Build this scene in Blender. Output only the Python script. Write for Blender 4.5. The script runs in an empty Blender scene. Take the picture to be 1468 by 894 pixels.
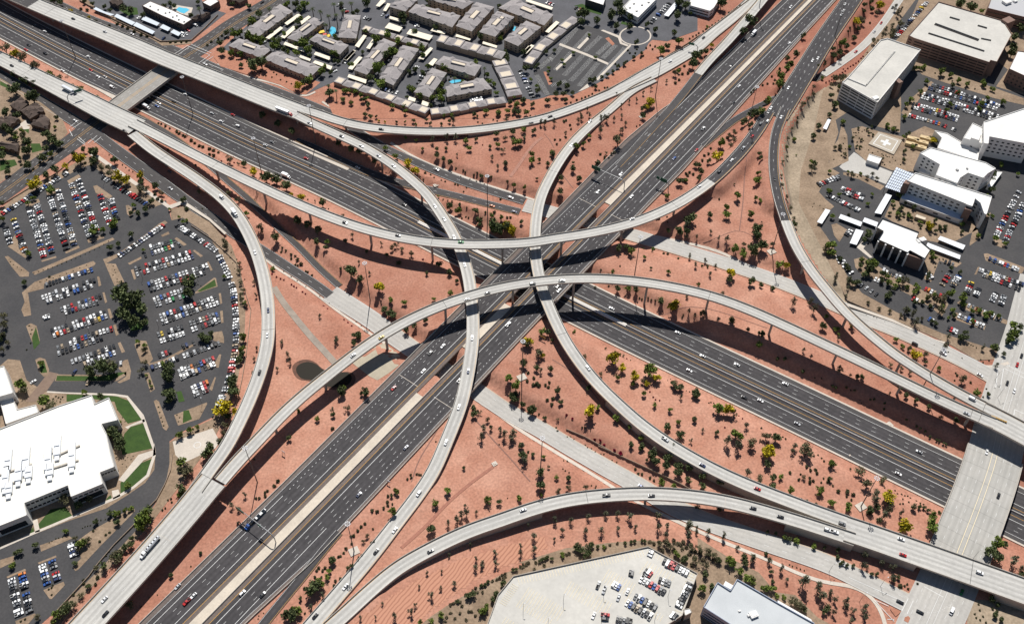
import bpy, bmesh, math, random
import numpy as np
from mathutils import Vector, Matrix
from math import radians, sin, cos, pi

# ------------------------------------------------------------------ camera, sky, sun, exposure
SC = bpy.context.scene
COL = SC.collection
F_PX, NX, NY, CAM_H = 1434.85, -20.7, 1193.59, 605.08        # focal length and nadir of the 1468 x 894 photograph
_dn = np.array([NX, NY, F_PX]); _dn /= np.linalg.norm(_dn)
_up = -_dn
_fw = np.array([0, 0, 1.0]); _fw = _fw - _fw.dot(_up) * _up; _fw /= np.linalg.norm(_fw)
_rt = np.cross(_fw, _up)
if _rt[0] < 0: _rt = -_rt
ROT = np.stack([_rt, _fw, _up])                               # world = ROT @ (right, down, forward)
cam_d = bpy.data.cameras.new("camera"); cam = bpy.data.objects.new("camera", cam_d); COL.objects.link(cam)
cam_d.sensor_fit = 'HORIZONTAL'; cam_d.sensor_width = 36.0; cam_d.lens = F_PX / 1468.0 * 36.0
cam_d.clip_start = 1.0; cam_d.clip_end = 20000.0
M3 = np.stack([ROT[:, 0], -ROT[:, 1], -ROT[:, 2]], axis=1)
cam.matrix_world = Matrix.Translation((0, 0, CAM_H)) @ Matrix(M3.tolist()).to_4x4()
SC.camera = cam
SUN_EL = 55.0
w = bpy.data.worlds.new("World"); SC.world = w; w.use_nodes = True
nt = w.node_tree; nt.nodes.clear()
o_ = nt.nodes.new("ShaderNodeOutputWorld"); b_ = nt.nodes.new("ShaderNodeBackground"); s_ = nt.nodes.new("ShaderNodeTexSky")
s_.sky_type = 'NISHITA'; s_.sun_disc = False; s_.sun_elevation = radians(SUN_EL); s_.sun_rotation = radians(0.0)
s_.air_density = 1.0; s_.dust_density = 0.4; s_.altitude = 600
b_.inputs[1].default_value = 0.05
nt.links.new(s_.outputs[0], b_.inputs[0]); nt.links.new(b_.outputs[0], o_.inputs[0])
sd = bpy.data.lights.new("sun", 'SUN'); sd.energy = 5.0; sd.angle = radians(0.5); sd.color = (1.0, 0.965, 0.915)
so = bpy.data.objects.new("sun", sd); COL.objects.link(so)
so.rotation_euler = (radians(-(90 - SUN_EL)), 0, 0)           # light travels towards -y (towards the viewer) and down
SC.view_settings.view_transform = 'Standard'; SC.view_settings.look = 'None'
SC.view_settings.exposure = 0.2; SC.view_settings.gamma = 1.0; SC.view_settings.use_curve_mapping = False
SC.render.engine = 'CYCLES'
try:
    SC.cycles.max_bounces = 5; SC.cycles.diffuse_bounces = 3; SC.cycles.glossy_bounces = 2
except Exception: pass
rnd = random.Random(7)

# ------------------------------------------------------------------ helpers
def G(px, py, z=0.0):
    """where the photograph's pixel (px, py) meets the level z, in metres"""
    v = ROT @ np.array([px - 734.0, py - 447.0, F_PX]); t = (z - CAM_H) / v[2]
    return np.array([v[0] * t, v[1] * t])
def PX(x, y, z):
    c = ROT.T @ np.array([x, y, z - CAM_H]); return 734 + F_PX * c[0] / c[2], 447 + F_PX * c[1] / c[2]
def PPM(px, py):
    """pixels per metre across the view at a pixel of the ground"""
    v = ROT @ np.array([px - 734.0, py - 447.0, F_PX]); t = -CAM_H / v[2]
    return 1.0 / t
def T(x0, y0, pts, s=5.2429):
    return [(x0 + x / s, y0 + y / s) for x, y in pts]

MATS = {}
def mat(name, col, rough=0.8, col2=None, scale=0.5, spread=(0.35, 0.65), fine=0.0, fine_scale=3.0, metal=0.0, spec=0.3, streak=None, bump=0.0):
    if name in MATS: return MATS[name]
    m = bpy.data.materials.new(name); m.use_nodes = True; n = m.node_tree; N = n.nodes; L = n.links
    p = N["Principled BSDF"]; p.inputs["Roughness"].default_value = rough; p.inputs["Metallic"].default_value = metal
    p.inputs["Specular IOR Level"].default_value = spec
    p.inputs["Base Color"].default_value = (*col, 1)
    if col2 or fine or streak:
        tc = N.new("ShaderNodeTexCoord"); gp = N.new("ShaderNodeNewGeometry")
        cur = None
        if col2:
            nz = N.new("ShaderNodeTexNoise"); nz.inputs["Scale"].default_value = scale; nz.inputs["Detail"].default_value = 6; nz.inputs["Roughness"].default_value = 0.65
            L.new(gp.outputs["Position"], nz.inputs["Vector"])
            mr = N.new("ShaderNodeMapRange"); mr.inputs[1].default_value = spread[0]; mr.inputs[2].default_value = spread[1]
            L.new(nz.outputs["Fac"], mr.inputs[0])
            mx = N.new("ShaderNodeMix"); mx.data_type = 'RGBA'; mx.inputs[6].default_value = (*col, 1); mx.inputs[7].default_value = (*col2, 1)
            L.new(mr.outputs[0], mx.inputs[0]); cur = mx.outputs[2]
        if fine:
            nf = N.new("ShaderNodeTexNoise"); nf.inputs["Scale"].default_value = fine_scale; nf.inputs["Detail"].default_value = 4
            L.new(gp.outputs["Position"], nf.inputs["Vector"])
            mr = N.new("ShaderNodeMapRange"); mr.inputs[1].default_value = 0.3; mr.inputs[2].default_value = 0.7; mr.inputs[3].default_value = 1 - fine; mr.inputs[4].default_value = 1 + fine
            L.new(nf.outputs["Fac"], mr.inputs[0])
            mu = N.new("ShaderNodeMix"); mu.data_type = 'RGBA'; mu.blend_type = 'MULTIPLY'; mu.inputs[0].default_value = 1.0
            if cur: L.new(cur, mu.inputs[6])
            else: mu.inputs[6].default_value = (*col, 1)
            L.new(mr.outputs[0], mu.inputs[7]); cur = mu.outputs[2]
        if streak:                       # worn wheel tracks along a road: UV x is metres across, y metres along
            uv = N.new("ShaderNodeUVMap"); sx = N.new("ShaderNodeSeparateXYZ"); L.new(uv.outputs[0], sx.inputs[0])
            period, amount, joint = streak
            ma = N.new("ShaderNodeMath"); ma.operation = 'MULTIPLY'; ma.inputs[1].default_value = 2 * pi / period; L.new(sx.outputs[0], ma.inputs[0])
            sn = N.new("ShaderNodeMath"); sn.operation = 'COSINE'; L.new(ma.outputs[0], sn.inputs[0])
            cb = N.new("ShaderNodeCombineXYZ"); sy = N.new("ShaderNodeMath"); sy.operation = 'MULTIPLY'; sy.inputs[1].default_value = 0.03
            L.new(sx.outputs[1], sy.inputs[0]); L.new(sx.outputs[0], cb.inputs[0]); L.new(sy.outputs[0], cb.inputs[1])
            nn = N.new("ShaderNodeTexNoise"); nn.inputs["Scale"].default_value = 0.9; nn.inputs["Detail"].default_value = 3; L.new(cb.outputs[0], nn.inputs["Vector"])
            ad = N.new("ShaderNodeMath"); ad.operation = 'MULTIPLY_ADD'; ad.inputs[1].default_value = 0.5; L.new(sn.outputs[0], ad.inputs[0])
            n2 = N.new("ShaderNodeMath"); n2.operation = 'MULTIPLY_ADD'; n2.inputs[1].default_value = 2.2; n2.inputs[2].default_value = -1.1; L.new(nn.outputs["Fac"], n2.inputs[0])
            L.new(n2.outputs[0], ad.inputs[2])
            mr = N.new("ShaderNodeMapRange"); mr.inputs[1].default_value = -1; mr.inputs[2].default_value = 1; mr.inputs[3].default_value = 1 - amount; mr.inputs[4].default_value = 1 + amount
            L.new(ad.outputs[0], mr.inputs[0]); last = mr.outputs[0]
            if joint:
                jm = N.new("ShaderNodeMath"); jm.operation = 'PINGPONG'; jm.inputs[1].default_value = joint / 2; L.new(sx.outputs[1], jm.inputs[0])
                jl = N.new("ShaderNodeMath"); jl.operation = 'LESS_THAN'; jl.inputs[1].default_value = 0.22; L.new(jm.outputs[0], jl.inputs[0])
                jk = N.new("ShaderNodeMath"); jk.operation = 'MULTIPLY_ADD'; jk.inputs[1].default_value = -0.22; jk.inputs[2].default_value = 1.0; L.new(jl.outputs[0], jk.inputs[0])
                jj = N.new("ShaderNodeMath"); jj.operation = 'MULTIPLY'; L.new(jk.outputs[0], jj.inputs[0]); L.new(last, jj.inputs[1]); last = jj.outputs[0]
            mu = N.new("ShaderNodeMix"); mu.data_type = 'RGBA'; mu.blend_type = 'MULTIPLY'; mu.inputs[0].default_value = 1.0
            if cur: L.new(cur, mu.inputs[6])
            else: mu.inputs[6].default_value = (*col, 1)
            L.new(last, mu.inputs[7]); cur = mu.outputs[2]
        L.new(cur, p.inputs["Base Color"])
    MATS[name] = m
    return m

def link(name, verts, faces, mats, parent=None, midx=None, uvs=None, smooth=False):
    me = bpy.data.meshes.new(name)
    me.from_pydata([tuple(map(float, v)) for v in verts], [], faces)
    if not isinstance(mats, (list, tuple)): mats = [mats]
    for m in mats: me.materials.append(m)
    if midx is not None: me.polygons.foreach_set("material_index", midx)
    if uvs is not None:
        ul = me.uv_layers.new(name="UVMap"); arr = np.array(uvs, dtype=np.float32)
        idx = np.empty(len(me.loops), dtype=np.int32); me.loops.foreach_get("vertex_index", idx)
        ul.data.foreach_set("uv", arr[idx].ravel())
    if smooth: me.polygons.foreach_set("use_smooth", [True] * len(me.polygons))
    me.update()
    o = bpy.data.objects.new(name, me); COL.objects.link(o)
    if parent is not None: o.parent = parent
    return o
import re as _re
def tag(o, label=None, cat=None, group=None, kind=None):
    if label and len(_re.findall(r"[A-Za-z0-9'-]+", label)) > 15:
        label = label.replace(' from the left', ' from left').replace(' driving on the ', ' on ').replace(' parked ', ' ')
        if len(_re.findall(r"[A-Za-z0-9'-]+", label)) > 15: label = label.replace(' the ', ' ')
    if label: o['label'] = label
    if cat: o['category'] = cat
    if group: o['group'] = group
    if kind: o['kind'] = kind
    return o
def struct(o):
    o['kind'] = 'structure'; return o
def empty(name, loc, label, cat, group=None):
    o = bpy.data.objects.new(name, None); COL.objects.link(o); o.location = loc
    o.empty_display_size = 1.0
    return tag(o, label, cat, group)

class MB:
    """collects shapes into one mesh"""
    def __init__(s): s.v = []; s.f = []; s.m = []
    def add(s, vs, fs, mi=0):
        k = len(s.v); s.v += [tuple(v) for v in vs]; s.f += [tuple(i + k for i in f) for f in fs]; s.m += [mi] * len(fs)
    def box(s, c, size, rz=0.0, mi=0, taper=1.0):
        cx, cy, cz = c; a, b, h = size[0] / 2, size[1] / 2, size[2] / 2; cs, sn = cos(rz), sin(rz)
        vs = []
        for z, k in ((-h, 1.0), (h, taper)):
            for x, y in ((-a, -b), (a, -b), (a, b), (-a, b)):
                x *= k; y *= k; vs.append((cx + x * cs - y * sn, cy + x * sn + y * cs, cz + z))
        s.add(vs, [(3, 2, 1, 0), (4, 5, 6, 7), (0, 1, 5, 4), (1, 2, 6, 5), (2, 3, 7, 6), (3, 0, 4, 7)], mi)
    def cyl(s, p0, p1, r0, r1=None, n=8, mi=0):
        r1 = r0 if r1 is None else r1
        p0 = Vector(p0); p1 = Vector(p1); d = (p1 - p0).normalized(); a = d.orthogonal().normalized(); b = d.cross(a)
        vs = []
        for p, r in ((p0, r0), (p1, r1)):
            for i in range(n):
                t = 2 * pi * i / n; vs.append(tuple(p + a * (r * cos(t)) + b * (r * sin(t))))
        fs = [(i, (i + 1) % n, n + (i + 1) % n, n + i) for i in range(n)] + [tuple(range(n - 1, -1, -1)), tuple(range(n, 2 * n))]
        s.add(vs, fs, mi)
    def prism(s, poly, z0, z1, mi_side=0, mi_top=0):
        n = len(poly); vs = [(x, y, z0) for x, y in poly] + [(x, y, z1) for x, y in poly]
        s.add(vs, [(i, (i + 1) % n, n + (i + 1) % n, n + i) for i in range(n)], mi_side)
        k = len(s.v) - 2 * n
        s.f.append(tuple(range(k + n, k + 2 * n))); s.m.append(mi_top)
    def wallbox(s, p, q, out, z0, z1, mi=0, back=0.05):
        """a box on a wall from p to q (xy), sticking out by `out` on the right-hand side of p->q"""
        p = np.array(p, float); q = np.array(q, float); d = q - p; d /= max(np.linalg.norm(d), 1e-6); n = np.array([d[1], -d[0]])
        a, b = p + n * out, q + n * out; e, g = p - n * back, q - n * back
        s.add([(*e, z0), (*g, z0), (*b, z0), (*a, z0), (*e, z1), (*g, z1), (*b, z1), (*a, z1)],
              [(0, 1, 2, 3), (7, 6, 5, 4), (3, 2, 6, 7), (1, 0, 4, 5), (2, 1, 5, 6), (0, 3, 7, 4)], mi)
    def build(s, name, mats, parent=None, smooth=False):
        return link(name, s.v, s.f, mats, parent, s.m, None, smooth)

def ccw(poly):
    a = 0.0
    for i in range(len(poly)):
        x0, y0 = poly[i][:2]; x1, y1 = poly[(i + 1) % len(poly)][:2]; a += x0 * y1 - x1 * y0
    return list(poly) if a > 0 else list(reversed(poly))

def spline(pts, step=3.0):
    """Catmull-Rom through pts (rows of numbers, first two are x, y), resampled about every `step` metres"""
    P = np.array(pts, float); P = np.vstack([2 * P[0] - P[1], P, 2 * P[-1] - P[-2]])
    out = []
    for i in range(1, len(P) - 2):
        p0, p1, p2, p3 = P[i - 1], P[i], P[i + 1], P[i + 2]
        d = lambda a, b: max(np.linalg.norm((a - b)[:2]), 1e-3) ** 0.5
        t0 = 0; t1 = d(p0, p1); t2 = t1 + d(p1, p2); t3 = t2 + d(p2, p3)
        n = max(2, int(np.linalg.norm((p2 - p1)[:2]) / step))
        for k in range(n):
            t = t1 + (t2 - t1) * k / n
            a1 = (t1 - t) / (t1 - t0) * p0 + (t - t0) / (t1 - t0) * p1
            a2 = (t2 - t) / (t2 - t1) * p1 + (t - t1) / (t2 - t1) * p2
            a3 = (t3 - t) / (t3 - t2) * p2 + (t - t2) / (t3 - t2) * p3
            b1 = (t2 - t) / (t2 - t0) * a1 + (t - t0) / (t2 - t0) * a2
            b2 = (t3 - t) / (t3 - t1) * a2 + (t - t1) / (t3 - t1) * a3
            out.append((t2 - t) / (t2 - t1) * b1 + (t - t1) / (t2 - t1) * b2)
    out.append(P[-2])
    out = np.array(out)
    # light smoothing against tracing noise
    for _ in range(6):
        q = out.copy(); q[1:-1] = 0.25 * out[:-2] + 0.5 * out[1:-1] + 0.25 * out[2:]; out = q
    return out

class Path:
    """a road's centre line traced on the photograph: rows (px, py, z, width)"""
    def __init__(s, rows, step=3.0, name=""):
        s.name = name; s.rows = rows
        s.p = spline([(*G(r[0], r[1], r[2]), r[2], r[3]) for r in rows], step)
        d = np.gradient(s.p[:, :2], axis=0); d /= np.linalg.norm(d, axis=1)[:, None]
        s.d = d; s.n = np.stack([-d[:, 1], d[:, 0]], 1)      # n: left of travel
        seg = np.linalg.norm(np.diff(s.p[:, :2], axis=0), axis=1); s.s = np.concatenate([[0], np.cumsum(seg)])
        s.img = np.array([PX(*r[:3]) for r in s.p])
    def sub(s, i0, i1):
        c = Path.__new__(Path); c.name = s.name; c.rows = s.rows
        c.p, c.d, c.n, c.s, c.img = s.p[i0:i1], s.d[i0:i1], s.n[i0:i1], s.s[i0:i1], s.img[i0:i1]
        return c
    def near_px(s, px, py):
        return int(np.argmin((s.img[:, 0] - px) ** 2 + (s.img[:, 1] - py) ** 2))
    def at(s, off, dz=0.0):
        """points offset `off` (number or array) metres to the left, raised by dz"""
        o = np.asarray(off, float)
        xy = s.p[:, :2] + s.n * (o[:, None] if o.ndim else o)
        return np.column_stack([xy, s.p[:, 2] + dz])

def loft(name, sections, mats, parent=None, midx=None, uvx=None, path=None, closed=False):
    """surface through equally long polylines (each Nx3); quads between consecutive ones; midx: material per strip"""
    k = len(sections); n = len(sections[0]); v = np.concatenate(sections); fs = []; mi = []
    for j in range(k if closed else k - 1):
        a = j * n; b = ((j + 1) % k) * n
        for i in range(n - 1):
            fs.append((a + i, a + i + 1, b + i + 1, b + i)); mi.append(midx[j] if midx else 0)
    uvs = None
    if uvx is not None:
        uvs = np.concatenate([np.column_stack([np.broadcast_to(np.asarray(u, float), (n,)), path.s]) for u in uvx])
    return link(name, v, fs, mats, parent, mi, uvs)
# ------------------------------------------------------------------ materials of the setting
ZA, ZB = 0.5, -7.0
M_ground = mat("red_gravel", (0.485, 0.258, 0.182), 0.95, (0.410, 0.196, 0.132), 0.055, (0.36, 0.64), 0.20, 0.6)
M_gverge = mat("dark_red_gravel", (0.40, 0.182, 0.118), 0.95, (0.33, 0.143, 0.092), 0.05, (0.35, 0.65), 0.16, 0.5)
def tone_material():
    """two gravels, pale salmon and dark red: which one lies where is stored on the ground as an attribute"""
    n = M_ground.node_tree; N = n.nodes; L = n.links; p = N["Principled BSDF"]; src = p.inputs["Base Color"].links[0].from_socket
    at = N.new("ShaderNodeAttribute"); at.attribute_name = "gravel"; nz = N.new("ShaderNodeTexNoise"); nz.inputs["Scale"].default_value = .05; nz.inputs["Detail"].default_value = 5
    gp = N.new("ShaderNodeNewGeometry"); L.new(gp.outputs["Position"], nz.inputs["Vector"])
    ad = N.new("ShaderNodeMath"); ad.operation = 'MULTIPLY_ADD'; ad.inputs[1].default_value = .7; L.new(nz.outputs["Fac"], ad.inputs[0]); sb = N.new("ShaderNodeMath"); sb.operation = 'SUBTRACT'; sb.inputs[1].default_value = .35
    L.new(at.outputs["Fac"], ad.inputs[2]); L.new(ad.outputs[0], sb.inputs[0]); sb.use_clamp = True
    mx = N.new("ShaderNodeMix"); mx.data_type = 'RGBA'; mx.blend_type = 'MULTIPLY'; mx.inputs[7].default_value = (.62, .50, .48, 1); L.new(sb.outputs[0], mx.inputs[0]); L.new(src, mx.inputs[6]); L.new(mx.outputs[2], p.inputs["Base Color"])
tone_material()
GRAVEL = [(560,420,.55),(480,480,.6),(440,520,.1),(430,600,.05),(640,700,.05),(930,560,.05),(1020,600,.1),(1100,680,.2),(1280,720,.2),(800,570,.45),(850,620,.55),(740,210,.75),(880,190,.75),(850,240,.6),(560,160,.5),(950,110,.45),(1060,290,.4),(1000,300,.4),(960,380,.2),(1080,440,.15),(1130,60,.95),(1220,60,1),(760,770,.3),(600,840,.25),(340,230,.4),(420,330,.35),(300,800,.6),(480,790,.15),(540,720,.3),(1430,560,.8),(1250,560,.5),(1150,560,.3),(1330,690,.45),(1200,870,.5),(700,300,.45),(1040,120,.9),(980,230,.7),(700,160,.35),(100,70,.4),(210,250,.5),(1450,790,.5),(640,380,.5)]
M_tan = mat("tan_soil", (0.30, 0.218, 0.15), 0.95, (0.20, 0.142, 0.095), 0.07, (0.35, 0.65), 0.2, 0.6)
M_slope = mat("pale_tan_soil", (0.36, 0.285, 0.205), 0.95, (0.235, 0.185, 0.13), 0.045, (0.35, 0.65), 0.2, 0.5)
M_asph = mat("freeway_asphalt", (0.048, 0.045, 0.047), 0.9, (0.059, 0.055, 0.057), 0.05, fine=0.12, fine_scale=0.4, streak=(3.65, 0.20, 0))
M_asph2 = mat("old_asphalt", (0.075, 0.070, 0.069), 0.92, (0.058, 0.054, 0.054), 0.06, fine=0.10, fine_scale=0.5, streak=(1.83, 0.08, 0))
M_lot = mat("car_park_asphalt", (0.052, 0.051, 0.053), 0.92, (0.070, 0.067, 0.067), 0.045, fine=0.12, fine_scale=0.6)
M_lotg = mat("grey_seal_asphalt", (0.105, 0.105, 0.114), 0.92, (0.080, 0.080, 0.086), 0.05, fine=0.10, fine_scale=0.6)
M_shou = mat("rough_shoulder", (0.155, 0.125, 0.110), 0.95, (0.125, 0.100, 0.090), 0.08, fine=0.14, fine_scale=0.7)
M_conc = mat("deck_concrete", (0.445, 0.432, 0.402), 0.85, (0.385, 0.375, 0.352), 0.03, fine=0.07, fine_scale=0.6, streak=(3.66, 0.25, 0))
M_concr = mat("road_concrete", (0.43, 0.412, 0.38), 0.85, (0.375, 0.36, 0.333), 0.05, fine=0.06, fine_scale=0.6, streak=(3.66, 0.10, 0))
M_cmed = mat("median_concrete", (0.58, 0.51, 0.42), 0.9, (0.49, 0.43, 0.355), 0.08, fine=0.08, fine_scale=0.9)
M_wall = mat("girder_concrete", (0.40, 0.36, 0.31), 0.9, (0.33, 0.295, 0.255), 0.2, fine=0.10, fine_scale=1.5)
M_para = mat("parapet_concrete", (0.50, 0.46, 0.40), 0.9, (0.42, 0.385, 0.34), 0.15, fine=0.08, fine_scale=1.0)
M_walk = mat("sidewalk_concrete", (0.55, 0.49, 0.42), 0.9, (0.47, 0.42, 0.36), 0.1, fine=0.08, fine_scale=1.0)
M_kerb = mat("kerb_concrete", (0.56, 0.50, 0.44), 0.9, fine=0.08, fine_scale=1.0)
M_white = mat("white_paint", (0.66, 0.66, 0.64), 0.7, (0.46,0.45,0.44), 0.3, (0.45, 0.8))
M_yel = mat("yellow_paint", (0.62, 0.33, 0.06), 0.7)
M_ywht = mat("cream_paint", (0.78, 0.66, 0.42), 0.7)
M_metal = mat("galvanised_steel", (0.38, 0.38, 0.38), 0.5, metal=0.6)
M_dark = mat("dark_steel", (0.045, 0.05, 0.05), 0.6)
M_dark2 = mat("joint_tar", (0.11, 0.105, 0.10), 0.9)
M_green = mat("lawn_grass", (0.045, 0.085, 0.018), 0.95, (0.03, 0.06, 0.014), 0.15, fine=0.2, fine_scale=1.2)
M_water = mat("pond_water", (0.016, 0.013, 0.008), 0.6, spec=0.1)
M_mud = mat("wet_mud", (0.15, 0.07, 0.045), 0.8, (0.085, 0.042, 0.028), 0.2, fine=0.1)

# ------------------------------------------------------------------ roads traced on the photograph: (px, py, z, width)
R1 = Path([(-60,-38,4.5,16),(-30,-28,5,17),(30,-2,5.5,18),(92,24,6,19),(141,44,6.6,19),(191,65,7.2,20),(240,86,7.6,20),(323,119,8.2,20),(380,142,8.5,20.5),(432,162,8.6,21)])
R1A = Path([(430,155.5,8.6,10.6),(455,163,8.4,10.5),(480,172,8,10.5),(510,179.5,7.4,10.5),(537,184,6.8,10.5),(594,188.6,5.2,10.5),(651,188.6,3.4,10.5),(709,183,1.8,10.5),(777,170.5,.75,10.5),(830,153,.5,11),(892,126,.45,13),(930,107,.45,17),(968,86,.45,17),(1000,67,.45,15),(1017,52,.45,14),(1051,25,.4,13),(1078,0,.4,12),(1100,-22,.4,12)])
R1B = Path([(425,165.5,8.6,9.8),(442,174,8.6,9.8),(489.5,195.5,8.6,9.8),(519,209,8.6,9.8),(543,223,8.6,9.8),(564,237,8.6,9.8),(587,255,8.6,9.8),(610,276,8.6,9.8),(624,294,8.6,9.8),(636.4,312.6,8.6,9.8),(651,337,8.6,9.8),(663,366,8.6,9.8),(671.5,396,8.6,9.8),(677.4,442,8.5,9.8),(678.3,472.6,8.2,9.8),(676.5,499,7.8,9.8),(671,535,7,9.8),(661,579,5.6,9.8),(642,628,3.8,9.8),(621,676,2.2,9.8),(598,711,1.3,9.8),(568,750,.9,10),(537,790,.75,10.5),(509,824,.7,10.5),(478,860,.65,10.5),(440,904,.6,10.5),(420,928,.6,10.5)])
R2 = Path([(-40,64,4.6,15),(0,84,5.2,16),(57,112.5,6.3,18),(114,141,7.6,21),(160,164.5,8.6,22.5),(197,182,9.2,22.5)])
R2M = Path([(190,176.5,9.25,11),(215,189,9.6,10.8),(248,206,10.2,10.2),(297,231,11.8,10),(354,259,13.6,10),(411.7,286,15.2,10),(469,310,16.3,10),(520,327.5,16.8,10),(570,340,17,10),(613.5,347,17,10),(661,350.5,17,10),(709,350.5,17,10),(760,348,16.9,10),(800,341.5,16.7,10),(834,336.5,16.2,10),(892,324,14.9,10),(930,311.5,13.2,10),(968,294,11.2,10),(1000,274.5,9.6,10),(1023,257,8.7,10),(1046,235,8.2,10.5),(1067,212,8,11),(1088,184,7.9,11),(1102,160,7.9,11)])
R2B = Path([(190,191,9.25,10.5),(219,214.5,9.7,10.5),(248,234,10.0,10.2),(278,253.5,10.2,10),(316,282,10.4,10),(339,306,10.5,10),(354.4,331,10.6,10),(369.7,366,10.8,10),(379,400,11,10),(384,434,11.2,10),(384.8,472,11.4,10),(383,495,11.5,10),(377,521,11.6,10),(362,564,11.7,10),(343,606,11.8,10),(324,642,11.9,10),(303,671,12,10),(281,702,12,10)])
R3 = Path([(1425,607,13.2,9.8),(1398,596,13.6,9.8),(1340.6,570,14.4,9.6),(1283,542,15,9.4),(1226,514.5,15.6,9.4),(1189,497,16,9.4),(1131.7,470,16.7,9.4),(1074.4,444.5,17.3,9.4),(1017,424,17.7,9.4),(958,410.5,18,9.4),(911,403.5,18,9.4),(853.5,399.5,18,9.4),(806,400.5,18,9.4),(764,404.5,18,9.4),(718,412.5,18,9.4),(671,425,17.6,9.4),(627,440.5,16.9,9.4),(585,459.5,15.9,9.4),(547,481,14.9,9.4),(511,506,14,9.4),(469,539,13.2,9.4),(431,570,12.7,9.4),(402,597,12.4,9.6),(373.5,627,12.2,9.8),(340,662,12.1,10),(316,690,12,10)])
R3L = Path([(306,688,12.03,20.5),(298,697,12.03,20.3),(286,712,12.03,20),(254,750,11.9,19.7),(207,804,11.7,19.5),(134,884,11.4,19.5),(100,921,11.3,19.5),(80,943,11.2,19.5)])
R3R = Path([(1408,591.5,13.6,20.5),(1430,602,13.2,20),(1468,622,12.8,20),(1510,645,12.4,20)])
R4 = Path([(1130,-44,9.5,10),(1093.5,0,9,10),(1067,32,8.2,10),(1040,63,6.8,9.5),(1017,87,5,9),(1001,106,3.8,9)])
R4A = Path([(1001,106,3.7,8.6),(985,127,2.6,8.4),(960,157,1.1,8),(939,180,.56,7.6),(911,211,.54,7),(886,238,.53,6)])
R5 = Path([(938,114,.47,9),(905,131,.47,9),(884,149,.55,9.2),(869,162,.9,9.2),(853.5,174,1.5,9.2),(834,191.5,2.8,9.2),(819,207.7,4,9.2),(802,231,5.6,9.2),(787,257,7,9.2),(775.5,282,8,9.2),(769.6,307,8.5,9.2),(767,334,8.6,9.2),(767.7,366,8.6,9.2),(771.5,391,8.6,9.2),(779,419,8.6,9.2),(788.7,444,8.5,9.2),(800,469,8.3,9.2),(813,493,8,9.2),(834.4,524,7.4,9.4),(859,553,6.9,9.4),(888,581,6.4,9.6),(920,609,6.2,9.8),(958.4,636.4,6.3,10),(1005.8,664,6.7,10),(1046,684,7,10),(1086,701,7.3,10),(1131.7,718.5,7.5,10),(1170,733,7.6,10),(1215,749,7.6,10)])
R7 = Path([(462,908,.6,9.8),(492,882,.8,10),(530,847,1.6,10),(570,814,2.8,10),(620,785.5,4.2,10),(670,762,5.3,10),(720,744.5,6.2,10),(767.7,728,6.9,10),(815,716.5,7.3,10),(869,710,7.6,10),(933.6,707.5,7.8,10),(998,712,7.8,10),(1046,720,7.8,10),(1084,729.5,7.7,10),(1122,740.5,7.7,10),(1150.7,749,7.6,10),(1189,761.5,7.6,10),(1225,773.5,7.6,10)])
R7R = Path([(1212,757,7.63,19),(1245,768,7.63,19),(1288,783,7.63,19),(1348,804,7.6,19),(1408,825.5,7.6,19),(1468,847,7.5,19),(1510,862,7.4,19)])
R6C = Path([(1248,-42,8,20),(1234,-21,8,20),(1221,0,8,20),(1182,57,8,20),(1148,112,7.95,20.5),(1128,144,7.9,21),(1113,167,7.9,21.5)])
R6 = Path([(1126,156,7.9,9.6),(1119,172,7.9,9.4),(1112.6,190,7.9,9),(1109.4,212,8,9),(1108.8,236,8.1,9),(1110.9,259,8.5,9),(1116.4,286,9.3,9),(1126,316,10.4,9)])
R6D = Path([(1126,316,10.4,9.2),(1134,337,11.2,9.2),(1145,360,12.2,9.2),(1162,386.5,13.2,9.2),(1187,418,14.2,9.2),(1211,446,14.8,9.2),(1233,467,15,9.2),(1257,487.5,15,9.2),(1283,508,14.8,9.2),(1321.5,533,14.4,9.2),(1360,556,13.9,9.4),(1398,576.5,13.5,9.6),(1425,590,13.2,9.8)])
R8 = Path([(486,762,.53,6),(460,792,.53,6.5),(440,818,.54,6.5),(410,854,.54,6.5),(384,886,.54,6.5),(360,916,.54,6.5)])
F3 = Path([(1310,-30,.1,8),(1285,6,.1,8),(1264,36,.1,8),(1236,67,.1,8),(1207,89,.1,8),(1180,107,.1,8)])
F3A = Path([(1180,107,.1,8),(1155,121,.1,8),(1128,134,.15,8),(1097,148,.3,7.5),(1074.4,160,.5,7.5),(1050,174,.53,7.5),(1036,186,.53,7),(1008,209,.54,6)])
F2 = Path([(838,317,-5.5,14.5),(880,329,-5.6,14.5),(915,339,-5.5,14.5),(960,352.5,-5.2,14.5),(1036,376,-4.6,14.5),(1112.6,402,-4,14.5),(1170,425,-2.4,14.5),(1241,456,-.7,14),(1283,472.5,-.2,14),(1310,484,-.05,14),(1350,502,.05,14),(1398,526,.05,14),(1430,544,.05,15),(1468,566,.05,15),(1510,588,.05,15)])
F1 = Path([(560,478,-5,16),(600,506,-5.5,15.5),(650,539,-5.6,15),(700,571,-5.5,14.5),(720,585,-5.4,14.2),(777,616,-5,14),(815,639,-4.6,14),(872.6,672,-4,14),(920,698,-3.2,14),(958.4,722,-2.6,14),(1017,748,-1.9,14),(1093.5,775,-1,14),(1150.7,794,-.4,14),(1189,808,-.1,14),(1238,832,.05,14),(1278,852,.05,14),(1308,867,.05,14),(1338,882,.05,14),(1375,900,.05,14)])
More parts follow.
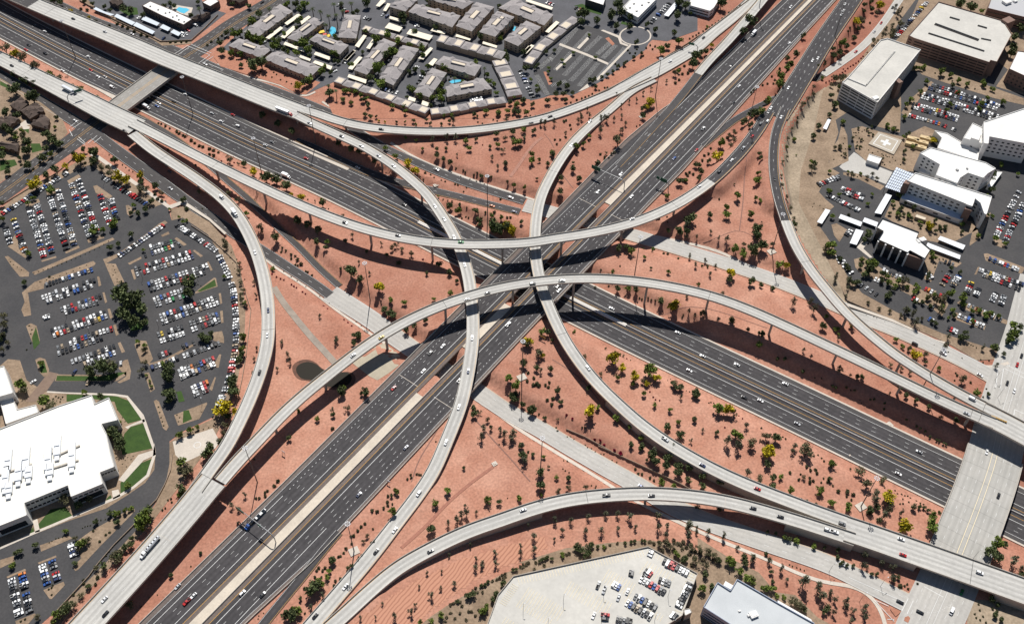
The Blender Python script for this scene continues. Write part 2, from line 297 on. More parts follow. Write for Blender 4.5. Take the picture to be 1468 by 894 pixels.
F1W = Path([(-60,72,.05,11),(-20,95,.05,11),(0,107,.05,11),(28.6,124,.05,11),(57,143,.05,11),(95,166,.05,12),(133.5,190.5,.05,12),(171.7,219,.05,12),(210,246,0,12),(248,274.4,-.3,12),(268.6,289,-.6,11),(316,321,-1.5,10.5),(347,341,-2.1,10),(381,362,-2.8,9.5),(411.7,382,-3.5,9.2),(450,406.5,-4.3,9),(473,423,-4.7,9)])
F1C = Path([(473,420,-4.7,17),(500,437,-5,17),(530,456,-5.2,16.5),(560,478,-5.3,16)])
F1X = Path([(196,165,-6.9,5.5),(210,173,-6.85,6),(248,196,-6.6,6.2),(285,224,-6.2,6.2),(329.6,262,-5.8,6.2),(354.4,283,-5.5,6.2),(377,305,-5.3,6.2),(402,329,-5.2,6.2),(431,356,-5,6.2),(459,385,-4.9,6.2),(487,410,-4.85,6.2)])
F2W = Path([(20,-28,.05,10),(60,-6,.05,10),(91.6,9.5,.05,10),(133.5,28.6,.05,10),(191,49.6,.05,10.5),(234.6,66,.05,11),(268,79,.05,11),(303,95,.05,11),(354.4,116,.05,11),(402,133.5,.05,11),(446,150.7,.05,10.5),(478.4,165,0,10),(508.6,186,-.6,9.5),(537,204.5,-1.4,9.2),(566,219,-2.2,9.2),(594.4,231.5,-3,9.2),(623,244,-3.7,9.2),(661,259,-4.4,9.2),(709,275,-5,9.2),(752,288,-5.2,9.2)])
F2C = Path([(752,294,-5.3,15.5),(790,304,-5.4,15),(838,317,-5.5,14.5)])
F2X = Path([(425,200,-6.95,5),(440,206,-6.95,6.5),(480,225,-6.9,8),(518,243,-6.6,8.5),(566,259.5,-6.2,8.5),(623,273.5,-5.8,8.5),(671,285,-5.5,8.5),(718,297,-5.4,8.5),(745,303.5,-5.35,8.5)])
STW = Path([(430,-28,.10,22),(389,4,.10,22),(335,35,.10,22),(297,62,.10,22),(268,80,.10,22),(229,108.5,.10,22),(171.7,151,.10,22),(118,192,.10,22),(95,209.6,.10,22),(57,236,.10,22),(19,265,.10,22),(-30,300,.10,22)])
STE = Path([(1490,400,.10,30),(1482,440,.10,32),(1474,480,.10,34),(1462,520,.10,35),(1450,560,.10,36),(1436,607,.10,36),(1424,660,.10,36),(1404,720,.10,36),(1380,782,.10,36),(1357,840,.10,36),(1337,885,.10,36),(1322,920,.10,36)])
# freeway A (under the flyovers, running from the lower left to the upper right) has a straight axis
A0 = G(299.2, 894, ZA); A1 = G(1169.5, 0, ZA); AD = (A1 - A0) / np.linalg.norm(A1 - A0); AN = np.array([-AD[1], AD[0]])
def A_at(s, off, z=ZA): return np.array([*(A0 + AD * s + AN * off), z])
def A_shift(s): return np.interp(s, [0, 450, 600, 660, 870, 1000], [0, 0, -1.6, -2.4, -3.9, -4.6])
def A_s(px, py): return float((G(px, py, ZA) - A0) @ AD)
# freeway B (sunken), its axis is the median barrier
BX = Path([(-60,-8,ZB,0),(0,26.7,ZB,0),(54,55,ZB,0),(107,82.5,ZB,0),(187,122,ZB,0),(276,165,ZB,0),(362,206.7,ZB,0),(445,243,ZB,0),(520,278,ZB,0),(571.6,304,ZB,0),(619,328,ZB,0),(672.6,355,ZB,0),(720.3,379,ZB,0),(813.5,425,ZB,0),(886,461,ZB,0),(943,488.5,ZB,0),(1051.6,540.5,ZB,0),(1124,574.5,ZB,0),(1240,630.7,ZB,0),(1374,695,ZB,0),(1468,740,ZB,0),(1520,765,ZB,0)], 6.0)
for _ in range(25):
    q = BX.p.copy(); q[1:-1] = .25 * BX.p[:-2] + .5 * BX.p[1:-1] + .25 * BX.p[2:]; BX.p = q
BX = BX.sub(0, len(BX.p))
_d = np.gradient(BX.p[:, :2], axis=0); _d /= np.linalg.norm(_d, axis=1)[:, None]; BX.d = _d; BX.n = np.stack([-_d[:, 1], _d[:, 0]], 1)
BX.img = np.array([PX(*r[:3]) for r in BX.p])

# ------------------------------------------------------------------ the ground: one sheet, shaped by the roads cut into it or raised on it
CON = []       # (points xyz, half width, fall)
sA = np.arange(-80, 1060, 5.0)
gapA = (A_s(604, 553), A_s(868, 292))
for s in sA:
    pass
keep = [(s < gapA[0] - 2) or (s > gapA[1] + 2) for s in sA]
CON.append((np.array([A_at(s, 6.8 + A_shift(s) / 2, ZA - 0.45) for s, k in zip(sA, keep) if k]), 31.0, 14.0))
def con(path, dz=-0.4, extra=1.2, fall=10.0, zmax=None, i0=0, i1=None):
    p = path.p[i0:i1]
    if zmax is not None: p = p[p[:, 2] < zmax]
    if len(p): CON.append((np.column_stack([p[:, :2], p[:, 2] + dz]), float(np.mean(p[:, 3])) / 2 + extra, fall))
CON.append((BX.p[:, :3] + np.array([0, 0, -0.4]), 22.5, 20.0))
for q in (F2, F1, F1C, F2C): con(q, fall=12)
con(F1W, fall=9); con(F2W, fall=9); con(F1X, fall=7); con(F2X, fall=6)
for q in (F3, F3A, R8): con(q, fall=6)
con(R4A, fall=6); con(R6C, dz=-.5, fall=13, extra=.8); con(R6, dz=-.5, fall=13, zmax=9.2, extra=.4)
i_ = R2M.near_px(1023, 257); con(R2M, dz=-.5, fall=13, i0=i_, extra=.4)
# the carriageway's embankment stops where the concrete ramp passes under it
CON = [c for c in CON]
con(R1A, fall=8, zmax=1.6); con(R1B, fall=6, zmax=1.6); con(R5, fall=6, zmax=1.3); con(R7, fall=7, zmax=1.6)
GX = np.concatenate([[-6000, -3000, -1600], np.arange(-900, 900.1, 3.5), [1600, 3000, 6000]])
GY = np.concatenate([[-3000, -600], np.arange(150, 1330.1, 3.5), [2200, 4000, 9000]])
XX, YY = np.meshgrid(GX, GY)
def raw_terrain(X, Y):
    shp = X.shape; X = X.ravel().astype(np.float32); Y = Y.ravel().astype(np.float32)
    num = np.zeros(len(X)); den = np.zeros(len(X)); base = np.ones(len(X))
    under = np.full(len(X), np.inf)
    for k, (P, hw, fall) in enumerate(CON):
        lo = P[:, :2].min(0) - hw - fall; hi = P[:, :2].max(0) + hw + fall
        ix = np.nonzero((X > lo[0]) & (X < hi[0]) & (Y > lo[1]) & (Y < hi[1]))[0]
        if len(ix) == 0: continue
        best = np.full(len(ix), 1e12); zz = np.zeros(len(ix))
        for c in range(0, len(ix), 20000):
            jj = ix[c:c + 20000]
            d2 = (X[jj][:, None] - P[None, :, 0].astype(np.float32)) ** 2 + (Y[jj][:, None] - P[None, :, 1].astype(np.float32)) ** 2
            a = d2.argmin(1); best[c:c + 20000] = d2[np.arange(len(jj)), a]; zz[c:c + 20000] = P[a, 2]
        d = np.sqrt(best); t = np.clip((d - hw) / fall, 0, 1); t = t * t * (3 - 2 * t)
        u = (1 - t) ** 2 / (t + 0.004)
        num[ix] += u * zz; den[ix] += u; base[ix] *= t
        m = t <= 0.02
        under[ix[m]] = np.minimum(under[ix[m]], zz[m])
    z = num / (den + base * 1.0)
    z = np.where(np.isfinite(under), np.minimum(z, under), z)
    return z.reshape(shp)
ZZ = raw_terrain(XX, YY)
_rs = np.random.RandomState(3)
def fbm(X, Y):
    a = np.zeros_like(X, dtype=float)
    for i, (wl, am) in enumerate(((70, .25), (31, .14), (14, .07))):
        for k in range(3):
            th = _rs.rand() * 6.28; a += am / 2 * np.sin((X * cos(th) + Y * sin(th)) * 2 * pi / wl + _rs.rand() * 6.28)
    return a
ZZ = ZZ - 0.12
def terr(x, y):
    i = np.clip((np.asarray(x, float) - GX[3]) / 3.5, 0, len(GX) - 8.001); j = np.clip((np.asarray(y, float) - GY[2]) / 3.5, 0, len(GY) - 7.001)
    i0 = np.floor(i).astype(int); j0 = np.floor(j).astype(int); a = i - i0; b = j - j0; I = i0 + 3; J = j0 + 2
    return (ZZ[J, I] * (1 - a) * (1 - b) + ZZ[J, I + 1] * a * (1 - b) + ZZ[J + 1, I] * (1 - a) * b + ZZ[J + 1, I + 1] * a * b)
def GT(px, py, up=0.0):
    z = 0.0
    for _ in range(8):
        p = G(px, py, z + up); z = 0.5 * z + 0.5 * float(terr(*p))
    p = G(px, py, z + up); return np.array([p[0], p[1], float(terr(*p))])
nx_, ny_ = len(GX), len(GY)
gv = np.column_stack([XX.ravel(), YY.ravel(), ZZ.ravel()])
ii = (np.arange(ny_ - 1)[:, None] * nx_ + np.arange(nx_ - 1)[None, :]).ravel()
gf = np.column_stack([ii, ii + 1, ii + nx_ + 1, ii + nx_])
me = bpy.data.meshes.new("ground"); me.vertices.add(len(gv)); me.vertices.foreach_set("co", gv.ravel().astype(np.float32))
me.loops.add(len(gf) * 4); me.polygons.add(len(gf)); me.loops.foreach_set("vertex_index", gf.ravel().astype(np.int32))
me.polygons.foreach_set("loop_start", np.arange(0, len(gf) * 4, 4, dtype=np.int32)); me.polygons.foreach_set("loop_total", np.full(len(gf), 4, dtype=np.int32))
me.polygons.foreach_set("use_smooth", np.ones(len(gf), dtype=bool))
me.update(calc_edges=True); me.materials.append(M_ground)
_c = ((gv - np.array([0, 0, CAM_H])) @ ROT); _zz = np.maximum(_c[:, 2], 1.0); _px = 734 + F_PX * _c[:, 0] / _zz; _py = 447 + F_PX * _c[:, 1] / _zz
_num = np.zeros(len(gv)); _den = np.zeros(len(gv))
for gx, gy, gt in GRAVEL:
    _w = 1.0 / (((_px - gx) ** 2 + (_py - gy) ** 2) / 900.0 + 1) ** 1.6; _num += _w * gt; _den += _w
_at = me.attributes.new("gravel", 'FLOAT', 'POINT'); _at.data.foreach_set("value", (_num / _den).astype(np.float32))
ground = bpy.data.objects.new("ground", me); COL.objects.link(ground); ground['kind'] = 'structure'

# ------------------------------------------------------------------ road builders
def ribbon(name, path, mt, skirt=0.9, w=None, dz=0.0, parent=None):
    hw = (path.p[:, 3] if w is None else np.full(len(path.p), w)) / 2
    top_l, top_r = path.at(hw, dz), path.at(-hw, dz)
    lo_l, lo_r = path.at(hw + .05, dz - skirt), path.at(-hw - .05, dz - skirt)
    return loft(name, [lo_l, top_l, top_r, lo_r], [mt, M_kerb], parent, [1, 0, 1], [hw, hw, -hw, -hw], path)
def stripe(mb, path, off, width=0.2, dz=0.012, dash=None, i0=0, i1=None, mi=0):
    """a painted line along the path at offset `off`; dash = (painted, period) metres"""
    n = len(path.p); i1 = n if i1 is None else i1
    S = path.s
    if dash is None:
        a = path.at(np.asarray(off) + width / 2, dz)[i0:i1]; b = path.at(np.asarray(off) - width / 2, dz)[i0:i1]
        k = len(a); mb.add(list(a) + list(b), [(j, j + 1, k + j + 1, k + j) for j in range(k - 1)], mi)
    else:
        offs = np.broadcast_to(np.asarray(off, float), (n,))
        s = S[i0] + rnd.random() * 3
        while s + dash[0] < S[i1 - 1]:
            q = []
            for t in (s, s + dash[0]):
                c = [np.interp(t, S, path.p[:, k]) for k in range(3)]; dd = [np.interp(t, S, path.n[:, k]) for k in range(2)]; o = np.interp(t, S, offs)
                for e in (o + width / 2, o - width / 2): q.append((c[0] + dd[0] * e, c[1] + dd[1] * e, c[2] + dz))
            mb.add(q, [(0, 1, 3, 2)], mi); s += dash[1]

PAINT = [M_white, M_yel, M_ywht]
def road(name, path, mt, yel=0, edge=0.45, dashes=(), skirt=0.9, double=False):
    o = struct(ribbon(name, path, mt, skirt)); mb = MB(); hw = path.p[:, 3] / 2
    if edge:
        stripe(mb, path, hw - edge, .16, mi=1 if yel > 0 else 0); stripe(mb, path, -hw + edge, .16, mi=1 if yel < 0 else 0)
    for d in dashes: stripe(mb, path, hw * d, .18, dash=(3.2, 12.2))
    if mb.v: mb.build("lane_lines", PAINT, o)
    return o

PIER_N = [0]
def ramp(name, label, path, piers=(), yel=1, dashes=(), wallh=3.2, deck_mat=None, wall=True, side=(True, True), cap=True, left_open=None, right_open=None, girder=True, wallr=None):
    """an elevated ramp: box girder deck, a parapet each side, columns, retaining walls near its ends"""
    deck_mat = deck_mat or M_conc
    mid = path.p[len(path.p) // 2]
    root = empty(name, (0, 0, 0), label, "flyover ramp")
    root.location = (float(mid[0]), float(mid[1]), float(terr(mid[0], mid[1])))
    bpy_loc = np.array(root.location)
    def L(a): return a - bpy_loc
    w = path.p[:, 3]; hw = w / 2; hg = np.minimum(hw * .55, hw - 1.6)
    P = lambda o, dz: L(path.at(o, dz))
    if girder:
        secs = [P(hw, -.35), P(hw, 0), P(-hw, 0), P(-hw, -.35), P(-hg - .3, -.7), P(-hg, -2.1), P(hg, -2.1), P(hg + .3, -.7)]
    else:
        secs = [P(hw, -.6), P(hw, 0), P(-hw, 0), P(-hw, -.6)]
    u = [hw, hw, -hw, -hw] + ([-hg, -hg, hg, hg] if girder else [])
    loft("deck", secs, [deck_mat, M_wall], root, [1, 0] + [1] * (len(secs) - 2), u, path, closed=True)
    for sg, rng in ((1, left_open), (-1, right_open)):
        i0, i1 = (0, len(path.p)) if rng is None else rng
        a = [P(sg * (hw + .02), -.5), P(sg * (hw + .02), 1.15), P(sg * (hw - .25), 1.15), P(sg * (hw - .32), .004)]
        loft("parapet", [q[i0:i1] for q in a], [M_para], root)
    mb = MB(); hh = hw - 0.9
    stripe(mb, path, hh, .17, mi=1 if yel > 0 else 0); stripe(mb, path, -hh, .17, mi=1 if yel < 0 else 0)
    for d in dashes: stripe(mb, path, hw * d, .18, dash=(3.0, 12.2))
    mb.v = [tuple(np.array(v) - bpy_loc) for v in mb.v]
    mb.build("lane_lines", PAINT, root)
    tz = terr(path.p[:, 0], path.p[:, 1])
    if wall:
        low = (path.p[:, 2] - tz) < wallh
        if wallr is not None:
            low = np.zeros(len(path.p), bool)
            for a_, b_ in wallr:
                k0, k1 = sorted((path.near_px(*a_), path.near_px(*b_))); low[k0:k1 + 1] = True
        i = 0; n = len(low)
        while i < n:
            if low[i]:
                j = i
                while j < n and low[j]: j += 1
                if j - i > 2:
                    for sg in (1, -1):
                        o = sg * (hw - .12); tp = P(o, -.3)[i:j]; bt = tp.copy()
                        g = path.at(o)[i:j]; bt[:, 2] = terr(g[:, 0], g[:, 1]) - 1.5 - bpy_loc[2]
                        loft("retaining_wall", [bt, tp], [M_wall], root)
                    if j < n:
                        e = [P(hw - .12, -.3)[j - 1], P(-hw + .12, -.3)[j - 1]]; f = [q.copy() for q in e]
                        for q in f: q[2] = tz[j - 1] - 2 - bpy_loc[2]
                        link("abutment", [f[0], e[0], e[1], f[1]], [(0, 1, 2, 3)], M_wall, root)
                    if i > 0:
                        e = [P(hw - .12, -.3)[i], P(-hw + .12, -.3)[i]]; f = [q.copy() for q in e]
                        for q in f: q[2] = tz[i] - 2 - bpy_loc[2]
                        link("abutment", [f[0], e[0], e[1], f[1]], [(0, 1, 2, 3)], M_wall, root)
                i = j
            else: i += 1
    for pr in piers:
        i = path.near_px(*pr[:2]); c = path.p[i]; z0 = float(terr(c[0], c[1])) - .6; z1 = c[2] - 2.0
        if z1 - z0 < 1.5: continue
        ang = math.atan2(path.d[i][1], path.d[i][0]); mb = MB()
        # flared column: tapered shaft that widens across the deck at its head
        wid = max(3.0, c[3] * .3); hcap = min(3.2, (z1 - z0) * .45)
        n = 10
        def ring(z, a, b):
            r = []
            for k in range(n):
                t = 2 * pi * k / n; x, y = a * cos(t), b * sin(t)
                x = max(-a * .86, min(a * .86, x)); y = max(-b * .86, min(b * .86, y))
                r.append((c[0] + x * cos(ang) - y * sin(ang) - bpy_loc[0], c[1] + x * sin(ang) + y * cos(ang) - bpy_loc[1], z - bpy_loc[2]))
            return r
        rs = [ring(z0, 1.0, wid * .36), ring(z1 - hcap, 1.0, wid * .36), ring(z1 - hcap * .4, 1.05, wid * .52), ring(z1, 1.1, wid * .72)]
        vs = sum(rs, []); fs = []
        for q in range(3):
            for k in range(n): fs.append((q * n + k, q * n + (k + 1) % n, (q + 1) * n + (k + 1) % n, (q + 1) * n + k))
        mb.add(vs, fs); mb.build("column", M_wall, root)
    jm = MB()
    for j_, pr in enumerate(piers):
        if j_ % 2: continue
        i = path.near_px(*pr[:2]); c = path.p[i]; e = path.n[i] * (c[3] / 2 - .4); t = path.d[i] * .16
        jm.add([(*(c[:2] + e + t), c[2] + .016), (*(c[:2] - e + t), c[2] + .016), (*(c[:2] - e - t), c[2] + .016), (*(c[:2] + e - t), c[2] + .016)], [(0, 1, 2, 3)])
        jm.v = jm.v[:-4] + [tuple(np.array(v) - bpy_loc) for v in jm.v[-4:]]
    if jm.v:
        for k in range(0, len(jm.v), 4): link("expansion_joint", jm.v[k:k + 4], [(0, 1, 2, 3)], M_para if (k // 4) % 2 else M_dark2, root)
    return root
# ------------------------------------------------------------------ freeway B in its trench
def BXs(off, dz=0.0): return BX.at(off, dz)
onesB = np.ones(len(BX.p))
offs = [23.0, 20.6, 17.6, 0.35]
fb = struct(loft("sunken_freeway", [BXs(21.6, -.8), BXs(21.5, 0), BXs(-21.5, 0), BXs(-21.6, -.8)], [M_asph, M_kerb], None, [1, 0, 1], [21.5, 21.5, -21.5, -21.5], BX))
mb = MB()
for o, mi, wd, dash in ((3.0, 1, .22, None), (-3.3, 1, .22, None), (6.7, 0, .3, None), (-7.1, 0, .3, None), (10.4, 0, .16, (3.0, 12.2)), (14.05, 0, .16, (3.0, 12.2)),
                        (-10.8, 0, .16, (3.0, 12.2)), (-14.5, 0, .16, (3.0, 12.2)), (17.6, 0, .22, None), (-18.2, 0, .22, None)):
    stripe(mb, BX, o, wd, dash=dash, mi=mi)
mb.build("lane_lines", PAINT, fb)
shoulder = MB()
for a, b in ((17.9, 21.4), (-18.5, -21.4)):
    p, q = BXs(a, .006), BXs(b, .006); k = len(p); shoulder.add(list(p) + list(q), [(j, j + 1, k + j + 1, k + j) for j in range(k - 1)])
shoulder.build("shoulder", M_asph2, fb)
for nm, sg in (("upper", 1), ("lower", -1)):
    o = sg * 22.0
    s_ = loft("kerb_strip", [BXs(o + sg * .9, -.7), BXs(o + sg * .9, .08), BXs(o - sg * .45, .08), BXs(o - sg * .45, -.2)], [M_walk]); struct(s_)
root = empty("median_barrier", (0, 0, ZB), "long concrete median barrier down the middle of the sunken freeway", "barrier")
zb = np.array([0, 0, ZB])
loft("wall", [BXs(.42, 0) - zb, BXs(.16, 1.05) - zb, BXs(-.16, 1.05) - zb, BXs(-.42, 0) - zb], [mat("barrier_white", (.66, .63, .58), .85, fine=.08)], root)
i0, i1 = BX.near_px(598, 318), BX.near_px(905, 470)
loft("concrete_cap", [BXs(1.6, .02)[i0:i1] - zb, BXs(1.35, .75)[i0:i1] - zb, BXs(-1.35, .75)[i0:i1] - zb, BXs(-1.6, .02)[i0:i1] - zb], [mat("barrier_white", (.66, .63, .58))], root)
# gore paint and paved gores beside freeway B
def patch(name, poly, mt, z=0.0, depth=0.6, kerb=None, sideM=None, parent=None, kind='structure'):
    """a flat slab whose outline (pixels of the photograph) is taken at level z"""
    pts = ccw([tuple(G(x, y, z)) for x, y in poly]); m = MB(); m.prism(pts, z - depth, z, 1, 0)
    o = m.build(name, [mt, sideM or M_kerb], parent)
    if kind: o['kind'] = kind
    return o
patch("paved_gore", T(240, 160, [(900, 225), (935, 240), (1370, 425), (1350, 440), (1100, 330)]), M_walk, ZB + .03, .2)
patch("paved_gore", T(0, 0, [(620, 610), (690, 640), (880, 725), (850, 745)]), M_walk, ZB + .03, .2)

# ------------------------------------------------------------------ freeway A (crosses over freeway B and the two cross roads on bridges)
sv = np.arange(-70, 1010, 6.0)
class Axis: pass
def Aline(offs, dz=0.0): return np.array([A_at(s, o, ZA + dz) for s, o in zip(sv, offs)])
AX = Path.__new__(Path); AX.name = "A"; AX.p = np.column_stack([Aline(np.zeros(len(sv))), np.zeros(len(sv))]); AX.d = np.tile(AD, (len(sv), 1)); AX.n = np.tile(AN, (len(sv), 1)); AX.s = sv - sv[0]
AX.img = np.array([PX(*r[:3]) for r in AX.p])
sh = A_shift(sv); k_l = np.interp(sv, [0, 450, 660, 870], [1, 1, .97, .93])
L_edge = np.interp(sv, [-70, 100, 200, 330, 430, 500, 545, 600, 640, 1010], [34.4, 33.8, 34.8, 36.3, 37.0, 38.8, 39.2, 35.5, 29.0, 26.6])
R_edge = np.interp(sv, [-70, 20, 70, 120, 300, 420, 540, 600, 700, 800, 1010], [-14.0, -18.0, -22.2, -22.0, -21.0, -21.4, -23.4, -21.8, -20.0, -18.0, -15.5])
Lb = 3.3 + np.interp(sv, [0, 500, 870], [0, 0.2, -.8]); Lc = 10.0 + sh
fa_l = struct(loft("freeway_bridge_carriageway", [Aline(L_edge, -1.5), Aline(L_edge), Aline(Lc), Aline(Lc, -1.5), Aline(L_edge * .5 + Lc * .5, -1.9)], [M_asph, M_wall], None, [1, 0, 1, 1, 1], [L_edge, L_edge, Lc, Lc, Lc], AX, closed=True))
fa_r = struct(loft("freeway_bridge_carriageway", [Aline(Lb, -1.5), Aline(Lb), Aline(R_edge), Aline(R_edge, -1.5), Aline(R_edge * .5 + Lb * .5, -1.9)], [M_asph, M_wall], None, [1, 0, 1, 1, 1], [Lb, Lb, R_edge, R_edge, R_edge], AX, closed=True))
def strip_on_A(name, a, b, mt, dz, parent, s0=None, s1=None):
    m = (sv >= (s0 if s0 is not None else -1e9)) & (sv <= (s1 if s1 is not None else 1e9))
    return loft(name, [Aline(a, dz)[m], Aline(b, dz)[m]], [mt], parent)
strip_on_A("shoulder", 13.0 + sh - .2, Lc + .02, M_shou, .006, fa_l)
strip_on_A("shoulder", L_edge - .02, np.maximum(31.0 + sh + .4, L_edge - 3.2), M_shou, .006, fa_l)
strip_on_A("shoulder", np.full(len(sv), .25), Lb - .02, M_shou, .006, fa_r)
strip_on_A("shoulder", R_edge + 1.9, R_edge + .02, M_shou, .006, fa_r)
for parent, lines in ((fa_l, ((13.0, 1, .24, None), (16.85, 0, .32, None), (20.3, 0, .16, (3.0, 12.2)), (23.95, 0, .16, (3.0, 12.2)), (27.5, 0, .3, (1.1, 3.66)), (31.0, 0, .22, None))),
                      (fa_r, ((0, 1, .24, None), (-3.55, 0, .32, None), (-7.3, 0, .16, (3.0, 12.2)), (-10.9, 0, .16, (3.0, 12.2)), (-14.5, 0, .3, (1.1, 3.66)), (-19.9, 0, .22, None)))):
    mb = MB(); n = len(sv)
    for o, mi, wd, dash in lines:
        off = np.full(n, o) + (sh if parent is fa_l else 0); i0, i1 = 0, n
        if o == 31.0: i1 = int(np.searchsorted(sv, 640)); 
        if o == 31.0: off = np.where(sv > 480, np.interp(sv, [480, 640], [31.0, 27.2]), off)
        if o == 27.5: i0 = int(np.searchsorted(sv, 95)); i1 = int(np.searchsorted(sv, 500)); 
        if o == -14.5: i0 = int(np.searchsorted(sv, 95)); i1 = int(np.searchsorted(sv, 480))
        if o == -19.9: off = np.maximum(off, R_edge + 2.2)
        stripe(mb, AX, off, wd, dash=dash, mi=mi, i0=i0, i1=i1)
    if parent is fa_l:      # solid line where the exit lane splits off, and at the upper end
        i0 = int(np.searchsorted(sv, 500)); stripe(mb, AX, np.full(n, 27.4) + sh * 1.1, .3, i0=i0, mi=0)
        stripe(mb, AX, np.full(n, 27.5), .3, i0=0, i1=int(np.searchsorted(sv, 95)), mi=0)
    else:
        stripe(mb, AX, np.full(n, -14.4), .3, i0=int(np.searchsorted(sv, 480)), mi=0)
        stripe(mb, AX, np.full(n, -12.9), .3, i0=0, i1=int(np.searchsorted(sv, 95)), mi=0)
    # bridge joints
    joints = MB()
    for px, py in ((590, 548), (838, 288)):
        s0 = A_s(px, py); a, b = ((13, 31) if parent is fa_l else (-19.5, -2.5))
        m2 = [A_at(s0 - .2, a, ZA + .016), A_at(s0 - .2, b, ZA + .016), A_at(s0 + .2, b, ZA + .016), A_at(s0 + .2, a, ZA + .016)]
        joints.add(m2, [(0, 1, 2, 3)], 0)
    joints.build("bridge_joint", M_walk, parent)
    mb.build("lane_lines", PAINT, parent)
# median: pale concrete fill except over the gaps between the bridges
g0, g1 = A_s(603, 556), A_s(664, 503); g2, g3 = A_s(726, 430), A_s(866, 296)
for nm, s0, s1 in (("a", -1e9, g0), ("b", g1, g2), ("c", g3, 1e9)):
    m = (sv >= s0) & (sv <= s1)
    st = loft("median_strip", [Aline(Lc + .02, -6.5)[m], Aline(Lc + .02, .04)[m], Aline(Lb - .02, .04)[m], Aline(Lb - .02, -6.5)[m]], [M_cmed]); struct(st)
root = empty("median_barrier", tuple(A_at(0, 3.3, ZA)), "dark edged concrete barrier along the pale median of the crossing freeway", "barrier"); rl = np.array(root.location)
loft("wall", [Aline(Lb + .35, 0) - rl, Aline(Lb + .15, 1.05) - rl, Aline(Lb - .15, 1.05) - rl, Aline(Lb - .35, 0) - rl], [M_para], root)
for nm, E, sg, lab in (("l", L_edge, 1, "concrete side parapet along the far side of the crossing freeway"), ("r", R_edge, -1, "concrete side parapet along the near side of the crossing freeway")):
    root = empty("side_barrier", tuple(A_at(300, E[0], ZA)), lab, "barrier"); rl = np.array(root.location)
    loft("wall", [Aline(E + sg * .5, -1.2) - rl, Aline(E + sg * .5, .9) - rl, Aline(E + sg * .15, .9) - rl, Aline(E - sg * .05, 0) - rl], [M_para], root)
# bridge columns and abutments below freeway A
for lab, s_c, z0 in (("frontage road below it, lower side", A_s(640, 520), -5.6), ("sunken freeway", A_s(735, 395), -7), ("frontage road below it, upper side", A_s(840, 312), -5.5)):
    for off in (14.0, 24.0, -4.0, -15.0):
        c = A_at(s_c, off, z0); m = MB(); m.cyl((0, 0, -.5), (0, 0, ZA - 1.6 - z0), .8, .8, 12)
        o = m.build("bridge_column", M_wall); o.location = tuple(c); tag(o, "round concrete column under the freeway bridge by the " + lab, "column", "columns under the freeway bridge")
for s_c, zb_, sg in ((gapA[0], -6, 1), (gapA[1], -6, -1)):
    for a, b in ((37.2, 10.0), (3.3, -21.2)):
        m = MB(); q = [A_at(s_c - 1.2 * sg, a), A_at(s_c - 1.2 * sg, b), A_at(s_c, b), A_at(s_c, a)]
        m.prism(ccw([tuple(v[:2]) for v in q]), zb_ - 2, ZA - 1.55); o = m.build("bridge_abutment", M_wall); o['kind'] = 'structure'

# ------------------------------------------------------------------ ordinary roads
road("frontage_road", F1W, M_asph2, dashes=(0.0,), yel=0)
road("frontage_road", F2W, M_asph2, dashes=(0.0,), yel=0)
road("exit_road", F1X, M_asph2, yel=1)
road("exit_road", F2X, M_asph2, dashes=(0.0,), yel=-1)
road("concrete_road", F1C, M_concr); road("concrete_road", F2C, M_concr)
road("concrete_road", F1, M_concr, dashes=(.34, -.34), yel=1)
road("concrete_road", F2, M_concr, dashes=(.34, -.34), yel=-1)
road("slip_road", F3, M_concr, yel=0); road("slip_road", F3A, M_asph, yel=1)
road("exit_road", R8, M_asph, yel=1)
road("slip_road", R4A, M_asph2, yel=1, skirt=2.5)
for nm, P_, lab in (("street_west", STW, "w"), ("street_east", STE, "e")):
    o = struct(ribbon("street", P_, M_asph2 if lab == "w" else M_concr, .5)); mb = MB()
    hw = float(P_.p[0, 3]) / 2
    for f in (.36, .68, -.36, -.68): stripe(mb, P_, P_.p[:, 3] / 2 * f, .16, dash=(3, 9))
    stripe(mb, P_, P_.p[:, 3] / 2 * .1, .22, mi=1 if lab == "w" else 0); stripe(mb, P_, -P_.p[:, 3] / 2 * .1, .22, mi=1 if lab == "w" else 0)
    mb.build("lane_lines", PAINT, o)
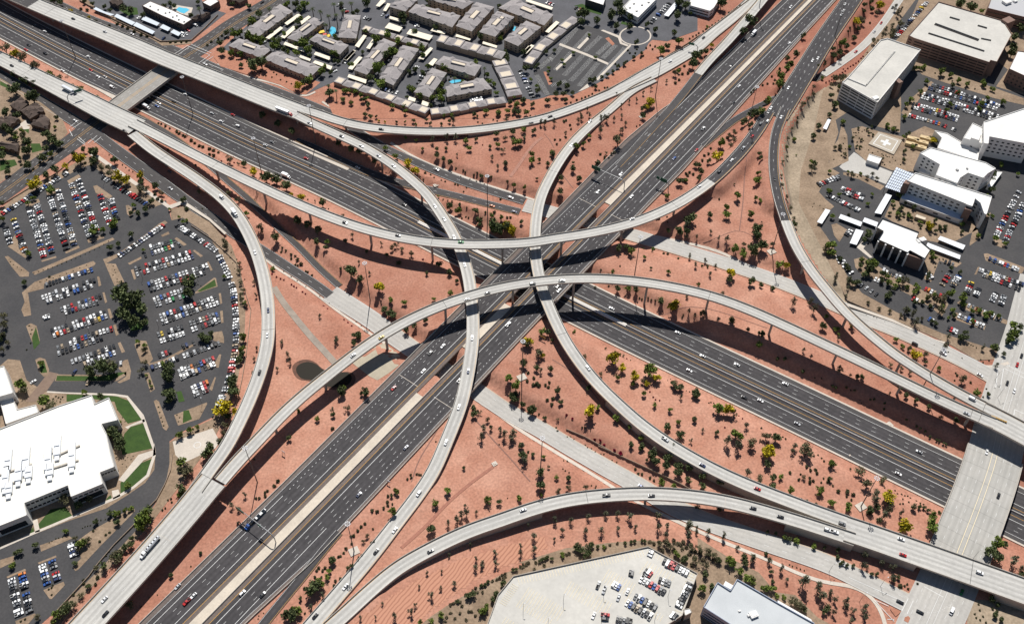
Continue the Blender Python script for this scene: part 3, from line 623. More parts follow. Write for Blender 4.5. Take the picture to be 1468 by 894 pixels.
# street bridges over the sunken freeway: deck edges, parapets, columns
for P_, pa, pb, lab, mt in ((STW, (243, 96), (160, 160), "grey street bridge with striped lanes under both upper left flyovers", M_asph2), (STE, (1423, 650), (1366, 815), "wide pale concrete street bridge over the sunken freeway at right", M_concr)):
    i0, i1 = sorted((P_.near_px(*pa), P_.near_px(*pb))); c = P_.p[(i0 + i1) // 2]
    root = empty("street_bridge", (float(c[0]), float(c[1]), 0.0), lab, "bridge"); rl = np.array(root.location)
    hw = P_.p[:, 3] / 2
    secs = [P_.at(hw + .9, -1.7), P_.at(hw + .9, .02), P_.at(-hw - .9, .02), P_.at(-hw - .9, -1.7)]
    loft("deck", [q[i0:i1] - rl for q in secs], [mat("street_deck", (.30, .285, .26), .9, (.25, .235, .215), .06, fine=.06, streak=(1.83, .08, 12)) if lab[0] == 'g' else mat('street_deck_pale', (.40,.385,.355), .9, (.34,.33,.305), .05, fine=.06, streak=(3.66,.12,12)), M_wall], root, [1, 0, 1, 1], [hw[i0:i1], hw[i0:i1], -hw[i0:i1], -hw[i0:i1]], P_.sub(i0, i1), closed=True)
    for sg in (1, -1):
        pr = [P_.at(sg * (hw + .95), -.4), P_.at(sg * (hw + .95), 1.0), P_.at(sg * (hw + .55), 1.0), P_.at(sg * (hw + .5), .03)]
        loft("parapet", [q[i0:i1] - rl for q in pr], [M_para], root)
    mb = MB(); sp = P_.sub(i0, i1)
    for f in (.36, .68, -.36, -.68): stripe(mb, sp, hw[i0:i1] * f, .18, dash=(3, 9), dz=.036)
    stripe(mb, sp, hw[i0:i1] * .09, .3, dz=.036, mi=1 if lab[0] == 'g' else 2); stripe(mb, sp, -hw[i0:i1] * .09, .3, dz=.036, mi=1 if lab[0] == 'g' else 2)
    mb.v = [tuple(np.array(v) - rl) for v in mb.v]; mb.build("lane_lines", PAINT, root)
    ic = P_.near_px(*(((pa[0] + pb[0]) / 2), ((pa[1] + pb[1]) / 2)))
    for k in np.linspace(-.75, .75, 4):
        q = P_.p[ic]; e = P_.n[ic] * hw[ic] * k; m = MB(); m.cyl((q[0] + e[0] - rl[0], q[1] + e[1] - rl[1], ZB - .5), (q[0] + e[0] - rl[0], q[1] + e[1] - rl[1], -1.6), .7, .7, 10)
        m.build("column", M_wall, root)

# ------------------------------------------------------------------ the flyovers
ramp("flyover_ramp", "broad concrete viaduct of the upper left corner before it forks", R1, [(74, 14), (121, 36), (171.7, 57), (221, 78), (283, 103), (347.8, 128), (414, 154)], yel=-1, dashes=(.3, -.1, -.5), wallh=4)
n = len(R1A.p)
ramp("flyover_ramp", "upper concrete ramp that curves below the apartments to the upper right", R1A, [(495, 177), (578, 188), (640, 189)], yel=-1, dashes=(0.0,), wallh=3)
ramp("flyover_ramp", "narrow concrete flyover from the upper left fork curving down to the bottom", R1B, [(414.5, 163), (481, 192), (546, 225), (603, 270), (662, 361), (677, 440)], yel=1, dashes=(0.0,), wallh=2.6)
ramp("flyover_ramp", "broad concrete deck at left over the street before it forks", R2, [(40, 103), (100, 134), (165, 166)], yel=-1, dashes=(.3, -.1, -.5), wallh=4)
ramp("flyover_ramp", "topmost flyover curving from left across the middle to the upper right", R2M, [(306.8, 238), (375, 269), (444, 300), (528.6, 329), (620.6, 348), (718.8, 350), (804, 341), (891.7, 324), (968, 294)], yel=-1, dashes=(0.0,), wallh=1.8)
ramp("flyover_ramp", "concrete flyover curving round the fan shaped car park at left", R2B, [(236, 224), (283, 256), (338, 305), (372, 372), (383, 470), (370, 545), (332, 628)], yel=1, dashes=(0.0,), wallh=2)
ramp("flyover_ramp", "long arched flyover crossing the whole junction from right to lower left", R3, [(1390, 592), (1294, 547), (1199, 502), (1108, 459), (1017, 424), (926, 405), (821, 400), (736.5, 409), (640, 436), (550.6, 479), (466, 541), (390.7, 608)], yel=-1, dashes=(0.0,), wallh=2)
ramp("flyover_ramp", "broad concrete deck at lower left carrying the silver tanker", R3L, [(316, 700), (300, 705), (236, 770), (150, 866)], yel=-1, dashes=(.25, -.5), wallh=2)
ramp("flyover_ramp", "merged concrete deck over the street at the right edge", R3R, [(1408, 592), (1490, 634)], yel=1, dashes=(.3, -.4), wallh=2)
ramp("flyover_ramp", "pale concrete viaduct rising to the top edge beside the crossing freeway", R4, [(1080, 14), (1052, 48)], yel=-1, wallh=3.5)
ramp("flyover_ramp", "concrete flyover from the crossing freeway dropping right of centre to lower right", R5, [(793, 246), (769, 312), (767, 380), (786, 438), (806, 480), (850, 541)], yel=-1, dashes=(0.0,), wallr=[((905, 133), (822, 205)), ((876, 569), (1215, 749))])
ramp("flyover_ramp", "near concrete ramp arching across the lower right over the frontage road", R7, [(840, 712), (927, 707), (1040.7, 719)], yel=1, dashes=(0.0,), wallr=[((462, 908), (776, 726)), ((1128, 742), (1225, 773))])
ramp("flyover_ramp", "broad concrete deck at lower right with a red car on it", R7R, [(1392, 819)], yel=1, dashes=(.25, -.35), wallr=[((1212, 757), (1318, 794)), ((1432, 834), (1510, 862))])
ramp("flyover_ramp", "concrete end of the right hand flyover above the hospital side road", R6D, [(1154.5, 376), (1215.6, 450), (1296, 517), (1372, 562)], yel=1, dashes=(0.0,), wallh=2)
ramp("raised_carriageway", "raised dark asphalt carriageway with four lanes at the upper right", R6C, [], yel=1, dashes=(.5, -.5, 0.03, -0.03), wallh=1.2, deck_mat=M_asph, girder=True)
ramp("raised_carriageway", "dark asphalt ramp curving down beside the tan slope at upper right", R6, [], yel=1, dashes=(0.0,), wallh=3, deck_mat=M_asph)
# asphalt surface on the first stretch of the ramps that leave the raised carriageway
i_ = R2M.near_px(1020, 260); sp = R2M.sub(i_, len(R2M.p)); hw = sp.p[:, 3] / 2 - .4
struct(loft("asphalt_overlay", [sp.at(hw, .012), sp.at(-hw, .012)], [M_asph], None, None, [hw, -hw], sp))
mb = MB(); stripe(mb, sp, 0, .18, dz=.02, dash=(3, 12.2)); stripe(mb, sp, hw - .6, .2, dz=.02); stripe(mb, sp, -hw + .6, .2, dz=.02, mi=1); struct(mb.build("lane_lines", PAINT))
for P_, a, b in ((R1, (-60, -38), (52, 7)),):
    i0, i1 = sorted((P_.near_px(*a), P_.near_px(*b))); sp = P_.sub(i0, i1); hw = sp.p[:, 3] / 2 - .4
    struct(loft("asphalt_overlay", [sp.at(hw, .012), sp.at(-hw, .012)], [M_asph2], None, None, [hw, -hw], sp))
# ------------------------------------------------------------------ grounds round the junction
def pg(name, poly, mt, z=0.03, depth=.6): return patch(name, poly, mt, z, depth)
# left: the office campus with its two car parks
pg("car_park", [(-40,330),(0,308),(44,272),(84,255),(114,239),(130,234),(215,297),(238,287),(246,316),(262,310),(300,330),(328,380),(341,425),(342,500),(327,556),(306,597),(262,618),(243,632),(243,664),(238,690),(222,722),(195,760),(150,808),(100,858),(60,893),(20,930),(-60,960),(-60,330)], M_lot, .03)
pg("planted_strip", [(0,300),(44,265),(84,248),(110,232),(126,224),(150,235),(200,265),(243,296),(234,292),(215,299),(130,236),(114,242),(84,258),(44,275),(0,311)], M_tan, .10)
pg("planted_strip", [(244,300),(262,296),(300,318),(332,352),(345,388),(352,440),(350,500),(338,556),(322,600),(300,640),(270,680),(245,712),(215,752),(165,805),(110,865),(78,905),(60,905),(100,858),(150,808),(195,760),(222,724),(238,690),(243,664),(243,634),(262,620),(305,600),(322,570),(334,530),(341,490),(341,440),(334,410),(326,384),(312,358),(298,336),(262,312),(246,316)], M_tan, .10)
pg("sidewalk", [(128,222),(140,228),(243,300),(262,292),(300,316),(322,336),(325,334),(300,312),(263,287),(243,294),(142,223),(130,216)], M_walk, .16)
TL = lambda pts, s=5.2429: T(0, 320, pts, s)
isl = []
def island(pts, mt=M_tan, z=.14): isl.append((pts, mt, z)); pg("kerbed_island", pts, mt, z, .3)
T16 = lambda p: T(0, 160, p); T48 = lambda p: T(0, 480, p); T64 = lambda p: T(0, 640, p); B48 = lambda p: T(240, 480, p); B32 = lambda p: T(240, 320, p); Z5 = lambda p: T(0, 724, p, 5.0)
for p in (T16([(505,520),(590,472),(608,490),(520,545)]), T16([(700,560),(728,553),(845,635),(820,655),(720,612)]), T16([(945,705),(965,702),(1022,745),(975,785),(955,770)]), T16([(345,600),(440,575),(455,600),(360,640)]), T16([(190,690),(290,655),(300,680),(200,725)]),
          TL([(240,368),(845,108),(862,122),(262,388)]), TL([(60,175),(112,85),(130,90),(140,190),(205,250),(190,262)]), TL([(35,250),(60,245),(220,370),(215,400),(150,402),(90,330)]), TL([(260,440),(700,283),(720,300),(705,320),(330,455),(330,490),(210,520),(230,650),(235,690),(180,700),(160,650),(185,590),(165,520)]),
          TL([(775,270),(880,230),(1060,110),(1200,0),(1240,-20),(1260,-5),(1070,130),(900,245),(800,300),(870,305),(935,440),(860,470)]), TL([(195,770),(230,750),(275,770),(300,880),(290,900),(240,890)]), TL([(960,300),(1060,250),(1065,265),(975,312)]), TL([(1210,90),(1265,62),(1275,80),(1220,102)]), TL([(1310,115),(1330,105),(1405,160),(1380,170)]),
          TL([(983,350),(1003,345),(1022,415),(1008,425)]), TL([(730,400),(745,398),(762,465),(742,475)]), TL([(770,520),(785,518),(805,590),(790,600)]), TL([(808,645),(825,640),(848,705),(828,718)]), TL([(850,765),(870,760),(892,835),(872,845)]), TL([(310,280),(420,245),(425,258),(315,290)]), TL([(490,215),(590,168),(600,185),(495,228)]), TL([(655,125),(770,85),(785,110),(665,148)]),
          T48([(885,60),(905,52),(940,125),(915,135)]), T48([(1010,70),(1050,40),(1100,45),(1150,180),(1120,215),(1060,210)]), T48([(1085,285),(1120,280),(1165,405),(1130,430)]), T48([(1155,495),(1175,485),(1195,500),(1268,690),(1250,718),(1225,700)]), T48([(1115,215),(1240,180),(1400,90),(1468,60),(1468,75),(1400,110),(1250,200),(1120,228)]),
          T48([(265,185),(300,168),(340,180),(370,260),(360,300),(330,315),(290,270)]), T48([(890,250),(930,190),(960,182),(985,270),(975,330),(900,362),(880,355),(950,310)]), T48([(410,345),(430,295),(820,300),(950,275),(950,300),(880,345)]),
          B48([(390,145),(405,145),(385,245),(340,240)]), B48([(355,315),(365,320),(335,420),(315,405)]), B48([(50,600),(295,505),(300,515),(240,630),(80,680)]), B32([(295,290),(310,288),(340,350),(325,358)]), B32([(210,515),(350,408),(365,412),(378,475),(210,528)]), B32([(385,525),(402,525),(412,600),(398,608)]), B32([(395,660),(415,655),(422,745),(405,750)]), B32([(190,205),(205,200),(268,245),(250,255)]), B32([(340,820),(410,808),(425,860),(425,900),(345,880)]),
          Z5([(270,410),(400,357),(405,370),(280,420)]), Z5([(310,605),(455,545),(465,570),(370,670),(355,668)]), Z5([(45,510),(180,453),(187,465),(55,520)]), Z5([(108,828),(250,772),(258,785),(200,850),(120,860)]), Z5([(0,390),(100,360),(105,400),(0,450)]), Z5([(285,285),(490,215),(520,235),(295,330)]),
          Z5([(560,250),(640,190),(870,60),(960,15),(968,40),(720,290),(560,460),(540,470),(520,440),(580,380)])):
    island(p)
for p in (T48([(430,305),(760,310),(890,280),(945,280),(830,345),(420,342)]), T48([(240,20),(270,-60),(300,60),(255,110),(245,60)]), T48([(285,195),(330,190),(355,280),(310,285)]), B32([(225,510),(355,420),(368,470),(240,515)]), B48([(70,425),(105,420),(130,495),(85,505)]), B48([(120,570),(160,562),(185,630),(115,662)]), TL([(965,770),(1110,720),(1115,750),(1060,795),(990,812)])):
    pg("lawn", p, M_green, .19, .2)
# entrance lawns and planted beds along the white office
pg("planted_strip", T48([(0,230),(60,180),(150,190),(200,340),(330,420),(500,440),(700,440),(850,440),(960,470),(1060,580),(1100,650),(1170,860),(1160,1010),(1090,1110),(960,1200),(800,1300),(500,1400),(0,1600)]), M_tan, .06)
for p in (T48([(500,445),(690,450),(760,450),(880,460),(960,490),(1040,570),(1068,635),(960,665),(880,560),(860,500),(700,480),(500,500)]), T48([(935,740),(980,690),(1080,660),(1145,850),(920,900),(910,830)]), T64([(905,270),(1040,130),(1150,85),(1140,150),(1080,250),(960,340),(905,370)]), T64([(280,590),(380,470),(490,450),(545,520),(300,615)]), T64([(225,640),(250,600),(258,640),(230,660)]), T64([(800,390),(830,360),(845,395),(800,420)])):
    pg("lawn", p, M_green, .14, .2)
for p in (T48([(355,420),(500,430),(860,440),(960,455),(1080,600),(1160,830),(1172,880),(1158,885),(1068,640),(950,470),(850,455),(350,432)]), T64([(1160,-30),(1172,60),(1120,220),(1010,310),(880,390),(650,490),(220,672),(0,770),(0,755),(215,655),(640,475),(870,372),(1000,295),(1100,210),(1150,60)]), T48([(940,690),(1085,630),(1090,650),(985,685),(960,705)]), T64([(890,250),(1040,60),(1165,20),(1172,60),(1080,100),(930,265)]), T64([(245,545),(280,540),(300,635),(265,645)]), T64([(840,330),(890,320),(905,370),(850,395)])):
    pg("walkway", p, M_walk, .17, .2)
pg("plaza", T48([(245,430),(370,275),(440,290),(355,415),(260,500),(190,500)]), mat("plaza_paving", (.22,.155,.115), .9, (.18,.125,.095), .3), .12, .2)
pg("sports_court", B48([(40,800),(340,700),(395,800),(360,850),(120,960),(60,900)]), M_walk, .14, .3)
mb = MB()
for r in ((.5, 1), ):
    c = G(240 + 225/5.2429, 480 + 825/5.2429, .16); n = 20
    a = [(c[0] + 2.6 * cos(2*pi*k/n), c[1] + 2.6 * sin(2*pi*k/n), .16) for k in range(n)]; b = [(c[0] + 2.2 * cos(2*pi*k/n), c[1] + 2.2 * sin(2*pi*k/n), .16) for k in range(n)]
    mb.add(a + b, [(k, (k+1) % n, n + (k+1) % n, n + k) for k in range(n)])
struct(mb.build("court_lines", [M_white]))
# the pond under the long flyover
def tpatch(name, pts, mt, dz=.05):
    """a patch laid on the shaped ground"""
    c = np.mean(np.array(pts), 0); n = len(pts); vs = [tuple(GT(*c) + np.array([0, 0, dz]))]; K = 4; fs = []
    for k in range(1, K + 1):
        for x, y in pts:
            q = GT(c[0] + (x - c[0]) * k / K, c[1] + (y - c[1]) * k / K); vs.append((q[0], q[1], q[2] + dz))
    for i in range(n): fs.append((0, 1 + i, 1 + (i + 1) % n))
    for k in range(K - 1):
        for i in range(n):
            a = 1 + k * n; fs.append((a + i, a + n + i, a + n + (i + 1) % n, a + (i + 1) % n))
    return struct(link(name, vs, fs, mt))
def smooth_poly(pts, it=2):
    for _ in range(it):
        q = []
        for i in range(len(pts)):
            a = np.array(pts[i]); b = np.array(pts[(i + 1) % len(pts)]); q += [tuple(a * .75 + b * .25), tuple(a * .25 + b * .75)]
        pts = q
    return pts
pond = [(422,527),(436,518),(452,520),(462,530),(478,536),(497,532),(506,540),(500,552),(480,556),(462,552),(446,544),(430,543)]
big = [(c[0] + (c[0] - 464) * .14, c[1] + (c[1] - 537) * .2) for c in pond]
tpatch("wet_mud", smooth_poly(big), M_mud, .10)
tpatch("pond", smooth_poly(pond), M_water, .16)
tpatch("concrete_apron", T(480, 480, [(130,210),(300,90),(370,60),(490,150),(480,230),(400,290),(320,340),(260,310)]), mat("weathered_slab", (.42,.37,.28), .9, (.34,.30,.23), .2, fine=.1), .10)
# concrete drainage channel and sidewalk beside the lower left frontage road
def tribbon(name, pts, wd, mt, dz=.22, kerb=False):
    P = [GT(x, y) for x, y in pts]; P = spline([(p[0], p[1]) for p in P], 3.0); d = np.gradient(P, axis=0); d /= np.linalg.norm(d, axis=1)[:, None]; n = np.stack([-d[:, 1], d[:, 0]], 1)
    secs = []
    for o, e in ((wd/2 + .05, -.5), (wd/2, dz), (-wd/2, dz), (-wd/2 - .05, -.5)):
        q = P + n * o; secs.append(np.column_stack([q, terr(q[:, 0], q[:, 1]) + e]))
    return struct(loft(name, secs, [mt]))
M_chan = mat("channel_concrete", (.33,.28,.23), .9, (.24,.20,.165), .15, fine=.12)
tribbon("drainage_channel", T(240, 320, [(800,480),(860,580),(930,670),(1060,830),(1180,960),(1270,1060)]), 5.0, M_chan)
tribbon("sidewalk", T(240, 320, [(740,270),(820,340),(920,400),(1100,520),(1280,660),(1468,790)]) + [(530,478),(552,492)], 2.2, M_walk, .32)
tribbon("sidewalk", [(690,578),(712,592),(745,616),(790,644),(830,668),(872,694),(900,712),(960,742),(1010,765),(1060,786),(1110,806),(1150,824),(1190,836),(1215,838),(1245,850),(1262,872),(1270,900)], 2.6, M_walk, .32)
tribbon("sidewalk", [(880,318),(912,333),(960,343),(1030,361),(1080,384),(1130,402),(1180,424),(1230,444),(1270,455),(1310,474),(1350,493),(1385,513),(1400,524),(1425,526),(1446,520)], 2.6, M_walk, .32)
tribbon("sidewalk", [(560,205),(588,222),(615,235),(655,250),(700,266),(745,280),(775,290)], 2.2, M_walk, .32)
tribbon("sidewalk", [(312,92),(325,100),(360,112),(400,122),(425,134),(438,140),(452,132)], 2.2, M_walk, .3)
tribbon("sidewalk", [(462,146),(470,152),(486,160),(505,176),(520,188),(548,205)], 2.2, M_walk, .3)
tribbon("drainage_swale", T(720, 160, [(300,195),(240,240),(180,320),(120,410),(60,490)]), 3.0, mat("rock_lining", (.40,.20,.15), .95, (.28,.15,.11), .4, fine=.25, fine_scale=1.5))
tribbon("maintenance_track", T(480, 640, [(1190,150),(1000,290),(850,420),(680,600),(500,760)]), 2.2, mat("track_gravel", (.36,.165,.115), .95, (.28,.125,.09), .4, fine=.2))
# right: hospital grounds
pg("planted_strip", [(1296,-30),(1244,70),(1225,100),(1180,128),(1166,190),(1148,245),(1145,290),(1160,320),(1190,380),(1215,430),(1260,450),(1310,470),(1360,492),(1400,516),(1440,514),(1452,500),(1460,470),(1480,380),(1500,200),(1520,-40)], M_tan, .04)
for p in ([(1250,-30),(1330,-30),(1300,40),(1285,58),(1272,62),(1290,30),(1320,-10)],
          [(1290,108),(1320,100),(1345,108),(1500,155),(1500,480),(1462,445),(1448,498),(1424,500),(1352,478),(1310,460),(1283,446),(1236,420),(1214,394),(1202,372),(1194,352),(1184,337),(1176,326),(1178,310),(1196,296),(1184,286),(1174,275),(1182,260),(1204,248),(1190,240),(1188,232),(1202,190),(1198,172),(1216,160),(1245,178),(1290,190),(1292,150)],
          [(1292,100),(1330,112),(1440,150),(1500,165),(1500,145),(1440,128),(1410,118)], [(1410,118),(1432,90),(1445,100),(1425,128)]):
    pg("hospital_car_park", p, M_lot, .07 + .004 * (p[0][0] % 7))
for p in (T(1188, 160, [(170,130),(250,110),(380,150),(560,190),(720,110),(830,150),(830,200),(700,270),(640,450),(470,440),(380,400),(280,370),(200,300)]), T(1188, 160, [(70,210),(100,90),(140,180),(150,370),(0,440),(10,300)]), T(1188, 160, [(110,455),(230,468),(420,560),(390,590),(230,510),(110,475)]),
          T(1188, 160, [(480,660),(1080,830),(1130,880),(900,1000),(700,960),(420,790)]), T(1188, 320, [(190,270),(260,250),(400,340),(620,460),(720,510),(860,550),(900,610),(850,700),(780,640),(650,560),(420,440),(260,400),(200,330)]), T(1188, 320, [(920,680),(960,670),(1180,770),(1170,800),(940,720)]), T(1188, 320, [(965,595),(990,580),(1345,730),(1340,760),(1000,640)]),
          T(1188, 320, [(1120,330),(1135,325),(1110,385),(1095,385)]), T(1188, 320, [(700,210),(840,180),(1000,300),(960,330),(830,280),(770,440),(720,420)]), T(1188, 320, [(1165,230),(1190,225),(1468,330),(1468,350),(1450,380),(1180,280)]), T(1188, 320, [(20,10),(60,0),(140,50),(80,140),(40,90)]), T(1188, 320, [(1240,95),(1345,150),(1320,190),(1240,160)]), T(1188, 0, [(640,490),(760,490),(1468,740),(1468,790),(1250,740),(870,620),(700,560)]), T(1188, 0, [(545,850),(620,740),(690,680),(770,610),(790,625),(700,720),(650,790),(590,880)]),
          T(1188, 320, [(1060,150),(1080,60),(1160,-60),(1220,-80),(1140,110),(1060,170)])):
    pg("kerbed_island", p, M_tan, .16, .3)
pg("delivery_yard", T(1188, 160, [(80,415),(190,305),(215,320),(290,380),(480,455),(430,545),(250,475),(110,440)]), M_concr, .12, .3)
pg("walkway", T(1188, 320, [(145,600),(480,720),(800,870),(880,891),(870,905),(480,740),(140,620)]), M_walk, .12, .3)
pg("walkway", T(1188, 320, [(210,180),(260,130),(300,140),(260,190),(330,255),(310,260)]), M_walk, .18, .3)
# top: apartment quarter, the empty car park and the warehouses
pg("estate_road", [(318,70),(355,36),(395,0),(430,-30),(1000,-40),(985,10),(960,34),(930,62),(925,72),(860,118),(818,138),(800,132),(780,140),(735,150),(660,160),(600,158),(560,150),(520,130),(478,118),(455,128),(440,135),(400,120),(340,98)], M_lotg, .035)
pg("planted_strip", T(240, 0, [(340,420),(370,360),(440,380),(700,450),(830,490),(1090,600),(1150,620),(1040,710),(980,710),(850,640),(500,530),(400,500)]), M_gverge, .12, .3)
pg("planted_strip", T(480, 0, [(-40,650),(20,620),(260,690),(500,780),(700,850),(740,860),(1280,780),(1400,740),(1468,750),(1468,891),(0,891),(-60,760)]), M_gverge, .06, .5)
pg("empty_car_park", T(720, 0, [(440,330),(560,200),(640,195),(740,225),(880,280),(920,340),(950,345),(780,480),(700,600),(560,690),(500,712),(330,720),(290,690),(260,600),(235,560),(250,520)]), M_lot, .10)
mbk = MB()
def bays(x0, y0, x1, y1, n, ln, tx=0, ty=0, z=.115, cream=False, flip=1):
    """painted parking bay lines along a row"""
    a, b = G(x0, y0, z), G(x1, y1, z); d = (b - a) / np.linalg.norm(b - a); q = np.array([-d[1], d[0]]) * flip
    for k in range(n + 1):
        p = a + (b - a) * k / n; e = p + q * ln; w_ = d * .07
        mbk.add([(*(p - w_ * (1.8 if cream else 1)), z), (*(p + w_), z), (*(e + w_), z), (*(e - w_), z)], [(0, 1, 2, 3)], 2 if cream else 0)
for r in (((545,205),(440,330),24), ((640,240),(530,355),22), ((720,270),(605,380),22), ((800,310),(700,400),20), ((835,335),(740,430),20), ((905,355),(800,470),22), ((430,345),(340,450),16), ((500,390),(380,520),22), ((590,410),(450,560),24), ((650,440),(500,600),26), ((700,470),(560,640),28), ((800,480),(690,590),20), ((350,430),(260,510),16), ((240,570),(320,715),24), ((470,600),(360,630),10)):
    (a, b), (c, d), n = r; p = T(720, 0, [(a, b), (c, d)]); bays(*p[0], *p[1], n, 5.2)
struct(mbk.build("bay_lines", PAINT))
for p in (T(720, 0, [(560,360),(640,280),(655,290),(580,370)]), T(720, 0, [(400,515),(520,405),(530,420),(410,530)]), T(720, 0, [(425,340),(435,325),(640,405),(800,475),(795,490),(620,415)]), T(720, 0, [(700,600),(960,335),(970,345),(720,605)]), T(720, 0, [(570,690),(640,630),(655,655),(600,680)]), T(720, 0, [(740,230),(760,225),(880,270),(900,320),(950,340),(940,350),(885,330),(870,285)])):
    pg("walkway", p, M_walk, .15, .2)
for p in (T(720, 0, [(775,290),(800,280),(845,330),(830,345)]), T(720, 0, [(310,540),(330,540),(375,630),(350,640)])): pg("kerbed_island", p, M_gverge, .14, .2)
# turning circle
c0 = (720 + 1000/5.2429, 270/5.2429); ring = lambda r: [(c0[0] + r * cos(2*pi*k/28) * 1.06, c0[1] + r * .62 * sin(2*pi*k/28)) for k in range(28)]
pg("planted_strip", [(860,118),(925,72),(940,78),(960,60),(985,70),(1000,52),(985,95),(930,118),(880,128),(840,140),(818,146),(790,152),(770,160),(740,165),(740,152),(782,140),(800,132),(820,138)], M_gverge, .05, .5)
pg("walkway", ring(21.8), M_walk, .13, .3); pg("turning_circle", ring(19.8), M_lotg, .17, .2)
pg("estate_road", T(720, 0, [(870,220),(1000,190),(1230,-40),(1300,-40),(1120,180),(1100,260),(880,260)]), M_lotg, .06)
pg("office_car_park", T(720, 0, [(1000,200),(1240,-20),(1430,-20),(1420,60),(1468,140),(1468,230),(1240,310),(1130,300)]), M_lotg, .09)
pg("lawn", T(720, 0, [(540,45),(600,30),(750,95),(740,115),(620,80)]), M_green, .12, .2); pg("lawn", T(720, 0, [(900,160),(990,185),(985,200),(890,180)]), M_green, .22, .1)
# top left: motel ground and the brown houses
pg("motel_car_park", T(0, 0, [(620,-40),(1040,-60),(1468,-60),(1560,60),(1700,100),(1440,310),(1220,320),(1150,270),(850,130),(700,60)]), M_lotg, .05)
pg("lawn", T(0, 0, [(900,80),(960,50),(1030,60),(1040,110),(960,120)]), M_green, .10, .1)
pg("pool_terrace", T(0, 0, [(1250,60),(1330,40),(1450,60),(1430,120),(1350,110)]), M_walk, .14, .3)
pg("pool_water", T(0, 0, [(1320,75),(1345,55),(1380,62),(1400,62),(1425,75),(1385,103),(1355,95)]), mat("pool_water", (.10,.45,.62), .1), .18, .1)
pg("planted_strip", T(0, 0, [(560,-20),(620,-40),(720,60),(860,130),(1150,270),(1220,310),(1440,300),(1440,330),(1220,345),(1150,300),(850,160)]), M_tan, .09, .4)
pg("housing_ground", [(-60,110),(0,112),(30,130),(60,148),(90,172),(97,190),(85,205),(60,222),(10,255),(-60,300)], M_tan, .06)
for p in (T(0, 160, [(230,240),(300,240),(320,290),(240,310)]), T(0, 160, [(0,370),(110,360),(130,400),(0,450)]), T(0, 160, [(170,130),(220,120),(215,165)]), T(0, 0, [(0,610),(80,650),(70,670),(0,640)])): pg("lawn", p, M_green, .12, .2)
pg("walkway", T(0, 160, [(100,130),(190,65),(205,60),(200,85),(225,90),(225,100),(200,105),(225,115),(220,130),(175,135),(165,110),(110,140)]), M_walk, .15, .2)
# bottom: brush belt, and the corner lots at the lower right
pg("brush_belt", T(480, 724, [(600,870),(680,800),(800,720),(1000,600),(1200,490),(1400,420)], 5.0) + T(720, 640, [(120,870),(480,760),(800,720),(1100,700),(1400,740),(1468,790)]) + T(960, 724, [(200,230),(420,370),(640,480),(760,620),(900,640),(1000,740),(1060,800),(1150,850),(1150,950),(200,950)], 5.0) + [(610,915)], M_tan, .05, .8)
pg("corner_lot", T(1188, 724, [(1000,670),(1468,700),(1468,900),(990,900)], 5.0), M_slope, .06, .4)
for p in (T(1188, 724, [(440,740),(470,735),(520,760),(480,795)], 5.0), T(1188, 724, [(545,800),(570,790),(585,805),(570,840),(540,825)], 5.0)): pg("traffic_island", p, M_gverge, .2, .2)
# paint at the right hand crossings
mb = MB()
def bar(x0, y0, x1, y1, wd, z=.13, mi=0):
    a, b = G(x0, y0, z), G(x1, y1, z); d = (b - a) / np.linalg.norm(b - a); n = np.array([-d[1], d[0]]) * wd / 2
    mb.add([(*(a + n), z), (*(b + n), z), (*(b - n), z), (*(a - n), z)], [(0, 1, 2, 3)], mi)
def bars(x0, y0, s, lst, wd=.4, mi=0):
    for a, b, c, d in lst: bar(x0 + a/s, y0 + b/s, x0 + c/s, y0 + d/s, wd, mi=mi)
bars(1188, 480, 5.2429, [(1275,240,1255,400),(1315,250,1290,400),(1340,225,1468,290),(1320,250,1468,320),(1400,560,1468,590),(1400,555,1390,600)])
bars(1188, 724, 5.0, [(570,665,525,755),(607,680,562,775),(685,580,820,655),(330,680,470,830),(420,815,470,815),(340,680,430,720),(145,515,540,690)], .35)
for k in range(16):
    t = k / 15; a = (1 - t) ** 2; b = 2 * t * (1 - t); c = t * t
    x = 690 * a + 800 * b + 925 * c; y = 760 * a + 800 * b + 645 * c; bars(1188, 724, 5.0, [(x, y, x + 7, y - 3 * t)], .2)
    x = 1310 * a + 1330 * b + 1468 * c; y = 560 * a + 470 * b + 480 * c; bars(1188, 480, 5.2429, [(x, y, x + 6, y - 5 * (1 - t))], .2)
bars(0, 160, 5.2429, [(540,130,615,80),(525,115,590,65),(520,135,545,185),(580,205,640,250),(660,240,730,180),(705,235,760,190),(590,190,640,235)], .4)
bars(240, 0, 5.2429, [(55,405,150,345),(75,415,170,350),(180,335,330,400),(150,345,320,415),(320,415,235,475),(345,425,265,475),(310,480,420,525)], .4)
struct(mb.build("crossing_paint", PAINT))

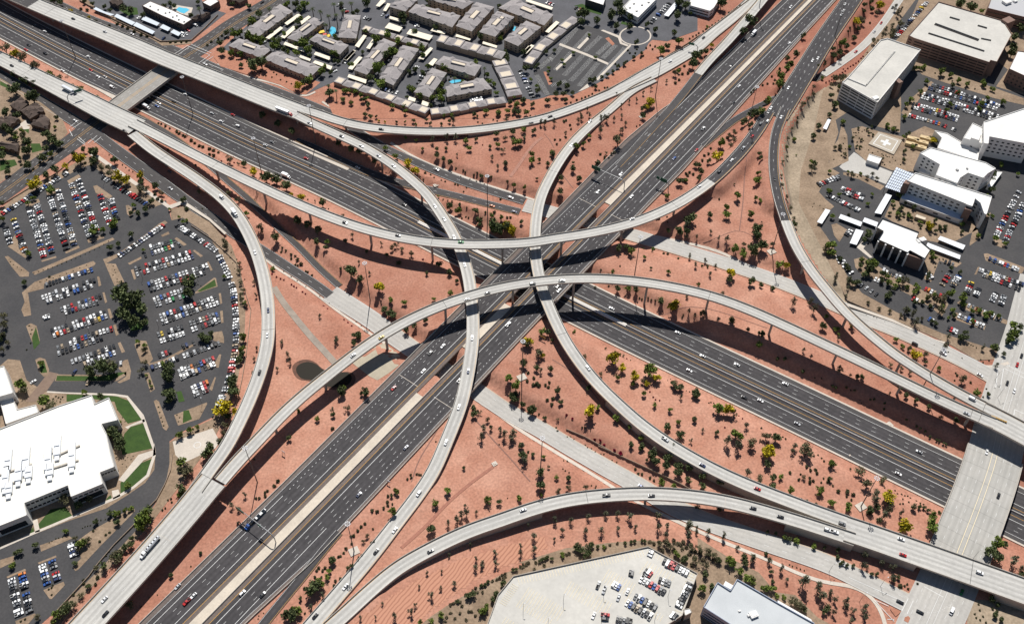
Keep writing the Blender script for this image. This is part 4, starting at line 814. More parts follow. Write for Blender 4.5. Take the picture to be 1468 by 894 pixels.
def rill_material():
    m = mat("rilled_gravel", (.44,.205,.145), .95); N = m.node_tree.nodes; L = m.node_tree.links; p = N["Principled BSDF"]
    g = N.new("ShaderNodeNewGeometry"); mp = N.new("ShaderNodeMapping"); mp.inputs["Rotation"].default_value = (0, 0, .62); wv = N.new("ShaderNodeTexWave"); wv.inputs["Scale"].default_value = .13; wv.inputs["Distortion"].default_value = 9; wv.inputs["Detail"].default_value = 5; wv.inputs["Detail Scale"].default_value = .35
    L.new(g.outputs["Position"], mp.inputs[0]); L.new(mp.outputs[0], wv.inputs[0]); r = N.new("ShaderNodeMix"); r.data_type = 'RGBA'; r.inputs[6].default_value = (.47,.235,.155,1); r.inputs[7].default_value = (.33,.15,.10,1)
    cu = N.new("ShaderNodeMapRange"); cu.inputs[1].default_value = .5; cu.inputs[2].default_value = 1.0; L.new(wv.outputs["Fac"], cu.inputs[0]); L.new(cu.outputs[0], r.inputs[0]); L.new(r.outputs[2], p.inputs["Base Color"]); return m
M_rill = rill_material()
def draped(name, poly, mt, dz=.1, step=6.0):
    """a patch of ground cover that follows the shaped ground: triangulated on a fine grid inside the outline"""
    P = [GT(x, y)[:2] for x, y in poly]; P = np.array(P); lo = P.min(0); hi = P.max(0); V = []; F = []; idx = {}
    def inside(q):
        c = False
        for i in range(len(P)):
            a, b = P[i], P[i - 1]
            if (a[1] > q[1]) != (b[1] > q[1]) and q[0] < (b[0] - a[0]) * (q[1] - a[1]) / (b[1] - a[1]) + a[0]: c = not c
        return c
    def vid(i, j):
        if (i, j) not in idx: x, y = lo[0] + i * step, lo[1] + j * step; idx[(i, j)] = len(V); V.append((x, y, float(terr(x, y)) + dz))
        return idx[(i, j)]
    for i in range(int((hi[0] - lo[0]) / step) + 1):
        for j in range(int((hi[1] - lo[1]) / step) + 1):
            if inside((lo[0] + (i + .5) * step, lo[1] + (j + .5) * step)): F.append((vid(i, j), vid(i + 1, j), vid(i + 1, j + 1), vid(i, j + 1)))
    return struct(link(name, V, F, mt))
draped("rilled_slope", [(478,912),(540,868),(600,830),(660,802),(720,783),(778,768),(786,784),(760,800),(720,812),(680,832),(640,858),(600,890),(585,912)], M_rill, .1, 1.75)
for pts, wd in (([(652,572),(640,590),(625,620),(600,660),(590,690)], .8), ([(683,603),(705,628),(730,655),(760,690)], .9), ([(895,460),(1000,440),(1100,470)], .6), ([(792,515),(830,540),(860,575)], .8), ([(975,340),(1010,350),(1060,330),(1090,345)], .6), ([(790,225),(815,262),(822,270)], .8), ([(780,192),(788,200),(794,212)], .7), ([(1072,190),(1070,230),(1065,290),(1060,330)], .9)):
    tribbon("drain_swale", pts, wd, mat("swale_rock", (.22,.12,.095), .95, fine=.25, fine_scale=1.5), .12)
draped("tan_slope", [(1184,124),(1152,142),(1130,172),(1122,200),(1119,240),(1121,268),(1131,308),(1150,348),(1180,396),(1212,436),(1240,450),(1226,420),(1204,385),(1180,335),(1166,300),(1160,265),(1172,200)], M_slope, .14, 1.75)
# ------------------------------------------------------------------ buildings
M_roofw = mat("white_roof", (.74,.73,.70), .7, (.64,.63,.60), .06, (.4,.7), .05)
M_rooft = mat("grey_roof_tiles", (.315,.29,.285), .9, (.25,.23,.228), .5, fine=.2, fine_scale=2.2)
M_roofb = mat("brown_roof_shingles", (.10,.073,.06), .95, (.07,.052,.044), .4, fine=.2, fine_scale=2.0)
M_beige = mat("beige_stucco", (.40,.32,.24), .9, fine=.06); M_beige2 = mat("beige_flat_roof", (.60,.52,.41), .9, fine=.1)
M_bwall = mat("white_stucco", (.74,.72,.69), .85, fine=.04); M_brick = mat("brown_brick", (.24,.155,.125), .9, (.20,.13,.105), .5, fine=.1)
M_glass = mat("dark_glass", (.02,.025,.032), .15, spec=.6); M_bglass = mat("blue_glass", (.035,.06,.10), .15, spec=.6)
M_deck = mat("parking_deck", (.54,.52,.475), .9, (.45,.435,.40), .04, (.35,.65), .05, .5); M_blue = mat("pale_blue_roof", (.50,.52,.53), .8, (.44,.46,.47), .05, fine=.03)
M_open = mat("opening_shade", (.025,.022,.022), .95)  # near-black colour stands in for the shade inside openings and slots
def roofpoly(pts, z): return [tuple(G(x, y, z)) for x, y in pts]
def mkroot(name, poly, z, label, cat, group=None):
    c = np.mean(np.array(poly), 0); return empty(name, (float(c[0]), float(c[1]), z), label, cat, group), np.array([c[0], c[1], z])
def loc(mb, c): mb.v = [(v[0] - c[0], v[1] - c[1], v[2] - c[2]) for v in mb.v]; return mb
def flat_building(name, label, pts, z1, wallm=M_bwall, roofm=M_roofw, parapet=.5, floors=(), z0=0.0, cat="building", group=None, roofname="roof", winm=None, wintype="band", skip=(), gap=3.4, wsize=(1.5, 1.3)):
    """pts: roof outline in pixels of the photograph, taken at roof level z1; floors: heights of window rows"""
    poly = ccw(roofpoly(pts, z1)); root, c = mkroot(name, poly, z0, label, cat, group); n = len(poly)
    m = MB(); m.prism(poly, z0 - .5, z1 - .25); m.f.pop(); m.m.pop(); loc(m, c).build("wall", wallm, root)
    a = np.array(poly); m = MB(); k = len(m.v); m.add([(x, y, z1 - .12) for x, y in poly], [tuple(range(n))]); loc(m, c).build(roofname, roofm, root)
    if parapet:
        m = MB()
        for i in range(n):
            p, q = np.array(poly[i]), np.array(poly[(i + 1) % n]); m.wallbox(p, q, .06, z1 - .6, z1 + parapet, 0, back=.35)
        loc(m, c).build("parapet", wallm, root)
    winm = winm or M_glass
    for i in range(n):
        p, q = np.array(poly[i]), np.array(poly[(i + 1) % n]); ln = np.linalg.norm(q - p)
        if i in skip or ln < 6: continue
        d = (q - p) / ln; nn = np.array([d[1], -d[0]])
        if nn[1] > .75: continue                          # walls that face away from the photograph keep to plain stucco
        for fz in floors:
            if wintype == "band":
                m = MB(); m.wallbox(p + d * 1.2, q - d * 1.2, .05, fz, fz + wsize[1], 0, back=.02); loc(m, c).build("window", winm, root)
            elif wintype == "open":
                k = max(1, int(ln / 9)); 
                for j in range(k):
                    s0, s1 = 1.0 + (ln - 2) * j / k + .35, 1.0 + (ln - 2) * (j + 1) / k - .35
                    m = MB(); m.wallbox(p + d * s0, p + d * s1, .05, fz, fz + wsize[1], 0, back=.02); loc(m, c).build("opening", winm, root)
            else:
                k = max(1, int((ln - 2) / gap)); m0 = (ln - (k - 1) * gap) / 2
                for j in range(k):
                    s = m0 + j * gap; m = MB(); m.wallbox(p + d * (s - wsize[0] / 2), p + d * (s + wsize[0] / 2), .05, fz, fz + wsize[1], 0, back=.02); loc(m, c).build("window", winm, root)
    return root, c, poly
def add_part(root, c, name, mt, fn):
    m = MB(); fn(m); loc(m, c).build(name, mt, root)
def roof_boxes(root, c, name, mt, lst, z):
    for x, y, a, b, h, rz in lst:
        q = G(x, y, z); m = MB(); m.box((q[0], q[1], z + h / 2), (a, b, h), rz); m.box((q[0], q[1], z + h + .1), (a * .7, b * .7, .25), rz); loc(m, c).build(name, mt, root)
H6 = lambda p: T(1188, 160, p); H0 = lambda p: T(1188, 0, p); H3 = lambda p: T(1188, 320, p)
# two multi-storey car parks
fl = [2.0, 5.2, 8.4, 11.6, 14.8]
r, c, P_ = flat_building("multistorey_car_park", "white multi-storey car park with one long slot in its pale deck", H0([(415,300),(440,293),(690,378),(365,775),(100,625),(140,590),(390,305)]), 19.5, M_bwall, M_deck, .9, fl + [17.2], winm=M_open, wintype="open", wsize=(1, 1.35), cat="car park", roofname="top_deck")
def slot(m, pts, w_, z):
    q = [np.array(G(x, y, z)) for x, y in pts]; m.wallbox(q[0], q[1], w_, z + .02, z + .12, 0, back=0)
def rail(m, pts, z):
    q = [np.array(G(x, y, z)) for x, y in pts]; m.wallbox(q[0], q[1], .15, z, z + 1.0, 0, back=.15)
add_part(r, c, "deck_slot", M_open, lambda m: slot(m, H0([(500,390),(280,650)]), 1.0, 19.5)); add_part(r, c, "ramp_wall", M_bwall, lambda m: (rail(m, H0([(280,650),(135,590)]), 19.5), rail(m, H0([(500,388),(285,640)]), 19.5)))
def stair(m, x, y, a, b, h, z, rz=.5):
    q = G(x, y, z); m.box((q[0], q[1], z - 9.5 + h / 2), (a, b, 19 + h), rz)
add_part(r, c, "stair_tower", M_brick, lambda m: stair(m, *H0([(520,600)])[0], 5, 9, 0, 19.0)); add_part(r, c, "stair_tower", M_bwall, lambda m: stair(m, *H0([(350,742)])[0], 6, 4, 1.5, 19.5))
r, c, P_ = flat_building("multistorey_car_park", "big brown multi-storey car park with a pale slotted roof deck", H0([(825,18),(1310,160),(1375,262),(1262,470),(1215,458),(1205,474),(640,292),(600,272)]), 17.0, M_brick, M_deck, .9, [1.6, 4.6, 7.6, 10.6, 13.6], winm=M_open, wintype="open", wsize=(1, 1.25), cat="car park", roofname="top_deck")
for s_ in (([(800,178),(1130,300)], 3.0), ([(750,250),(1170,385)], 1.6), ([(910,130),(985,152)], 1.6), ([(1120,192),(1190,212)], 1.6), ([(1145,290),(1220,305)], 1.4)):
    add_part(r, c, "deck_slot", M_open, lambda m: slot(m, H0(s_[0]), s_[1], 17.0)); add_part(r, c, "ramp_wall", M_deck, lambda m: rail(m, H0(s_[0]), 17.0))
add_part(r, c, "stair_tower", M_brick, lambda m: stair(m, *H0([(1345,165)])[0], 11, 8, 2.5, 17.0, .55))
# hospital
r, c, P_ = flat_building("office_building", "grey roofed brick office with rooftop plant behind the brown car park", H0([(1225,-20),(1500,-20),(1500,140),(1195,65)]), 14, M_brick, mat("grey_roof",(.42,.42,.43),.8,fine=.06), .6, [2, 6, 10], cat="office")
roof_boxes(r, c, "roof_unit", M_bwall, [(*H0([(1335,25)])[0], 8, 6, 2.5, .5), (*H0([(1400,15)])[0], 4, 3, 1.6, .5)], 14)
flat_building("office_building", "brown brick office with bright white roof at the right edge", H0([(1420,385),(1530,400),(1530,600),(1355,520)]), 15, M_brick, M_roofw, .6, [2.0, 6, 10], wintype="sq", gap=4.2, wsize=(1.8, 1.7), cat="office")
flat_building("hospital_wing", "tall white hospital wing at the right edge with slanting roof edge", H6([(1165,80),(1500,-30),(1520,250),(1205,190),(1198,245),(1165,240)]), 22, M_bwall, M_roofw, .7, [6, 10, 14, 17.8], wintype="sq", gap=4.6, wsize=(2.2, 1.5), cat="hospital")
r, c, P_ = flat_building("hospital_wing", "small cubic white hospital block with a rooftop box", H6([(1082,88),(1170,130),(1165,245),(1010,200)]), 17, M_bwall, M_roofw, .6, [5, 10], wintype="sq", gap=9, wsize=(2, 1.5), cat="hospital")
add_part(r, c, "roof_box", M_bwall, lambda m: m.prism(ccw(roofpoly(H6([(1095,135),(1150,150),(1130,215),(1070,195)]), 20)), 16.9, 20))
flat_building("hospital_wing", "low white link between the two hospital blocks", H6([(795,145),(890,165),(1005,235),(1130,305),(1118,370),(815,275),(850,200)]), 10, M_bwall, M_roofw, .5, [3], cat="hospital")
r, c, P_ = flat_building("hospital_wing", "middle hospital wing with a cut corner and four storeys of windows", H6([(765,272),(1180,385),(1255,430),(1195,465),(1125,620) if False else (1160,500),(1045,462),(985,500),(965,540),(805,478),(835,400),(685,315)]), 19, M_bwall, M_roofw, .6, [4.5, 8.3, 12.1, 15.6], wintype="sq", gap=4.8, wsize=(2.1, 1.5), cat="hospital")
roof_boxes(r, c, "roof_unit", M_metal, [(*H6([(965,440)])[0], 2, 2, 1.2, .4), (*H6([(1040,430)])[0], 1.5, 1.5, 1, .4)], 19)
r, c, P_ = flat_building("hospital_wing", "long front hospital wing with brick end walls and square windows", H6([(650,462),(985,565),(1225,640),(1185,775),(1168,770),(1140,690),(1098,655),(1078,715),(1030,695),(590,522)]), 17, M_bwall, M_roofw, .7, [5.4, 9.0, 12.8], wintype="sq", gap=5.0, wsize=(2.6, 1.5), cat="hospital")
add_part(r, c, "stair_tower", M_brick, lambda m: m.prism(ccw(roofpoly(H6([(580,512),(625,528),(600,545),(560,535)]), 16.6)), 0, 16.6)); add_part(r, c, "stair_tower", M_brick, lambda m: m.prism(ccw(roofpoly(H6([(1035,700),(1085,718),(1075,745),(1022,730)]), 15.5)), 0, 15.5))
add_part(r, c, "roof_box", M_bwall, lambda m: m.prism(ccw(roofpoly(H6([(1055,660),(1095,672),(1080,710),(1035,695)]), 18.5)), 16.8, 18.5))
flat_building("hospital_podium", "single storey podium with pale blue roof along the front hospital wing", H6([(565,612),(1010,765),(1008,812),(985,815),(540,655)]), 4.6, M_bwall, mat("shaded_blue_roof",(.62,.66,.74),.7,fine=.03), .5, [1.6], wintype="sq", gap=11, wsize=(4, 1.4), cat="hospital")  # the roof's blue shading is put into its base colour
# glazed canopy
P_ = ccw(roofpoly(H6([(510,418),(640,470),(535,605),(425,568)]), 7)); root, c = mkroot("glazed_canopy", P_, 0, "glazed blue white canopy with dark frames beside the hospital", "canopy")
add_part(root, c, "glass_roof", mat("canopy_glass", (.60,.66,.76), .3), lambda m: m.prism(P_, 6.8, 7.0))
for k in range(1, 8):
    a = [(510,418),(640,470)]; b = [(425,568),(535,605)]; t = k / 8
    for q0, q1 in (((a[0][0]+(a[1][0]-a[0][0])*t, a[0][1]+(a[1][1]-a[0][1])*t), (b[0][0]+(b[1][0]-b[0][0])*t, b[0][1]+(b[1][1]-b[0][1])*t)), ((a[0][0]+(b[0][0]-a[0][0])*t, a[0][1]+(b[0][1]-a[0][1])*t), (a[1][0]+(b[1][0]-a[1][0])*t, a[1][1]+(b[1][1]-a[1][1])*t))):
        u, v = [np.array(G(*H6([q])[0], 7)) for q in (q0, q1)]
        add_part(root, c, "frame_bar", M_dark, lambda m: m.wallbox(u, v, .15, 7.0, 7.2, 0, back=.15))
for x, y in P_: add_part(root, c, "post", M_dark, lambda m: m.cyl((x, y, 0), (x, y, 6.8), .2))
# white office with tall piers
r, c, P_ = flat_building("office_building", "white flat roofed office with tall dark bays between white piers", T(1230, 290, [(260,175),(650,325),(625,385),(650,402),(775,508),(710,607),(552,522),(528,545),(212,405),(268,315),(193,275)], 7.446), 14, M_glass, M_roofw, 1.0, [], cat="office")
for p_, q_ in (((212,407),(528,547)),):
    for t in (0, .25, .5, .75, .985):
        x = p_[0] + (q_[0] - p_[0]) * t; y = p_[1] + (q_[1] - p_[1]) * t; a = np.array(G(1230 + x/7.446, 290 + y/7.446, 14)); b = np.array(G(1230 + (x+16)/7.446, 290 + (y+7)/7.446, 14))
        add_part(r, c, "pier", M_bwall, lambda m: m.wallbox(a, b, 1.4, -.3, 14.2, 0, back=1))
for x, y in ((195,277),(706,607)):
    a = np.array(G(1230 + x/7.446, 290 + y/7.446, 14)); b = np.array(G(1230 + (x+14)/7.446, 290 + (y-20)/7.446, 14)); add_part(r, c, "pier", M_bwall, lambda m: m.wallbox(b, a, .6, -.3, 14.2, 0, back=1.5) if x < 500 else m.wallbox(a, b, .6, -.3, 14.2, 0, back=1.5))
add_part(r, c, "brick_panel", M_brick, lambda m: m.wallbox(np.array(G(1230 + 535/7.446, 290 + 545/7.446, 14)), np.array(G(1230 + 700/7.446, 290 + 605/7.446, 14)), .3, -.3, 13.2, 0, back=.6))
roof_boxes(r, c, "roof_unit", M_bwall, [(1230 + 670/7.446, 290 + 410/7.446, 8, 4, 1.6, .4)], 13)
# helipad
P_ = ccw(roofpoly(H6([(375,152),(552,215),(490,322),(300,242)]), 1.2)); root, c = mkroot("helipad", P_, 0, "raised helipad with white square and white cross", "helipad")
add_part(root, c, "platform", mat("helipad_paving", (.40,.35,.28), .9, fine=.06), lambda m: m.prism(P_, -.3, 1.2))
pc = np.mean(np.array(P_), 0); ux = np.array(P_[1]) - np.array(P_[0]); 
cor = [np.array(G(*q, 1.2)) for q in H6([(375,152),(552,215),(490,322),(300,242)])]
def bil(u, v): return (cor[0]*(1-u)*(1-v) + cor[1]*u*(1-v) + cor[2]*u*v + cor[3]*(1-u)*v)
def quad(m, u0, v0, u1, v1, z): m.add([(*bil(u0, v0), z), (*bil(u1, v0), z), (*bil(u1, v1), z), (*bil(u0, v1), z)], [(0, 1, 2, 3)])
def hp(m):
    for a in ((.12,.12,.88,.15),(.12,.85,.88,.88),(.12,.15,.15,.85),(.85,.15,.88,.85)): quad(m, *a, 1.215)
    quad(m, .44,.28,.56,.72,1.22); quad(m, .30,.43,.44,.57,1.22); quad(m, .56,.43,.70,.57,1.22)
add_part(root, c, "painted_cross", M_white, hp)
# yellow-tan plant containers, delivery yard trailers and walls near the helipad
for i, (x, y, lab) in enumerate(((638,200,"tan plant container nearest the helipad, upper one"),(735,195,"tan plant container beside the yellow tree, upper one"),(625,240,"tan plant container nearest the helipad, lower one"),(705,225,"tan plant container in the middle of the group"),(690,262,"tan plant container at the lower end of the group"))):
    q = G(*H6([(x, y)])[0], 3); m = MB(); m.box((0, 0, 1.5), (11, 4, 3), -.42); m.box((0, 0, 3.1), (10.6, 3.7, .25), -.42); m.box((1.5, 0, 3.4), (3, 2.2, .5), -.42)
    o = m.build("plant_container", mat("tan_steel", (.55,.42,.24), .7, fine=.05)); o.location = (q[0], q[1], 0); tag(o, lab, "container", "plant containers by the helipad")
r, c, P_ = flat_building("service_building", "small white service shed on the delivery yard below the helipad", H6([(305,320),(400,350),(375,395),(285,365)]), 4.5, M_bwall, M_roofw, .4, [])
flat_building("cooling_tower", "pair of white cooling drums in the hospital service court", H6([(700,400),(780,430),(760,480),(680,450)]), 6, M_bwall, M_roofw, .3, [])
flat_building("entrance_canopy", "white covered walkway roof at the right hand hospital entrance", H6([(1265,450),(1305,455),(1220,570),(1190,560)]), 4, M_bwall, M_roofw, .2, [], cat="canopy")
flat_building("garden_shelter", "small cream shelter in the hospital garden court", H6([(660,768),(735,795),(725,815),(648,790)]), 3.2, M_beige, M_beige2, .1, [], cat="shelter")
# ---- shade roofs over parked cars
def carport(pts, label, z=2.9, mt=None, group="carports"):
    poly = ccw(roofpoly(pts, z)); root, c = mkroot("carport", poly, 0, label, "carport", group)
    m = MB(); m.prism(poly, z - .3, z); loc(m, c).build("roof", mt or M_ywht, root)
    q = np.array(poly); ce = q.mean(0)
    m = MB()
    for p in q:
        s = ce + (p - ce) * .86; m.cyl((s[0], s[1], 0), (s[0], s[1], z - .3), .13, n=5)
    if len(q) == 4:
        for a, b in ((0, 1), (1, 2), (2, 3), (3, 0)):
            if np.linalg.norm(q[a] - q[b]) > 15: s = ce + ((q[a] + q[b]) / 2 - ce) * .86; m.cyl((s[0], s[1], 0), (s[0], s[1], z - .3), .13, n=5)
    loc(m, c).build("post", M_metal, root)
M_cpw = mat("white_steel_roof", (.70,.72,.74), .5, fine=.03); M_cpc = mat("cream_steel_roof", (.74,.67,.53), .7, fine=.03); M_cpb = mat("bluegrey_steel_roof", (.52,.57,.62), .5, fine=.03)
ORD = "first second third fourth fifth sixth seventh eighth ninth tenth eleventh twelfth thirteenth fourteenth fifteenth sixteenth seventeenth eighteenth nineteenth twentieth".split()
TENS = {20: "twenty", 30: "thirty", 40: "forty", 50: "fifty", 60: "sixty"}
def ordw(k):
    """1 -> first, 23 -> twenty-third"""
    if k <= 20: return ORD[k - 1]
    t = k // 10 * 10; r = k % 10
    return {30: "thirtieth", 40: "fortieth", 50: "fiftieth", 60: "sixtieth"}[t] if r == 0 else TENS[t] + "-" + ORD[r - 1]
lst = [T(0,0,[(878,105),(1018,170),(992,190),(858,125)]), T(0,0,[(1025,168),(1165,238),(1145,258),(1000,192)]), T(0,0,[(1085,122),(1200,175),(1180,195),(1062,148)]), T(0,0,[(1225,183),(1283,212),(1262,235),(1200,208)]), T(0,0,[(1305,222),(1362,250),(1340,272),(1280,243)]), T(0,0,[(720,55),(790,90),(860,110),(830,120),(700,70)])]
for i, p in enumerate(lst): carport(p, "blue grey steel carport by the motel, %s from the left" % ordw(i + 1), mt=M_cpb, group="motel carports")
lst = [T(240,0,p) for p in ([(985,100),(1005,118),(900,190),(880,175)], [(1060,118),(1080,130),(1010,185),(985,170)], [(945,195),(970,210),(880,290),(850,278)], [(850,200),(870,212),(765,295),(738,285)], [(885,315),(1040,375),(1030,392),(872,335)], [(1115,390),(1228,430),(1215,452),(1100,410)], [(1000,415),(1080,445),(1070,460),(988,430)], [(1110,455),(1240,500),(1228,525),(1092,472)], [(1395,378),(1412,385),(1345,455),(1322,445)])] + \
      [T(480,0,p) for p in ([(215,262),(240,270),(180,358),(150,345)], [(285,293),(305,300),(262,370),(235,362)], [(140,375),(158,383),(92,455),(65,445)], [(180,425),(208,432),(130,525),(98,515)], [(105,558),(240,600),(232,628),(95,580)], [(408,172),(510,208),(485,240),(375,210)], [(565,220),(738,270),(710,305),(538,255)], [(718,355),(738,365),(665,448),(625,440)], [(745,437),(772,447),(735,495),(703,480)], [(415,122),(490,145),(480,160),(408,140)], [(735,215),(835,242),(825,258),(718,232)], [(915,258),(1025,290),(1015,305),(905,275)], [(1115,312),(1222,345),(1215,362),(1108,328)], [(1455,345),(1480,352),(1435,402),(1412,392)], [(560,725),(610,742),(600,765),(548,750)], [(660,755),(712,775),(695,800),(650,785)], [(350,-5),(385,8),(335,52),(308,45)], [(395,25),(420,30),(385,85),(362,80)])] + \
      [T(720,0,p) for p in ([(190,-5),(382,58),(370,75),(175,10)], [(405,158),(430,170),(350,248),(320,238)], [(218,335),(242,345),(180,405),(152,392)])]
for i, p in enumerate(lst): carport(p, "cream carport roof among the apartments, %s counted from left to right" % ordw(i + 1), mt=M_cpc, group="apartment carports")
for p, l in ((T(720,0,[(1300,15),(1335,22),(1250,125),(1215,115)]), "white carport beside the warehouse car park"), (T(960,160,[(1172,730),(1208,742),(1145,842),(1108,828)]), "long white carport beside the tan slope"), (H6([(430,615),(475,630),(395,770),(345,760)]), "white carport below the glazed canopy"), (H6([(90,770),(252,830),(240,862),(75,800)]), "pale carport left of the white office, upper one"), (H6([(270,795),(372,832),(360,865),(255,825)]), "short pale carport touching the white office"), (H3([(205,42),(262,58),(210,162),(158,148)]), "pale carport left of the white office, lower one"),
             (H3([(840,95),(1028,165),(1010,198),(820,120)]), "white carport right of the white office, upper one"), (H3([(745,145),(992,240),(985,270),(730,175)]), "white carport right of the white office, lower one"), (T(960,160,[(1190,55),(1212,62),(1180,135),(1152,125)]), "white trailer roof beside the service road")):
    carport(p, l, mt=M_cpw, group="hospital carports")
# ---- apartment blocks with hipped tile roofs
def hip(root, c, quad, z, rise, over=.5, mt=None, name="roof"):
    q = [np.array(p, float) for p in quad]; e = [np.linalg.norm(q[(i + 1) % 4] - q[i]) for i in range(4)]
    if e[0] < e[1]: q = q[1:] + q[:1]; e = e[1:] + e[:1]
    ce = sum(q) / 4; q = [p + (p - ce) / np.linalg.norm(p - ce) * over for p in q]
    d = (q[1] - q[0]) / np.linalg.norm(q[1] - q[0]); k = min(e[1] * .5, e[0] * .45)
    r0 = (q[0] + q[3]) / 2 + d * k; r1 = (q[1] + q[2]) / 2 - d * k
    m = MB(); m.add([(*p, z) for p in q] + [(*r0, z + rise), (*r1, z + rise)], [(0, 1, 5, 4), (1, 2, 5), (2, 3, 4, 5), (3, 0, 4), (3, 2, 1, 0)]); loc(m, c).build(name, mt or M_rooft, root)
    return q, d, r0, r1
def apartment(pts, z, label, group="apartment blocks", wallm=M_beige, mt=None, patchy=True, rows=None):
    poly = roofpoly(pts, z); poly = ccw(poly); root, c = mkroot("apartment_block", poly, 0, label, "apartment block", group)
    m = MB(); m.prism(poly, -.5, z); loc(m, c).build("wall", wallm, root)
    q, d, r0, r1 = hip(root, c, poly, z - .05, 2.4, mt=mt)
    n = np.array([-d[1], d[0]]); ln = np.linalg.norm(r1 - r0); wd = np.linalg.norm(np.array(q[1]) - np.array(q[2]))
    # cross gables along both eaves
    k = max(2, int(np.linalg.norm(np.array(q[1]) - np.array(q[0])) / 14))
    for sg in (1, -1):
        for j in range(k):
            t = (j + .5) / k; b = (np.array(q[0]) * (1 - t) + np.array(q[1]) * t) if sg == -1 else (np.array(q[3]) * (1 - t) + np.array(q[2]) * t)
            mid = (np.array(q[0]) + np.array(q[1]) + np.array(q[2]) + np.array(q[3])) / 4; inn = n if (mid - b) @ n > 0 else -n
            b = b - inn * .35; a0, a1 = b - d * 3.2, b + d * 3.2; pk = b + inn * wd * .36
            m = MB(); m.add([(*a0, z - .02), (*a1, z - .02), (*b, z + 1.7), (*pk, z + 1.95), (*(pk - d * .3), z + 1.9), (*(pk + d * .3), z + 1.9)], [(0, 2, 3), (2, 1, 3), (0, 1, 2)])
            loc(m, c).build("gable", mt or M_rooft, root)
    if patchy and ln > 4:
        mid = (r0 + r1) / 2; s = min(ln * .55, 14); m = MB(); m.box((mid[0], mid[1], z + 1.95), (s, wd * .2, 1.1), math.atan2(d[1], d[0])); loc(m, c).build("roof_well", M_beige2, root)
        m = MB(); 
        for sd_ in (1, -1):
            e = mid + n * sd_ * wd * .13; m.box((e[0], e[1], z + 2.2), (s + .8, .4, 1.3), math.atan2(d[1], d[0]))
        loc(m, c).build("roof_well_rim", mt or M_rooft, root)
    for i in range(4):
        p, p2 = np.array(poly[i]), np.array(poly[(i + 1) % 4]); L_ = np.linalg.norm(p2 - p); e = (p2 - p) / L_; nn = np.array([e[1], -e[0]])
        if nn[1] > .3: continue
        for fz in (rows or ([1.2, 4.2] if z < 8 else [1.2, 4.2, 7.2])):
            kk = max(2, int(L_ / 5))
            for j in range(kk):
                s = (j + .5) * L_ / kk; m = MB(); m.wallbox(p + e * (s - .8), p + e * (s + .8), .05, fz, fz + 1.4, 0, back=.02); loc(m, c).build("window", M_glass, root)
    return root
AP = [T(240,0,p) for p in ([(460,345),(540,290),(780,372),(700,435)], [(725,445),(812,380),(1150,505),(1068,582)], [(575,240),(845,32),(938,88),(692,270)], [(900,285),(1095,130),(1175,165),(980,310)], [(1070,300),(1130,255),(1360,340),(1295,408)], [(1285,280),(1330,112),(1452,118),(1418,288)])]
AH = [6.2] * 6
AP += [T(480,0,p) for p in ([(145,525),(365,290),(460,328),(242,560)], [(335,588),(510,342),(632,370),(440,640)], [(755,480),(820,422),(1100,492),(1048,572)], [(598,690),(730,512),(840,550),(712,730)], [(835,652),(1112,588),(1180,668),(845,728)])]
AH += [6.2] * 5
AP += [T(480,0,p) for p in ([(555,90),(612,32),(942,118),(880,205)], [(912,195),(1062,18),(1196,55),(1030,235)], [(1088,240),(1220,85),(1345,128),(1205,275)], [(410,50),(480,-10),(622,0),(530,85)], [(700,-5),(752,-40),(1042,15),(960,68)])] + [T(720,0,p) for p in ([(15,300),(180,158),(290,205),(120,345)], [(-25,60),(90,-8),(382,112),(312,190)], [(-90,150),(-10,92),(88,130),(0,222)])]
AH += [9.2] * 8
for i, (p, z) in enumerate(zip(AP, AH)):
    apartment(p, z, "%s storey tan apartment block with grey hipped roof, %s counted from left to right" % ("two" if z < 8 else "three", ordw(i + 1)))
# rows of garages with beige wells in their tile roofs
def garage_row(pts, wd, z, label, n):
    P = [np.array(G(x, y, z)) for x, y in pts]; S = [0]
    for a, b in zip(P[:-1], P[1:]): S.append(S[-1] + np.linalg.norm(b - a))
    ce = sum(P) / len(P); root = empty("garage_row", (float(ce[0]), float(ce[1]), 0), label, "garage row", "garage rows"); c = np.array([ce[0], ce[1], 0])
    at = lambda s: np.array([np.interp(s, S, [p[k] for p in P]) for k in (0, 1)])
    for k in range(n):
        s0, s1 = S[-1] * k / n, S[-1] * (k + 1) / n - .3; a, b = at(s0), at(s1); d = (b - a) / np.linalg.norm(b - a); q = np.array([-d[1], d[0]]) * wd / 2
        m = MB(); m.prism(ccw([tuple(a - q), tuple(b - q), tuple(b + q), tuple(a + q)]), -.5, z); loc(m, c).build("wall", M_beige, root)
        if k % 2 == 0:
            m = MB(); m.prism(ccw([tuple(a - q), tuple(b - q), tuple(b + q), tuple(a + q)]), z, z + 1.0)
            w1 = [a + d * 1.2 - q * .72, b - d * 1.2 - q * .72, b - d * 1.2 + q * .72, a + d * 1.2 + q * .72]; loc(m, c).build("roof", M_rooft, root)
            m = MB(); m.prism(ccw([tuple(v) for v in w1]), z + .9, z + 1.03); loc(m, c).build("roof_well", M_beige2, root)
        else: hip(root, c, [a - q, b - q, b + q, a + q], z, 1.8, .3)
garage_row(T(480,0,[(10,600),(180,655),(330,705),(520,775),(700,840)]), 9, 3.6, "long curved garage row along the red verge, left of the gap", 11)
garage_row(T(480,0,[(720,845),(900,820),(1090,780),(1280,750)]), 9, 3.6, "garage row along the red verge under the pool court", 8)
garage_row(T(480,0,[(780,290),(920,325),(1100,375),(1270,420)]), 12, 6.2, "tall garage row above the pool court", 8)
garage_row(T(480,0,[(215,212),(330,245),(450,275)]), 8, 3.6, "short garage row by the upper carports, left one", 4)
